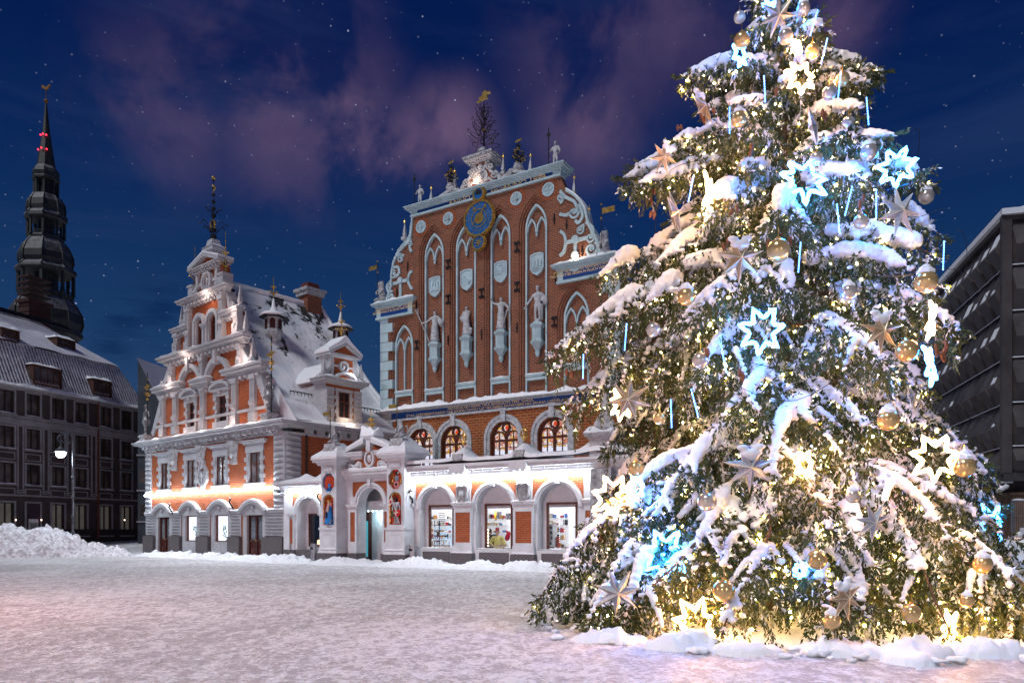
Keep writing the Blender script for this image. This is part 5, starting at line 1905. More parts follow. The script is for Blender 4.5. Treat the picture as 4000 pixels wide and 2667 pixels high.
for a, b, _, in doors:
    a, b = U(a), U(b)
    c = (a + b) / 2
    mb = MB()
    mb.box(a, b, .32, .40, .02, .22)
    for q in ((a, a + .10), (b - .10, b), (c - .09, c + .09)):
        mb.box(q[0], q[1], .26, .42, .02, zdt)
    mb.box(a, b, .26, .42, zdt - .12, zdt); mb.box(a, b, .26, .42, 1.0, 1.14)
    d = mb.build('door', [WOOD], ch)
    d.location.y = -.17
    for x0_, x1_ in ((a + .1, c - .09), (c + .09, b - .1)):
        mb = MB(); mb.box(x0_, x1_, .36, .38, 1.14, zdt - .12); mb.build('pane', [LACE], d)
        mb = MB(); mb.box(x0_, x1_, .33, .38, .22, 1.0)
        m2 = (x0_ + x1_) / 2
        mb.strip(circ(m2, .72, .2, 10), circ(m2, .72, .12, 10), .28, .34, 0, True)
        mb.box(m2 - .15, m2 + .15, .29, .34, .3, .5)
        mb.build('panel', [PANEL], d)
    mb = MB(); mb.ball((c, .22, 1.1), .05, 6); mb.build('handle', [GOLD], d)
WARMW = mat('lit office window', (.6, .6, .62), .6, em=(.80, .86, 1.0), es=1.05, var=.3, vs=2.2)
for k, (a, b, _, _) in enumerate(gw):
    a, b = U(a), U(b)
    mb = MB()
    mb.strip(rect(a, b, zwb, zwt), rect(a + .07, b - .07, zwb + .07, zwt - .07), .28, .38, 0, True)
    wn = mb.build('window', [FRAMEW], ch)
    wn.location.y = -.20
    mb = MB(); mb.box(a + .05, b - .05, .40, .42, zwb, zwt); mb.build('pane', [WARMW], wn)
    mb = MB()
    rn = random.Random(k)
    for q in range(26):
        x_, z_ = (a + b) / 2 + rn.uniform(-.1, .45) * (1 if k == 0 else .8), zwb + rn.uniform(.1, 1.0)
        mb.ball((x_, .37, z_), rn.uniform(.03, .08), 5, 0, 1, .3, 1)
    mb.build('potted_plant', [mat('grey leaves', (.25, .33, .36), .6, col2=(.05, .3, .22), vs=2, var=.4)], wn)
# first floor windows with block surrounds
mb = MB()
for a, b, _, _ in fw:
    a, b = U(a), U(b)
    for i in range(7):
        z0_, z1_ = zfb + (zft - zfb) * i / 7, zfb + (zft - zfb) * (i + 1) / 7
        w_ = .42 if i % 2 else .26
        mb.box(a - w_, a + .001, -.10 if i % 2 else -.06, .2, z0_ + .01, z1_ - .01)
        mb.box(b - .001, b + w_, -.10 if i % 2 else -.06, .2, z0_ + .01, z1_ - .01)
    mb.box(a - .34, b + .34, -.08, .2, zft, zft + .38)
    cornice(mb, a - .45, b + .45, zft + .50, zft + .72, .3, 0, 0)
    mb.box(a - .42, b + .42, -.12, .2, zfb - .22, zfb)
    mb.box(a - .3, b + .3, -.06, 0, zft + .38, zft + .5)
mb.build('window_surrounds', [WHITE], ch)
def cwindow(a, b, z0_, z1_, par, lit=None, y=.25, arch_top=False):
    mb = MB()
    if arch_top:
        q = (b - a) / 2
        mb.strip(opening((a + b) / 2, z0_, z1_ - q, q, q, 12), opening((a + b) / 2, z0_, z1_ - q, q - .09, q - .09, 12), y, y + .1)
    else:
        mb.strip(rect(a, b, z0_, z1_), rect(a + .08, b - .08, z0_ + .08, z1_ - .08), y, y + .1, 0, True)
    c = (a + b) / 2
    mb.box(c - .04, c + .04, y - .01, y + .09, z0_, z1_ - .05)
    zt_ = z0_ + (z1_ - z0_) * .62
    mb.box(a, b, y - .01, y + .09, zt_ - .05, zt_ + .05)
    wn = mb.build('window', [FRAMEW], par)
    mb = MB(); mb.box(a, b, y + .05, y + .07, z0_, z1_ - .02); mb.build('pane', [lit or GLASSD], wn)
    return wn
CURT = mat('curtained glass', (.16, .15, .16), .25, var=.6, vs=1.4, spec=.6)
for a, b, _, _ in fw:
    cwindow(U(a), U(b), zfb, zft, ch, CURT, .06)
# consoles, crest, side lamps
for px in (687, 794, 920):
    c = U(px)
    mb = MB()
    for k_, (w_, z0_, z1_, d_) in enumerate(((.36, zc0 - .35, zc0 - .1, .38), (.28, zc0 - .75, zc0 - .35, .30), (.2, zc0 - 1.35, zc0 - .75, .22), (.24, zc0 - 1.5, zc0 - 1.35, .26))):
        mb.box(c - w_, c + w_, -d_, 0, z0_, z1_)
    mb.ball((c, -.25, zc0 - .95), .2, 8)
    mb.build('console', [STONE], ch)
c, q = P(796, 1858)
mb = MB()
mb.strip([(c + .62 * math.cos(i * PI / 8) * (1 + .1 * (i % 2)), q + .72 * math.sin(i * PI / 8)) for i in range(16)], [(c + .42 * math.cos(i * PI / 8), q + .52 * math.sin(i * PI / 8)) for i in range(16)], -.16, 0, 0, True)
mb.box(c - .3, c + .3, -.14, 0, q + .6, q + .95); mb.box(c - .25, c + .25, -.14, 0, q - 1.0, q - .6)
mb.prism([(c - .42, q + .3), (c + .42, q + .3), (c + .35, q - .35), (c, q - .6), (c - .35, q - .35)], -.1, 0)
mb.cap((c, -.12, q - .3), .08, (c - .05, -.14, q + .25), .08)
mb.build('carved_crest', [STONE], ch)
for px, py in ((682, 1985), (918, 1965)):
    c = P(px, py)
    e = empty('dragon_lamp_bracket', SF.world(c[0], -.1, c[1]), -SF.th, 'small iron dragon bracket with snow ' + ('between the narrow door and the first lit window' if px < 700 else 'between the second lit window and the wide door'), 'wall bracket', 'iron dragon brackets')
    mb = MB()
    mb.tube([(0, 0, -.45), (.1, -.15, -.2), (-.08, -.25, .05), (.12, -.3, .25), (.25, -.35, .15)], [.03, .05, .05, .05, .03], 6)
    mb.build('dragon', [IRON], e)
    mb = MB(); mb.ball((-.02, -.25, .16), .07, 6, 0, 1.4, 1, .5); mb.ball((.12, -.3, .32), .06, 6, 0, 1.4, 1, .5); mb.build('snow_cap', [SNOW], e)
# quoins of the corner, front and side
def quoins(mb, z0_, z1_, n, w1, w2, x=0, sg=-1, side=True):
    for i in range(n):
        a, b = z0_ + (z1_ - z0_) * i / n, z0_ + (z1_ - z0_) * (i + 1) / n
        w_ = w1
        for m_ in ((0, 1) if side else (0,)):
            iy = (b - a) * .28
            if m_ == 0:
                x0_, x1_ = sorted((x, x + sg * w_))
                mb.box(x0_, x1_, -.06, .02, a, b)
                mb.add([(x0_, -.06, a + .03), (x1_, -.06, a + .03), (x1_, -.06, b - .03), (x0_, -.06, b - .03), (x0_ + .3, -.24, (a + b) / 2), (x1_ - .3, -.24, (a + b) / 2)],
                       [(0, 1, 5, 4), (2, 3, 4, 5), (1, 2, 5), (3, 0, 4)])
            else:
                mb.box(x - .02, x + .06, -.06, w_, a, b)
                mb.add([(x + .06, 0, a + .03), (x + .06, w_, a + .03), (x + .06, w_, b - .03), (x + .06, 0, b - .03), (x + .24, .3, (a + b) / 2), (x + .24, w_ - .3, (a + b) / 2)],
                       [(0, 1, 5, 4), (2, 3, 4, 5), (1, 2, 5), (3, 0, 4)])
mb = MB()
quoins(mb, zh0 + .16, zc0, 13, 1.05, 1.0)
mb.box(-.02, .10, 0, 1.1, zp, zh0 + .16)
mb.build('quoins', [WHITE], ch)
mb = MB()
quoins(mb, zh0 + .16, zc0, 13, .9, .9, x=xl, sg=1, side=False)
mb.build('quoins', [WHITE], ch)
# great cornice front and side
mb, sn = MB(), MB()
cornice(mb, xl, 0, zc0 + .28, zc1, .75, 0, 0)
mb.box(xl, 0, -.12, .1, zc0 - .05, zc0 + .10)
modil(mb, xl + .1, -.1, zc0 + .02, zc0 + .30, .45, 26, wd=.42)
mb.box(-.05, .42, 0, 8.9, zc0 + .32, zc1 - .18); mb.box(-.05, .72, 0, 8.9, zc1 - .18, zc1); mb.box(0, .1, 0, 8.9, zc0 - .05, zc0 + .1)
for i in range(9):
    mb.box(0, .36, 1.3 + i * .8, 1.7 + i * .8, zc0 + .05, zc0 + .32)
for a, b in ((U(585), U(600)), (U(1040), U(1056))):
    pass
mb.build('great_cornice', [WHITE], ch)
snowcap(sn, xl - .6, .6, -.7, .05, zc1, .16, seed=3)
snowcap(sn, -.2, .75, 0, 8.9, zc1, .45, seed=6)
sn.build('snow_on_cornice', [SNOW], ch)
mb = MB(); mb.tube([(.12, 1.35, zc0), (.12, 1.35, 2.6)], .06, 6)
mb.build('downpipe', [IRON], ch)

# gable storey 1
mb = MB()
xa, xb = U(594), U(1056)
cL, cR = U(745), U(862)
w1 = [(730, 758, 1573, 1668), (845, 882, 1544, 1644)]
z1t, z1b = zz((744, 1573), (863, 1544)), zz((744, 1668), (863, 1644))
W1 = [(U(a), U(b)) for a, b, _, _ in w1]
hs = [rect(a, b, z1b, z1t) for a, b in W1]
mb.prism([(xa, zc1), (xa, zc1 + .45), (xa + .25, zc1 + .75), (U(634), zl0), (U(1006), zl0), (xb - .25, zc1 + .9), (xb, zc1 + .6), (xb, zc1)], .1, .6, 0, hs)
# storey 2
xa2, xb2 = U(648), U(958)
mb.prism([(xa2 - .35, zl0 + .01), (xa2 + .75, z20), (xb2 - .95, z20), (xb2 + .2, zl0 + .01)], .14, .6)
xa3, xb3, xa4, xb4 = U(690), U(924), U(735), U(870)
W3 = [(U(765), U(790)), (U(815), U(843))]
z3t, z3b = zz((778, 1243), (830, 1225)), zz((778, 1343), (830, 1326))
hs = [opening((a + b) / 2, z3b, z3t - (b - a) / 2, (b - a) / 2, (b - a) / 2, 12) for a, b in W3]
mb.prism([(xa3 - .3, z21 - .02), (xa3 + .1, z31), (xa4 - .5, z31 + .02), (xa4 - .45, z40), (xb4 + .45, z40), (xb4 + .5, z31 + .02), (xb3 - .1, z31), (xb3 + .3, z21 - .02)], .16, .6, 0, hs)
p0, p1 = U(748), U(866)
zpb = z41
zpd = zz((735, 1070), (875, 1035))                    # underside of the small pediment
zpt = Z(821, 990)
mb.prism([(p0, zpb), (p0 + .25, zpd), (p1 - .25, zpd), (p1, zpb)], .2, .7)
pcx = (p0 + p1) / 2
mb.prism([(pcx - 1.6, zpd + .2), (pcx, zpt - .1), (pcx + 1.6, zpd + .2)], .05, .6)
mb.build('gable_brick', [ORANGE], ch)
mb, sn = MB(), MB()
# sloping white borders with teeth
for sg, e0_, e1_, z0_, z1_ in ((-1, xa, U(634), zc1 + .55, zl0), (1, xb, U(1006), zc1 + .7, zl0)):
    ribbon(mb, [(e0_, z0_), (e0_ - sg * .25, z0_ + .3), (e1_, z1_)], .42, -.02, .65)
    for i in range(9):
        t_ = (i + .5) / 9
        x_ = e0_ + (e1_ - e0_) * t_ - sg * .32
        z_ = z0_ + .3 + (z1_ - z0_ - .3) * t_
        mb.box(x_ - .15, x_ + .15, 0, .12, z_ - .12, z_ + .10)
# pilasters of storey 1
def pilaster(c, w_, z0_, z1_, y=0, d=.22):
    mb.box(c - w_, c + w_, y - d, y + .12, z0_, z1_)
    mb.box(c - w_ * 1.25, c + w_ * 1.25, y - d - .07, y + .12, z0_, z0_ + .55)
    mb.box(c - w_ * 1.25, c + w_ * 1.25, y - d - .07, y + .12, z1_ - .35, z1_ - .05)
    for q in (-.5, 0, .5):
        mb.box(c + q * w_ - .03, c + q * w_ + .03, y - d - .03, y - d, z0_ + (z1_ - z0_) * .5, z1_ - .4)
    mb.ball((c, y - d - .03, z0_ + (z1_ - z0_) * .38), w_ * .8, 6)
for px in (637, 686, 794, 918, 990):
    pilaster(U(px), .26, zc1 + .3, zl0 + .05, .1)
mb.box(xa, xb, -.06, .1, zc1 + .0, zc1 + .28)
mb.box(xa + .3, xb - .3, -.04, .1, zc1 + .95, zc1 + 1.12)
for a, b in W1:
    for i in range(6):
        z0_, z1_ = z1b + (z1t - z1b) * i / 6, z1b + (z1t - z1b) * (i + 1) / 6
        w_ = .38 if i % 2 else .24
        mb.box(a - w_, a + .001, -.03 if i % 2 else .02, .3, z0_ + .01, z1_ - .01)
        mb.box(b - .001, b + w_, -.03 if i % 2 else .02, .3, z0_ + .01, z1_ - .01)
    c, h = (a + b) / 2, (b - a) / 2
    mb.box(a - .36, b + .36, -.04, .2, z1t, z1t + .32)
    A = arch(c, z1t + .42, h + .62, .52, 12)
    mb.strip(A, arch(c, z1t + .42, h + .42, .34, 12), -.22, .15)
    mb.box(c - h - .62, c + h + .62, -.18, .15, z1t + .32, z1t + .44)
    mb.prism(arch(c, z1t + .43, h + .5, .42, 12), -.02, .12)
    mb.ball((c, -.14, z1t + .2), .14, 6)
    snowcap(sn, c - h - .5, c + h + .5, -.22, .1, z1t + .92, .06, seed=c)
    mb.box(a - .35, b + .35, -.08, .2, z1b - .72, z1b)
    cwindow(a, b, z1b, z1t, ch, GLASSD, .22)
# ledges of storey 1 (two wings) and blind arches between them
for a, b in ((xa + 1.0, U(706)), (U(894), xb - .9)):
    cornice(mb, a, b, zl0, zl1, .5, .1, 0)
    modil(mb, a, b, zl0 - .22, zl0, .28, max(4, int((b - a) / .55)), .1)
    snowcap(sn, a - .4, b + .4, -.4, .3, zl1, .12, seed=a)
c = U(794)
cornice(mb, c - .75, c + .75, zl0 - .15, zl1 - .15, .42, -.05, 0)
snowcap(sn, c - 1.1, c + 1.1, -.45, .1, zl1 - .15, .10, seed=c)
for a, b in ((U(700), U(786)), (U(802), U(898))):
    c, h = (a + b) / 2, (b - a) / 2
    zz_ = z20 - .35 - h
    mb.strip(arch(c, zz_, h, h, 18), arch(c, zz_, h - .26, h - .26, 18), -.14, .2)
    mb.strip(arch(c, zz_, h - .26, h - .26, 18), arch(c, zz_, h - .4, h - .4, 18), -.04, .2)
    mb.box(c - h, c - h + .3, -.08, .2, zl0 - .4, zz_); mb.box(c + h - .3, c + h, -.08, .2, zl0 - .4, zz_)
    mb.frust(c - .16, c + .16, -.28, .1, zz_ + h - .5, z20, 0, 0)
    mb.box(c - h * .72, c + h * .72, .0, .2, zz_ - .55, zz_ - .05)
pilaster(U(794), .22, zl1 - .1, z20 - .1, .02)
for px in (672, 938):
    pilaster(U(px), .2, zl1, z20, .1)
# stepped corner pieces of storey 2
for sg, e_ in ((-1, xa2), (1, xb2)):
    ribbon(mb, [(e_ + sg * .45, zl1), (e_ - sg * .35, (zl1 + z20) / 2 + .2), (e_ - sg * .75, z20)], .42, -.04, .6)
    for i in range(5):
        mb.box(*sorted((e_ - sg * (.35 + .20 * i), e_ - sg * (.10 + .20 * i))), .02, .16, zl1 + .25 + i * .3, zl1 + .50 + i * .3)
    mb.ball((e_ + sg * .55, .1, zl1 + .25), .28, 8)
cornice(mb, xa2 + .1, xb2 - .1, z20, z21, .62, .1, 0)
modil(mb, xa2 + .3, xb2 - .3, z20 - .24, z20 + .04, .36, 18, .1)
snowcap(sn, xa2 - .4, xb2 + .4, -.5, .2, z21, .10, seed=8)
# storey 3
for a, b in W3:
    c, h = (a + b) / 2, (b - a) / 2
    zs_ = z3t - h
    mb.strip(opening(c, z21, zs_, h + .34, h + .34, 16), opening(c, z21, zs_, h + .10, h + .10, 16), -.10, .2)
    mb.strip(opening(c, z21, zs_, h + .10, h + .10, 16), opening(c, z21, zs_, h, h, 16), .02, .4)
    cwindow(a, b, z3b, z3t, ch, GLASSD, .27, True)
c = (W3[0][1] + W3[1][0]) / 2
cornice(mb, c - .32, c + .32, z3t - .75, z3t - .5, .12, -.1, 0)
for px, zt_ in ((735, z40), (866, z40), (690, z31 - .1), (925, z31 - .1)):
    pilaster(U(px), .24, z21 + .1, zt_ - .05, .1)
for a, b in ((xa3 - .1, xa4 - .35), (xb4 + .35, xb3 + .1)):
    cornice(mb, a, b, z30, z31 + .06, .42, .1, 0)
    modil(mb, a, b, z30 - .2, z30, .25, 4, .1)
    snowcap(sn, a - .3, b + .3, -.3, .4, z31 + .06, .12, seed=a)
for sg, e_ in ((-1, xa3), (1, xb3)):
    ribbon(mb, smooth_path([(e_ + sg * .5, z21 + .05), (e_ + sg * .15, z21 + .55), (e_ + sg * .1, z30)], 4), .22, .0, .6)
    pts = smooth_path([(e_ - sg * .3, z31 + .1), (e_ - sg * .95, z31 + .35), (e_ - sg * 1.05, z31 + .9), (e_ - sg * 1.3, z40)], 4)
    ribbon(mb, pts, .24, .0, .6)
    scroll(mb, e_ - sg * .65, z31 + .35, .24, .1)
    obelisk(mb, e_ + sg * .55, .3, z21 + .05, 1.5, .24)
    obelisk(mb, e_ + sg * -.1, .3, z31 + .08, 1.5, .22)
for e_ in (xa2 + .0, xb2 + .0):
    obelisk(mb, e_ + (.35 if e_ > -8 else -.35), .3, zl1 + .02, 1.75, .26)
cornice(mb, xa4 - .45, xb4 + .45, z40, z41, .55, .1, 0)
modil(mb, xa4 - .3, xb4 + .3, z40 - .22, z40 + .03, .34, 11, .1)
snowcap(sn, xa4 - .9, xb4 + .9, -.4, .3, z41, .08, seed=11)
# top piece
zo = (zpb + zpd) / 2 - .02
A = [(pcx + .62 * math.cos(i * PI / 10), zo + .72 * math.sin(i * PI / 10)) for i in range(20)]
B = [(pcx + .42 * math.cos(i * PI / 10), zo + .52 * math.sin(i * PI / 10)) for i in range(20)]
mb.strip(A, B, -.06, .2, 0, True)
mb.strip(B, [(pcx + .36 * math.cos(i * PI / 10), zo + .45 * math.sin(i * PI / 10)) for i in range(20)], .02, .2, 0, True)
mb.ball((pcx, .12, zo + .08), .2, 8, 0, .8, .7, 1.2)
mb.box(pcx - .08, pcx + .08, .0, .2, zo - .5, zo - .1)
for sg in (-1, 1):
    mb.box(*sorted((pcx + sg * .62, pcx + sg * 1.25)), .06, .2, zo - .1, zo + .1)
    ribbon(mb, smooth_path([(pcx + sg * 1.75, zpb), (pcx + sg * 1.5, zpb + .5), (pcx + sg * 1.2, zo), (pcx + sg * 1.3, zpd)], 4), .28, -.02, .7)
    mb.box(pcx + sg * 1.95 - .28, pcx + sg * 1.95 + .28, -.1, .6, zpb, zpb + .75)
    mb.box(pcx + sg * 1.95 - .34, pcx + sg * 1.95 + .34, -.16, .6, zpb + .75, zpb + .88)
    mb.ball((pcx + sg * 1.4, .0, zpb + .25), .25, 8)
mb.box(pcx - .09, pcx + .09, .0, .2, zo + .7, zpd)
cornice(mb, pcx - 1.6, pcx + 1.6, zpd, zpd + .25, .4, .1, 0)
modil(mb, pcx - 1.6, pcx + 1.6, zpd - .14, zpd + .02, .24, 9, .1)
for sg in (-1, 1):
    ribbon(mb, [(pcx + sg * 1.95, zpd + .28), (pcx, zpt)], .24, -.28, .8)
    ribbon(sn, [(pcx + sg * 1.95, zpd + .44), (pcx, zpt + .17)], .12, -.26, .8)
mb.box(pcx - .55, pcx + .55, .1, .9, zpt - .2, zpt + .3)
mb.frust(pcx - .75, pcx + .75, .0, 1.0, zpt + .3, zpt + .6, .1, .1)
mb.frust(pcx - .42, pcx + .42, .15, .85, zpt + .6, zpt + 1.1, .12, .1)
snowcap(sn, pcx - .68, pcx + .68, .02, .95, zpt + .6, .12, seed=3, step=.1)
mb.build('gable_trim', [WHITE], ch)
sn.build('snow_on_gable', [SNOW], ch)
g = MB()
finial(g, pcx, .5, zpt + 1.05, 4.1, .9, seed=4, balls=9)
g.build('iron_finial', [IRON], ch)
g = MB()
g.ball((pcx, .5, zpt + 5.15), .13, 8); g.ball((pcx, .5, zpt + 4.6), .11, 8); g.prism([(pcx - .12, zpt + 4.2), (pcx + .28, zpt + 4.45), (pcx + .05, zpt + 4.6)], .47, .53)
for k in range(8):
    a = k * PI / 4
    g.ball((pcx + .25 * math.cos(a), .45, zpt + 2.1 + .25 * math.sin(a)), .10, 6)
g.build('gilded_ornament', [GOLD], ch)
g = MB()
for sg in (-1, 1): finial(g, pcx + sg * 1.95, .25, zpb + .88, 2.7, .38, seed=5, balls=6)
g.build('gilded_finial', [GOLD], ch)

# steep roof with slipped snow
rx = pcx
ry0, ry1 = .6, 8.9
zr = 18.0
ez = zc1 + .05
ROOF = bpy.data.materials.new('snowy slate roof')
ROOF.use_nodes = True
t = NT(ROOF.node_tree)
p_ = t.n('ShaderNodeBsdfPrincipled'); o_ = t.n('ShaderNodeOutputMaterial'); t.l(p_.outputs[0], o_.inputs[0])
oc = t.n('ShaderNodeTexCoord').outputs['Object']
a_ = t.noise(.42, 5, .65, oc, .4); b_ = t.noise(3.0, 5, .7, oc)
f_ = t.math('ADD', t.math('MULTIPLY', a_, .75), t.math('MULTIPLY', b_, .25))
sep_ = t.n('ShaderNodeSeparateXYZ'); t.l(oc, sep_.inputs[0])
hi_ = t.maprange(sep_.outputs[2], 11.5, 17.5, -.07, .045)
f_ = t.math('ADD', f_, hi_)
msk = t.maprange(f_, .528, .56, 0, 1)
wv_ = t.n('ShaderNodeTexWave', wave_type='BANDS', bands_direction='Z'); wv_.inputs['Scale'].default_value = 3.2; t.l(oc, wv_.inputs['Vector'])
tile = t.mix(wv_.outputs[0], (.012, .011, .012), (.035, .03, .03))
t.l(t.mix(msk, (.74, .73, .77), tile), p_.inputs['Base Color'])
p_.inputs['Roughness'].default_value = .7
bn = t.n('ShaderNodeBump'); bn.inputs['Strength'].default_value = .7; bn.inputs['Distance'].default_value = .08
t.l(t.math('SUBTRACT', t.noise(1.6, 6, .65, oc), msk), bn.inputs['Height']); t.l(bn.outputs[0], p_.inputs['Normal'])
mb = MB()
for sg in (1, -1):
    ex = .45 if sg > 0 else xl - .45
    n, m_ = 22, 22
    vs, fs = [], []
    for i in range(n + 1):
        for j in range(m_ + 1):
            t_ = i / n                                   # 0 eave, 1 ridge
            x_ = ex + (rx - ex) * t_
            z_ = ez + (zr - ez) * (t_ ** 1.12) - .35 * math.sin(PI * t_) * (1 if t_ < 1 else 0)
            y_ = ry0 + (ry1 - ry0) * j / m_
            q = noise.noise(Vector((x_ * .8, y_ * .8, z_ * .5))) * .16 * min(1, (1 - t_) * 6)
            vs.append((x_ + sg * q * .6, y_, z_ + q))
    for i in range(n):
        for j in range(m_):
            a = i * (m_ + 1) + j
            fs.append((a, a + 1, a + m_ + 2, a + m_ + 1))
    k = len(vs)
    mb.add(vs, fs)
mb.prism([(xl - .3, ez), (rx, zr - .1), (.3, ez)], ry0, ry0 + .1)
mb.prism([(xl - .3, ez), (rx, zr - .1), (.3, ez)], ry1 - .1, ry1)
for i in range(8): pass
rf = mb.build('roof', [ROOF], ch, smooth=False)
mb = MB(); mb.tube([(rx, ry0 + (ry1 - ry0) * i / 14, zr + .03 + .04 * noise.noise(Vector((i * .8, 2, 1)))) for i in range(15)], .17, 7); mb.tube([(.45, ry1 - .02, ez + .1), (rx * .5, ry1 - .02, ez + (zr - ez) * .47), (rx, ry1 - .02, zr)], .14, 6)
mb.build('ridge_snow', [SNOW], rf)
# snow guard rails
mb = MB()
for y0_, y1_, z_ in ((1.3, 4.4, 10.0), (6.3, 8.3, 9.6)):
    t_ = ((z_ - ez) / (zr - ez)) ** (1 / 1.12)
    x_ = .45 + (rx - .45) * t_ + .35
    mb.tube([(x_, y0_, z_), (x_, y1_, z_ - .05)], .035, 5)
    for i in range(int((y1_ - y0_) / .25)):
        mb.tube([(x_, y0_ + i * .25, z_), (x_ - .1, y0_ + i * .25 + .12, z_ - .2)], .02, 4)
mb.build('snow_guard', [IRON], rf)
# chimney on the ridge
mb = MB()
cy_ = ry1 - 1.0
mb.box(rx - .55, rx + .55, cy_ - .6, cy_ + .6, zr - 1.6, zr + .55, 0)
mb.box(rx - .70, rx + .70, cy_ - .75, cy_ + .75, zr + .55, zr + .85, 1)
mb.box(rx - .82, rx + .82, cy_ - .87, cy_ + .87, zr + .85, zr + 1.05, 1)
mb.frust(rx - .5, rx + .5, cy_ - .55, cy_ + .55, zr + 1.05, zr + 1.5, .1, .1, 2)
mb.build('chimney', [RED, STONE, mat('dark red chimney cap', (.12, .025, .02), .7)], rf)
# small hexagonal roof turrets
def turret(px, py, sc_=1.0):
    Y = 42.0
    while Y < 62:                                        # walk down the ray until it meets the roof slope
        X = (px - CX) / FPX * Y
        z_ = EYE + (HY - py) / FPX * Y
        lx = (X - SF.ox) * SF.c - (Y - SF.oy) * SF.s
        ly = (X - SF.ox) * SF.s + (Y - SF.oy) * SF.c
        t_ = (lx - .45) / (rx - .45)
        if 0 <= t_ <= 1 and z_ < ez + (zr - ez) * t_ ** 1.12:
            break
        Y += .05
    lx += .55; z0_ = z_ - 1.0 * sc_
    mb = MB()
    s = sc_
    mb.lathe([(.35 * s, z0_ - .4), (.72 * s, z0_ + .1), (.78 * s, z0_ + .3), (.70 * s, z0_ + .45), (.70 * s, z0_ + 1.5 * s), (.82 * s, z0_ + 1.62 * s)], lx, ly, 6, 0, R(30 + 20))
    tr = mb.build('roof_turret', [STONE], rf)
    mb = MB()
    for k in range(6):
        a = R(50) + k * PI / 3 + PI / 6
        dx, dy = math.cos(a), math.sin(a)
        c = Vector((lx + dx * .62 * s, ly + dy * .62 * s, 0))
        q = Vector((-dy, dx, 0)) * .22 * s
        o_ = Vector((dx, dy, 0)) * .03
        zz0, zz1 = z0_ + .6 * s, z0_ + 1.3 * s
        mb.add([c - q + o_ + Vector((0, 0, zz0)), c + q + o_ + Vector((0, 0, zz0)), c + q + o_ + Vector((0, 0, zz1)), c + o_ + Vector((0, 0, zz1 + .15)), c - q + o_ + Vector((0, 0, zz1))], [(0, 1, 2, 3, 4)])
    mb.build('opening', [mat('dark red opening', (.05, .012, .01), .6)], tr)
    mb = MB()
    mb.lathe([(1.15 * s, z0_ + 1.55 * s), (1.18 * s, z0_ + 1.62 * s), (.05, z0_ + 1.75 * s)], lx, ly, 6, 0, R(50))
    mb.build('eave', [IRON], tr)
    mb = MB()
    mb.lathe([(1.14 * s, z0_ + 1.66 * s), (1.08 * s, z0_ + 1.82 * s), (.75 * s, z0_ + 2.02 * s), (.28 * s, z0_ + 2.2 * s), (.16 * s, z0_ + 2.6 * s), (.04, z0_ + 3.2 * s)], lx, ly, 12)
    mb.build('snow_cap', [SNOW], tr, smooth=True)
    g = MB(); finial(g, lx, ly, z0_ + 3.3 * s, 1.7 * s, .3, seed=px, balls=3); g.build('finial', [GOLD], tr)
turret(1050, 1275, .78)
turret(1312, 1318, .78)
# the dormer with its own little gable, over the side wall
mb, ob, sn = MB(), MB(), MB()
dy0, dy1 = 3.0, 6.0
dc = (dy0 + dy1) / 2
DZ = zc1 + .1
X0 = -.10
def sbox(m, a, b, x0_, x1_, z0_, z1_): m.box(x0_, x1_, a, b, z0_, z1_)
ob.box(-3.6, X0, dy0, dy1, DZ - .1, DZ + 3.35)
for y_ in (dy0 + .28, dy1 - .28):
    for i in range(9):
        mb.box(X0 - .05, X0 + (.12 if i % 2 else .16), y_ - .3, y_ + .3, DZ + .1 + i * .33, DZ + .40 + i * .33)
mb.box(-3.6, X0 - .02, dy0 - .02, dy0 + .1, DZ, DZ + 3.3)
for i in range(7):
    w_ = .34 if i % 2 else .22
    for s in (-1, 1):
        a_ = dc + s * .48
        mb.box(X0, X0 + .08, *sorted((a_, a_ + s * w_)), DZ + .75 + i * .29, DZ + 1.02 + i * .29)
mb.box(X0, X0 + .1, dc - .75, dc + .75, DZ + 2.8, DZ + 3.05)
mb.box(X0, X0 + .14, dc - .8, dc + .8, DZ + .15, DZ + .62)
mb.box(X0, X0 + .18, dc - .7, dc + .7, DZ + .62, DZ + .74)
for k, (p, a, b) in enumerate(((.15, 0, .12), (.25, .12, .22), (.42, .22, .42), (.5, .42, .5))):
    mb.box(-1.2, X0 + p, dy0 - p, dy1 + p, DZ + 3.3 + a, DZ + 3.3 + b)
mb.prism([], 0, 0) if False else None
# segmental hood and upper stage
def yz(mbx, pts, x0_, x1_, mi=0):
    """polygon in y,z extruded along x"""
    t_ = MB(); t_.prism(pts, x0_, x1_, 0)
    mbx.add([(v[1], v[0], v[2]) for v in t_.v], t_.f, mi)
def yzstrip(mbx, A, B, x0_, x1_, closed=False):
    t_ = MB(); t_.strip(A, B, x0_, x1_, 0, closed)
    mbx.add([(v[1], v[0], v[2]) for v in t_.v], t_.f)
zd = DZ + 3.8
yzstrip(mb, arch(dc, zd - .05, .95, .62, 14), arch(dc, zd - .05, .75, .44, 14), X0 - .3, X0 + .42)
yz(ob, [(dc - 1.0, zd), (dc - .95, zd + 1.75), (dc + .95, zd + 1.75), (dc + 1.0, zd)], X0 - .9, X0 - .05)
A = [(dc + .40 * math.cos(i * PI / 8), zd + 1.05 + .46 * math.sin(i * PI / 8)) for i in range(16)]
B = [(dc + .26 * math.cos(i * PI / 8), zd + 1.05 + .32 * math.sin(i * PI / 8)) for i in range(16)]
yzstrip(mb, A, B, X0 - .1, X0 + .12, True)
mb.ball((X0, dc, zd + 1.05), .18, 8, 0, .6, .8, 1.2)
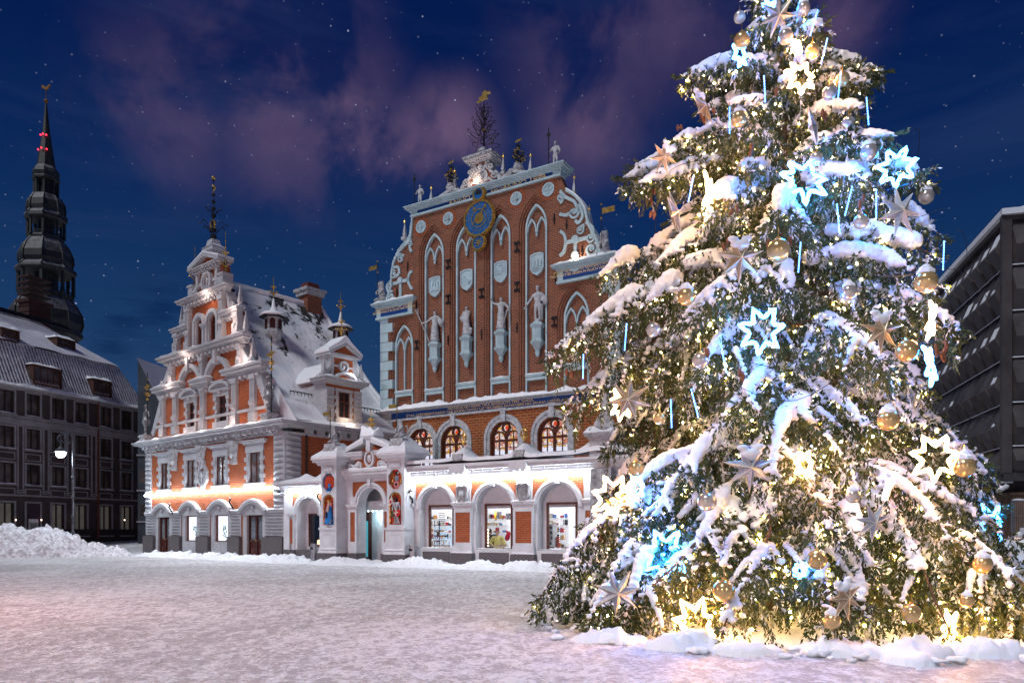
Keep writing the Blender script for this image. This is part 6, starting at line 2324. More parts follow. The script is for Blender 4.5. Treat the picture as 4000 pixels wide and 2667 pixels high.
for s in (-1, 1):
    mb.box(X0 - .9, X0 + .05, dc + s * 1.0 - .14, dc + s * 1.0 + .14, zd, zd + 1.7)
    mb.box(X0 - .1, X0 + .04, *sorted((dc + s * .40, dc + s * .9)), zd + .98, zd + 1.12)
    yzstrip(mb, [(dc + s * 1.1, zd + 1.2), (dc + s * 1.35, zd + .6), (dc + s * 1.75, zd + .1)], [(dc + s * 1.1, zd + .9), (dc + s * 1.2, zd + .5), (dc + s * 1.4, zd + .05)], X0 - .5, X0 + .05)
    obelisk(mb, X0 - .05, dc + s * 1.62, zd, 1.6, .22)
    snowcap(sn, X0 - .5, X0 + .4, *sorted((dc + s * 1.0, dc + s * 1.9)), zd, .28, seed=s, step=.15)
for p, a, b in ((.1, 0, .12), (.28, .12, .3)):
    mb.box(-1.2, X0 + p, dc - 1.1 - p, dc + 1.1 + p, zd + 1.7 + a, zd + 1.7 + b)
zq = zd + 2.0
for s in (-1, 1):
    yzstrip(mb, [(dc + s * 1.45, zq + .02), (dc, zq + .95)], [(dc + s * 1.35, zq - .12), (dc, zq + .72)], -1.2, X0 + .3)
    yzstrip(sn, [(dc + s * 1.5, zq + .26), (dc + s * .6, zq + .95), (dc, zq + 1.55)], [(dc + s * 1.46, zq + .04), (dc + s * .6, zq + .55), (dc, zq + .96)], -1.3, X0 + .28)
yz(ob, [(dc - 1.3, zq - .05), (dc, zq + .8), (dc + 1.3, zq - .05)], -1.1, X0 + .08)
yz(sn, [(dy0 - .25, zd - .2), (dy0 - .2, zd + .1), (dc, zd + 1.7), (dy1 + .2, zd + .1), (dy1 + .25, zd - .2)], -5.0, X0 - .9)
dm = mb.build('dormer', [WHITE], ch)
ob.build('dormer_brick', [ORANGE], dm)
sn.build('snow_cap', [SNOW], dm)
mb = MB()
mb.box(X0 - .02, X0 + .03, dc - .47, dc + .47, DZ + .75, DZ + 2.78)
wn = mb.build('window', [GLASSD], dm)
mb = MB()
for a, b, c, d in ((dc - .47, dc - .38, DZ + .75, DZ + 2.78), (dc + .38, dc + .47, DZ + .75, DZ + 2.78), (dc - .05, dc + .05, DZ + .75, DZ + 2.78), (dc - .47, dc + .47, DZ + 1.95, DZ + 2.05), (dc - .47, dc + .47, DZ + 2.7, DZ + 2.78)):
    mb.box(X0 + .031, X0 + .08, a, b, c, d)
mb.build('frame', [FRAMEW], wn)
g = MB(); finial(g, X0 - .2, dc, zq + 1.5, 2.6, .4, seed=9, balls=6); g.build('finial', [GOLD], dm)
K_ = .76
dm.scale = (1, .86, K_)
dm.location = (0, .30, DZ * (1 - K_))

# bronze men on the corners of the cornice
BRONZE = mat('dark bronze', (.06, .065, .07), .45, .5, var=.4, vs=5, col2=(.5, .5, .52))
for x, lab in ((U(1056) + .1, 'dark bronze soldier with a tall gilded standard on the corner beside the arcade'), (U(575) + .2, 'bronze soldier with a tall gilded standard on the far corner by the dark street')):
    e = statue(SF, x, -.15, zc1 + .55, 2.1, lab, pose=((-.14, .42), (.22, .60)), m=BRONZE, extra=lambda mb, H: (mb.lathe([(.03, .97 * H), (.20, .98 * H), (.12, 1.02 * H), (.10, 1.05 * H)], 0, 0, 10), mb.cap((0, 0, .5 * H), .14 * H, (0, 0, .4 * H), .12 * H)), name='bronze_statue', group='bronze soldiers of the corner house')
    mb = MB(); mb.tube([(.50, -.15, 0), (.50, -.15, 4.4)], .028, 5)
    mb.build('standard_pole', [IRON], e)
    g = MB()
    for i, zf_ in enumerate((2.5, 2.9, 3.2, 3.5, 3.9, 4.4)): g.ball((.50, -.15, zf_), .10 - .01 * i, 6)
    g.prism([(.0, 3.35), (.3, 3.22), (.5, 3.3), (.95, 3.42), (.6, 3.48), (.2, 3.46)], -.18, -.12)
    for k in range(6):
        a = k * PI / 3
        g.tube([(.5, -.15, 2.7), (.5 + .22 * math.cos(a), -.15 + .22 * math.sin(a), 2.85), (.5 + .1 * math.cos(a), -.15 + .1 * math.sin(a), 3.0)], .02, 4)
    g.build('gilded_standard', [GOLD], e)
    mb = MB(); mb.box(-.35, .35, -.35, .35, -.55, .02); mb.box(-.42, .42, -.42, .42, -.15, -.05); mb.build('pedestal', [STONE], e)

festoon(SF, xl + .2, -.05, -.22, zz((577, 1939), (1054, 1901)), 70, 'long row of white bulbs across the front of the smaller corner house', 'white festoon lights on the facades')
# floodlights standing on the ledges
for px, py, en in ((655, 1500, 26), (940, 1392, 30), (700, 1700, 34), (800, 1682, 30), (900, 1660, 34), (1000, 1642, 30), (620, 1715, 26), (720, 1395, 22), (900, 1262, 26), (800, 1158, 34), (905, 1195, 20), (745, 1655, 8)):
    c = P(px, py, -.4)
    lamp('ledge_floodlight', 'POINT', SF.world(c[0], -.62, c[1]), en * 1.5, (1, .72, .60), .25)
lamp('dormer_light', 'POINT', SF.world(.55, dc - .3, DZ + .35), 30, (1, .72, .5), .08)
lamp('dormer_top_light', 'POINT', SF.world(.5, dc, DZ + 3.2), 34, (.9, .92, 1), .08)
# small cameras / sign on the corner
mb = MB(); mb.box(-.62, -.36, -.10, -.02, 3.62, 4.02); mb.build('black_intercom', [IRON], ch)

# ================================================================ dark apartment building
LF = Frame(-36.8, 75.0, -69.5)
U, Z, P = LF.u, LF.z, LF.p
GZ = .75
DARKW = mat('dark brown facade', (.055, .041, .042), .75, var=.25, vs=.8)
GREYT = mat('grey painted trim', (.24, .23, .25), .75, var=.2, vs=1)
OFFG = mat('unlit curtained window', (.09, .07, .066), .15, var=.7, vs=.7, spec=.6)
DIMG = mat('faintly lit curtain', (.10, .085, .075), .5, var=.5, vs=1.1, em=(.46, .42, .38), es=.09)
ap = LF.root('apartment_building', 'dark four storey building with grey window frames and snowy mansard roof', 'building')
x0, x1 = -27.0, 0.0
ze = Z(554, 1601)
rows = [(1591, 1669), (1714, 1788), (1839, 1911), (1975, 2090)]
rz_ = [(Z(413, b), Z(413, a)) for a, b in rows]
colx = [26, 129, 226, 316, 413, 493]
cu = [U(c) for c in colx]
cu += [cu[0] - (cu[1] - cu[0]) * (i + 1) for i in range(4)]
ww = .62
hs = [rect(c - ww, c + ww, b, t_) for c in cu for b, t_ in rz_]
mb = MB()
mb.prism(rect(x0, x1, 0, ze), 0, .5, 0, hs)
mb.box(x1 - .5, x1, .5, 16, 0, ze); mb.box(x0, x1, 12, 12.5, 0, ze)
mb.build('wall', [DARKW], ap)
mb, sn = MB(), MB()
for c in cu:
    for k, (b, t_) in enumerate(rz_):
        mb.strip(rect(c - ww - .14, c + ww + .14, b - .02, t_ + .14), rect(c - ww, c + ww, b - .02, t_), -.08, .1, 0, True)
        mb.box(c - ww - .22, c + ww + .22, -.16, .05, b - .12, b)
        if k < 3: snowcap(sn, c - ww - .2, c + ww + .2, -.15, .1, b, .07, seed=c + k)
        if k in (1, 2): mb.strip(rect(c - ww - .1, c + ww + .1, b - .95, b - .32), rect(c - ww, c + ww, b - .88, b - .40), -.04, .02, 0, True)
zm = (rz_[0][0] + rz_[1][1]) / 2
for a, b, p in ((-.35, -.1, .12), (-.1, .12, .22), (.3, .42, .3), (.12, .3, .12)):
    mb.box(x0, x1, -p, .1, zm + a, zm + b)
modil(mb, x0, x1, zm + .12, zm + .30, .25, 90, wd=.5)
mb.box(x0, x1, -.12, .1, rz_[3][1] + .55, rz_[3][1] + .70)
mb.box(x0, x1, -.25, .1, ze - .25, ze)
for c in [(cu[i] + cu[i + 1]) / 2 for i in range(4)] + [(cu[0] + cu[6]) / 2]:
    for s in (-.24, .24):
        mb.box(c + s - .06, c + s + .06, -.1, .05, rz_[2][0] - .4, rz_[1][1] + .1)
    mb.box(c - .34, c + .34, -.12, .05, rz_[1][1] + .1, rz_[1][1] + .28)
    mb.strip(rect(c - .34, c + .34, rz_[3][1] + .8, rz_[2][0] - .45), rect(c - .24, c + .24, rz_[3][1] + .9, rz_[2][0] - .55), -.1, .02, 0, True)
for c in cu[4:6]:
    for s in (-1, 1): mb.box(c + s * (ww + .05) - .07, c + s * (ww + .05) + .07, -.1, .02, rz_[1][0] - .95, rz_[1][0] - .2)
mb.build('trim', [GREYT], ap)
mb = MB()
mb.box(x0, x1 + .05, -.12, .3, 0, GZ + 1.05)
mb.build('plinth', [mat('dark plinth', (.03, .026, .026), .8)], ap)
sn.build('snow_on_sills', [SNOW], ap)
for i, c in enumerate(cu):
    for k, (b, t_) in enumerate(rz_):
        mb = MB()
        mb.strip(rect(c - ww, c + ww, b, t_), rect(c - ww + .07, c + ww - .07, b + .07, t_ - .07), .2, .3, 0, True)
        mb.box(c - .05, c + .05, .18, .3, b, t_)
        wn = mb.build('window', [mat('dark window frame', (.022, .016, .015), .6)], ap)
        mb = MB(); mb.box(c - ww, c + ww, .27, .29, b, t_)
        mb.build('pane', [DIMG if k == 3 and i != 1 else OFFG], wn)
# door with a maze poster
c = cu[1]
mb = MB(); mb.box(c - .7, c + .7, -.03, .1, GZ + .3, rz_[3][1]); dr = mb.build('door', [mat('plum door', (.045, .022, .04), .6)], ap)
mb = MB(); mb.box(c - .42, c + .42, -.06, -.03, GZ + .6, GZ + 1.9); po = mb.build('poster', [mat('white paper', (.62, .62, .64), .6)], dr)
mb = MB()
for r_ in (.34, .25, .16, .07): mb.strip(rect(c - r_, c + r_, GZ + 1.25 - r_, GZ + 1.25 + r_), rect(c - r_ + .045, c + r_ - .045, GZ + 1.25 - r_ + .045, GZ + 1.25 + r_ - .045), -.075, -.06, 0, True)
mb.build('maze_print', [IRON], po)
# mansard
zb_ = Z(507, 1455, 2.2)
RIB = bpy.data.materials.new('snow dusted ribbed roof')
RIB.use_nodes = True
t = NT(RIB.node_tree); p_ = t.n('ShaderNodeBsdfPrincipled'); o_ = t.n('ShaderNodeOutputMaterial'); t.l(p_.outputs[0], o_.inputs[0])
oc = t.n('ShaderNodeTexCoord').outputs['Object']
wv_ = t.n('ShaderNodeTexWave', wave_type='BANDS', bands_direction='X'); wv_.inputs['Scale'].default_value = 1.05; wv_.inputs['Distortion'].default_value = .4; t.l(oc, wv_.inputs['Vector'])
nn = t.noise(1.4, 6, .7, oc)
f_ = t.maprange(t.math('ADD', t.math('MULTIPLY', wv_.outputs[0], .5), nn), .44, .66, 0, 1)
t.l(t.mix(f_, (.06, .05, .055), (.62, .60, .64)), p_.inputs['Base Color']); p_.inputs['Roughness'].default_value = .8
bn = t.n('ShaderNodeBump'); bn.inputs['Distance'].default_value = .1; t.l(t.math('ADD', wv_.outputs[0], nn), bn.inputs['Height']); t.l(bn.outputs[0], p_.inputs['Normal'])
mb = MB()
s_ = 1.9
mb.add([(x0, -.5, ze), (x1 + .45, -.5, ze), (x1 + .45 - s_, s_ - .5, zb_), (x0, s_ - .5, zb_), (x1 + .45, 13, ze), (x1 + .45 - s_, 13, zb_)], [(0, 1, 2, 3), (1, 4, 5, 2)])
rf = mb.build('mansard_slope', [RIB], ap)
zt_ = Z(292, 1316, 6.5)
mb, vs, fs = MB(), [], []
nx, ny = 50, 14
for i in range(nx + 1):
    for j in range(ny + 1):
        u_, v_ = i / nx, j / ny
        xr = (x1 + .45 - s_) + (-4.6) * v_
        x_ = x0 + (xr - x0) * u_
        y_ = s_ - .5 - .15 * (1 - v_) + (5.2) * v_
        z_ = zb_ + (zt_ + .4 - zb_) * v_ + .12 * noise.noise(Vector((x_ * .6, y_ * .8, 3))) + .1
        vs.append((x_, y_, z_))
for i in range(nx):
    for j in range(ny):
        a = i * (ny + 1) + j; fs.append((a, a + ny + 1, a + ny + 2, a + 1))
mb.add(vs, fs)
mb.add([(x1 + .45 - s_, s_ - .5, zb_), (x1 + .45 - s_, 13, zb_), (x1 - 4.15 - s_, 13, zt_ + .4), (x1 - 4.15 - s_, 4.7 + s_ - .3, zt_ + .4)], [(0, 1, 2, 3)])
mb.add([(x0, 4.7 + s_ - .3, zt_ + .4), (x1 - 4.15 - s_, 4.7 + s_ - .3, zt_ + .4), (x1 - 4.15 - s_, 13, zt_ + .4), (x0, 13, zt_ + .4)], [(0, 1, 2, 3)])
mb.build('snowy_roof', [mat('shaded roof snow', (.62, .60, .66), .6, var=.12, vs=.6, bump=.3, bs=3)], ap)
sn = MB(); snowcap(sn, x0, x1 + .6, -.75, .15, ze, .30, seed=2, step=.3)
sn.build('eave_snow', [SNOW], ap)
mb = MB(); mb.tube([(U(378), -.2, ze), (U(378), -.2, GZ + .2)], .09, 6); mb.build('rusty_downpipe', [mat('rust brown pipe', (.12, .035, .02), .6)], ap)
DW = mat('brown dormer wood', (.07, .032, .024), .7)
for px, py, w_, h_ in ((180, 1472, 1.35, 1.7), (394, 1516, 1.0, 1.5), (34, 1309, .8, 1.0), (252, 1346, .95, 1.0)):
    off = 1.0
    for _ in range(20):                                  # front of the dormer stands just proud of the roof slope
        cz_ = Z(px, py, off)
        lo_ = cz_ - h_ / 2
        off = .5 * off + .5 * ((-.5 + s_ * (lo_ - ze) / (zb_ - ze)) if lo_ < zb_ else (s_ - .5 + 5.2 * (lo_ - zb_) / (zt_ + .4 - zb_)))
    off += .2
    cx_, cz_ = P(px, py, off)
    mb = MB()
    mb.strip(rect(cx_ - w_, cx_ + w_, cz_ - h_ / 2, cz_ + h_ / 2), rect(cx_ - w_ + .14, cx_ + w_ - .14, cz_ - h_ / 2 + .14, cz_ + h_ / 2 - .14), off - .25, off + 2.6, 0, True)
    for q in (.25, .45): mb.box(cx_ - w_ + .1, cx_ + w_ - .1, off - .32, off - .26, cz_ - h_ / 2 + q, cz_ - h_ / 2 + q + .07)
    d = mb.build('dormer', [DW], ap)
    mb = MB(); mb.box(cx_ - w_ + .1, cx_ + w_ - .1, off + .02, off + .05, cz_ - h_ / 2 + .1, cz_ + h_ / 2 - .1); mb.build('pane', [OFFG], d)
    mb = MB()
    for q in (-.4, .1, .5): mb.box(cx_ + q * w_, cx_ + q * w_ + .07, off - .01, off + .03, cz_ - h_ / 2 + .1, cz_ + h_ / 2 - .1)
    mb.build('mullions', [DW], d)
    sn = MB(); snowcap(sn, cx_ - w_ - .12, cx_ + w_ + .12, off - .32, off + 2.4, cz_ + h_ / 2, .32, seed=px, step=.2); sn.build('snow_cap', [SNOW], d)
mb = MB()
cx_, cz_ = P(150, 1222, 7)
mb.box(cx_ - 1.1, cx_ + 1.1, 6.8, 8.2, zt_ - .3, cz_ + .8); mb.box(cx_ - 1.3, cx_ + 1.3, 6.6, 8.4, cz_ + .8, cz_ + 1.1)
for q in range(9): mb.box(cx_ - 1.16, cx_ + 1.16, 6.74, 8.26, zt_ + .3 + q * .55, zt_ + .42 + q * .55)
mb.build('chimney', [mat('sooty brick', (.05, .022, .02), .8)], ap)
mb = MB()
for q in range(5): mb.tube([(x0, 5.0 + q * .35, zt_ + .1 + q * .18), (cx_ + 2.2, 5.0 + q * .35, zt_ + .1 + q * .18)], .06, 4)
mb.build('roof_rails', [IRON], ap)
for px in (60, 285, 485, 160):
    c = P(px, 2030, -.2)
    mb = MB(); mb.ball((c[0], -.25, c[1]), .07, 6); mb.build('wall_lamp', [mat('dim warm lamp', (1, .7, .5), .5, em=(1, .75, .55), es=4, var=0)], ap)

# narrow old house closing the side street
GF = Frame(-31.5, 68, 8)
gh = GF.root('narrow_gabled_house', 'narrow grey house with steep snowy gable roof in the side street beyond the corner house', 'house')
u0, u1 = GF.u(538), GF.u(700)
ztop, zev = GF.z(538, 1402), GF.z(600, 1700)
GREYH = mat('grey blue render', (.05, .06, .075), .8, var=.3, vs=.5)
mb = MB()
zr1 = GF.z(640, 1418, 4)
mb.prism([(u0, 0), (u0, ztop), (u0 + 2.6, zev + 2.2), (u0 + 2.6, 0)], 0, 8)
mb.box(u0 + 2.6, u1 + 2, .4, 9, 0, zev + 1.9)
mb.build('wall', [GREYH], gh)
mb = MB()
mb.add([(u0 + .0, -.2, ztop + .1), (u0 + 2.9, -.2, zev + 1.9), (u1 + 3, -.2, zev + 1.9), (u1 + 3, 7, ztop - .4), (u0, 7.5, ztop + .1)], [(0, 1, 2, 3, 4)])
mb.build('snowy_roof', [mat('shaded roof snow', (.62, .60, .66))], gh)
mb = MB()
for xw, z_, w_, h_ in ((1.2, 3.2, .7, 1.2), (1.2, 6.0, .7, 1.2), (1.2, 9.3, .7, 1.2), (.2, 3.0, .6, 1), (.2, 6.0, .6, 1)):
    mb = MB(); mb.box(u0 + xw, u0 + xw + w_, -.03, .05, z_, z_ + h_); mb.build('window', [OFFG], gh)
mb = MB()
for z_ in (2.4, 5.2, 8.4): mb.box(u0 - .05, u1 + 1, -.12, .1, z_, z_ + .15)
mb.build('string_courses', [GREYT], gh)

# ================================================================ church spire far off
D = 200.0
def TX(px): return (px - CX) / FPX * D
def TZ(py): return EYE + (HY - py) / FPX * D
cx_, k_ = TX(180), D / FPX
tw = empty('church_spire', (cx_, D, 0), 0, 'dark baroque church spire with open galleries, onion bulbs, red lights and a golden cockerel', 'church tower')
COP = bpy.data.materials.new('weathered copper with snow')
COP.use_nodes = True
t = NT(COP.node_tree); p_ = t.n('ShaderNodeBsdfPrincipled'); o_ = t.n('ShaderNodeOutputMaterial'); t.l(p_.outputs[0], o_.inputs[0])
oc = t.n('ShaderNodeTexCoord'); ge = t.n('ShaderNodeNewGeometry'); sp_ = t.n('ShaderNodeSeparateXYZ'); t.l(ge.outputs['Normal'], sp_.inputs[0])
n1 = t.noise(.7, 5, .7, oc.outputs['Object'])
st_ = t.n('ShaderNodeVectorMath', operation='MULTIPLY'); t.l(oc.outputs['Object'], st_.inputs[0]); st_.inputs[1].default_value = (2.2, 2.2, .25)
n2 = t.noise(1.0, 4, .6, st_.outputs[0])
base_ = t.mix(t.maprange(n2, .42, .62, 0, 1), (.008, .009, .010), (.035, .030, .024))
sn_ = t.math('MULTIPLY', t.maprange(sp_.outputs[2], .12, .6, 0, 1), t.maprange(t.math('ADD', n1, t.math('MULTIPLY', n2, .6)), .62, .88, .1, 1))
t.l(t.mix(sn_, base_, (.15, .145, .16)), p_.inputs['Base Color']); p_.inputs['Roughness'].default_value = .6
def zq(*pts): return [(r_ * k_, TZ(y)) for r_, y in pts]
mb = MB()
PH = R(22.5)
mb.lathe(zq((3, 402), (14, 520), (33, 655), (36, 660))[::-1], 0, 0, 8, 0, PH)
mb.lathe(zq((34, 655), (44, 668), (48, 682), (45, 698), (49, 702), (49, 708), (40, 712))[::-1], 0, 0, 8, 0, PH)
mb.lathe(zq((30, 708), (32, 775))[::-1], 0, 0, 8, 0, PH)
mb.lathe(zq((40, 765), (50, 772), (62, 795), (66, 820), (64, 838), (72, 850), (74, 862), (66, 868))[::-1], 0, 0, 8, 0, PH)
mb.lathe(zq((30, 862), (30, 950))[::-1], 0, 0, 8, 0, PH)
mb.lathe(zq((60, 928), (63, 935), (62, 945), (78, 965), (92, 1000), (94, 1025), (88, 1042), (104, 1058), (106, 1066), (94, 1074))[::-1], 0, 0, 8, 0, PH)
mb.lathe(zq((42, 1070), (42, 1165))[::-1], 0, 0, 8, 0, PH)
mb.lathe(zq((90, 1148), (96, 1152), (96, 1166), (88, 1170), (104, 1190), (122, 1225), (126, 1262), (118, 1290), (126, 1298), (128, 1312), (110, 1325), (110, 1800))[::-1], 0, 0, 8, 0, PH)
for ra, ya, yb, wd in ((40, 706, 768, 7), (62, 862, 932, 8), (93, 1068, 1152, 10)):
    for i in range(8):
        a = PH + i * PI / 4
        x_, y_ = ra * k_ * math.cos(a), ra * k_ * math.sin(a)
        mb.box(x_ - wd * k_ / 2, x_ + wd * k_ / 2, y_ - wd * k_ / 2, y_ + wd * k_ / 2, TZ(yb), TZ(ya))
        a2 = a + PI / 4
        for yy in ((yb - 14),) if ra > 50 else ():
            p = (ra * k_ * math.cos(a), ra * k_ * math.sin(a), TZ(yy)); q = (ra * k_ * math.cos(a2), ra * k_ * math.sin(a2), TZ(yy))
            mb.tube([p, q], .1, 4)
            for j in range(1, 9):
                m_ = Vector(p).lerp(Vector(q), j / 9); mb.tube([m_, m_ - Vector((0, 0, 14 * k_))], .06, 4)
for i in range(8):                                        # ribs of the bulbs
    a = PH + i * PI / 4
    for prof in (((50, 772), (63, 795), (67, 820), (65, 838), (73, 850)), ((63, 945), (79, 965), (93, 1000), (95, 1025), (89, 1042), (105, 1058)), ((90, 1170), (106, 1190), (124, 1225), (128, 1262), (120, 1290))):
        mb.tube([(r_ * k_ * math.cos(a), r_ * k_ * math.sin(a), TZ(y)) for r_, y in prof], .22, 4)
mb.build('tower', [COP], tw)
g = MB()
g.tube([(0, 0, TZ(402)), (0, 0, TZ(352))], .12, 5); g.ball((0, 0, TZ(396)), .55, 8)
g.prism([(a * k_, TZ(b)) for a, b in ((-18, 338), (-14, 346), (-4, 350), (4, 352), (10, 346), (14, 336), (17, 340), (18, 335), (13, 331), (9, 336), (2, 342), (-6, 338), (-12, 334))], -.2, .2)
g.build('cockerel_vane', [mat('dull gold', (.30, .14, .03), .5, .4)], tw)
REDL = mat('red aviation light', (1, .02, .05), .5, em=(1, .02, .05), es=5, var=0)
for x_, y_ in ((-11, 536), (0, 534), (11, 536), (-19, 594), (-2, 591), (16, 594)):
    mb = MB(); r_ = (12 + (y_ - 402) * .1) * k_
    mb.ball((x_ * k_, -math.sqrt(max(.2, (.13 * (y_ - 395) * k_) ** 2 - (x_ * k_) ** 2)) - .15, TZ(y_)), .21, 8)
    mb.build('warning_light', [REDL], tw)

# ================================================================ dark office block
OF = Frame(34.2, 52, 0)
# long face running back, built on its own axes
LFc = Frame(34.2, 52.0, 105)                            # x along (.26,.97), y into the building
OM = mat('dark bronze cladding', (.085, .073, .072), .5, .1, var=.35, vs=.5)
ob_ = LFc.root('office_block', 'dark panelled office block with snow in its window sills', 'office building')
ztop = EYE + (HY - 838) / FPX * 52
rows_y = [838, 1040, 1218, 1400, 1575, 1745]
rz_ = [EYE + (HY - y) / FPX * 52 for y in rows_y]
zbot = EYE + (HY - 1850) / FPX * 52
L = 34.0
pwid = 1.95
mb, sn, gl_ = MB(), MB(), MB()
# here +x runs away from the corner and the outer side is -y
n = int(L / pwid)
def facade(n, along, sgn, x_off):
    for r in range(6):
        zt_ = rz_[r] - (.55 if r == 0 else 0.0)
        zb_ = (rz_[r + 1] if r < 5 else zbot) + .06
        h = zt_ - zb_
        for i in range(n):
            a, b = i * pwid + .13, (i + 1) * pwid - .13
            zm_ = zb_ + h * .36
            # upper part leans out, lower part falls back to the sill
            v = [(a, 0, zt_), (b, 0, zt_), (b - .10, -.80, zm_ + .14), (a + .10, -.80, zm_ + .14), (a + .22, -.14, zb_), (b - .22, -.14, zb_), (a, .1, zb_), (b, .1, zb_), (a, .1, zt_), (b, .1, zt_)]
            v2 = [along(q) for q in v]
            mb.add(v2, [(0, 1, 2, 3), (3, 2, 5, 4), (0, 3, 4, 6, 8), (1, 9, 7, 5, 2), (4, 5, 7, 6), (0, 8, 9, 1)])
            if r < 5:
                rr = random.Random(i * 7 + r * 31 + x_off)
                f = rr.uniform(.35, .95) * max(.15, 1 - r * .18) if sgn > 0 else rr.uniform(.5, 1)
                w_ = (b - a) * .36 * f
                c = (a + b) / 2
                zz_ = zb_ + .02
                q = [(c - w_, -.30, zz_ + h * .10), (c + w_, -.30, zz_ + h * .10), (c + w_ * .9, -.56, zz_ + h * (.10 + .2 * f)), (c - w_ * .9, -.56, zz_ + h * (.10 + .2 * f))]
        # snow line on the ledge of each row
        if r > 0:
            q = [(0, -.16, zt_ + .02), (n * pwid, -.16, zt_ + .02), (n * pwid, -.02, zt_ + .10), (0, -.02, zt_ + .10), (0, -.16, zt_ + .10), (n * pwid, -.16, zt_ + .10)]
            sn.add([along(p) for p in q], [(0, 1, 5, 4), (4, 5, 2, 3)])
        mb.add([along(p) for p in [(0, .12, zb_ - .1), (n * pwid, .12, zb_ - .1), (n * pwid, .12, zt_), (0, .12, zt_)]], [(0, 1, 2, 3)])
ident = lambda p: (-p[0], p[1], p[2])
facade(n, ident, 1, 0)
# snow lying on the sloping glass of each window bay
for r in range(5):
    zt_ = rz_[r] - (.55 if r == 0 else 0); zb_ = rz_[r + 1] + .06; h = zt_ - zb_
    for i in range(n):
        rr = random.Random(i * 7 + r * 31)
        f = max(0, rr.uniform(.45, .95) - r * .16 - i * .012)
        if f < .16: continue
        a, b = i * pwid + .2, (i + 1) * pwid - .2
        c, w_ = (a + b) / 2, (b - a) / 2 * min(1, f + .15)
        t0, t1 = .44, .44 + .50 * f
        def at(t_, x_): return (x_, -.80 * (1 - (t_ - .36) / .64) - .05, zb_ + h * t_)
        sn.add([ident(q) for q in (at(t0, c - w_), at(t0, c + w_), at(t1, c + w_ * .9), at(t1 - .03, c - w_))], [(0, 1, 2, 3)])
# short face towards the camera side
m2 = 8
def along2(p):
    return (-p[1], p[0], p[2])
k0 = len(mb.f)
facade(m2, along2, -1, 99)
mb.box(-.12, .3, -.5, .12, zbot, ztop - .2)
mb.box(-L, -.15, .15, 16, zbot, ztop - .2)
mb.box(-L, .2, -.25, 16.5, ztop - .45, ztop)
mb.build('cladding', [OM], ob_)
sn.build('snow_on_sills', [SNOW], ob_)
mb = MB()
mb.box(-L, .3, -.4, 16, zbot - .5, zbot + .08)
mb.box(-L, -1.0, 1.0, 16, zbot - 1.3, zbot - .5)
mb.build('soffit', [mat('dark soffit', (.05, .045, .045), .7)], ob_)
mb = MB()
mb.box(-L, -.3, .3, 16, 0, zbot - 1.3)
mb.box(-L, -.2, .2, 16, zbot - 1.45, zbot - 1.25)
mb.build('brown_base_wall', [mat('brown stone slabs', (.12, .075, .05), .7, var=.3, vs=1)], ob_)
sn = MB(); sn.box(-L, .35, -.55, -.26, ztop - .12, ztop + .28); sn.box(.21, .5, -.55, 16, ztop - .12, ztop + .28); snowcap(sn, -L, .3, -.42, 6, ztop - .02, .75, seed=7, step=.4); sn.build('roof_snow', [SNOW], ob_)
mb = MB(); mb.box(-1.02, -.98, 1.4, 3.6, zbot - 1.2, zbot - .6); mb.build('red_lit_strip', [mat('red lit strip', (.3, .05, .03), .5, em=(.6, .12, .06), es=.35, var=0)], ob_)
e = empty('security_camera', LFc.world(.1, -.3, zbot - .75), 0, 'white security camera under the corner of the dark office block', 'security camera')
mb = MB(); mb.cap((-.55, -.2, -.42), .17, (.15, 0, -.12), .17, 8); mb.build('body', [mat('white plastic', (.7, .7, .72), .4)], e)
mb = MB(); mb.box(-.25, .55, -.08, .08, .12, .22); mb.tube([(.1, 0, -.1), (.1, 0, .15)], .06, 5); mb.build('bracket', [mat('white plastic', (.7, .7, .72), .4)], e)

# mesh fence, bollard and snowed-up trailer by the office block
def fat(px, py, Y): return ((px - CX) / FPX * Y, Y, EYE + (HY - py) / FPX * Y)
Yf = 46.0
fx0, fx1 = fat(3952, 0, Yf)[0], fat(3952, 0, Yf)[0] + 7
zf0, zf1 = fat(0, 2150, Yf)[2], fat(0, 1955, Yf)[2]
e = empty('mesh_fence', (fx0, Yf, 0), 0, 'grey wire mesh site fence with snow on its top rail', 'fence')
mb = MB()
for x_ in (0, .12, 3.4, 3.52, 7):
    mb.tube([(x_, 0, -.1), (x_, 0, zf1)], .045, 6)
mb.tube([(0, 0, zf1), (7, 0, zf1)], .04, 6); mb.tube([(0, 0, .35), (7, 0, .35)], .04, 6); mb.tube([(0, 0, zf1 - .9), (7, 0, zf1 - .9)], .02, 4)
mb.build('posts', [mat('galvanised steel', (.22, .23, .26), .4, .6)], e)
mb = MB()
for i in range(56): mb.tube([(.1 + i * .125, 0, .35), (.1 + i * .125, 0, zf1)], .008, 3)
mb.build('wire_mesh', [mat('galvanised steel', (.22, .23, .26))], e)
mb = MB(); mb.box(.5, .95, -.03, 0, 1.45, 1.85); mb.build('notice', [mat('white plastic', (.7, .7, .72))], e)
sn = MB(); snowcap(sn, 0, 7, -.06, .06, zf1 + .03, .12, seed=1); sn.build('snow_cap', [SNOW], e)
bx, by = fat(3978, 0, 45.4)[0], 45.4
e = empty('bollard', (bx, by, 0), 0, 'black ribbed bollard with a snow cap in front of the mesh fence', 'bollard')
mb = MB(); mb.lathe([(.28, .0), (.30, .1), (.2, .2), (.19, .9), (.24, .95), (.24, 1.02), (.18, 1.06), (.24, 1.12), (.24, 1.2), (.15, 1.3)], 0, 0, 12); mb.build('post', [IRON], e)
mb = MB(); mb.ball((0, 0, 1.42), .24, 10, 0, 1, 1, .95); mb.build('snow_cap', [SNOW], e, smooth=True)
Yt = 33.0
tx = fat(3890, 0, Yt)[0]
zt0 = fat(0, 2228, Yt)[2]
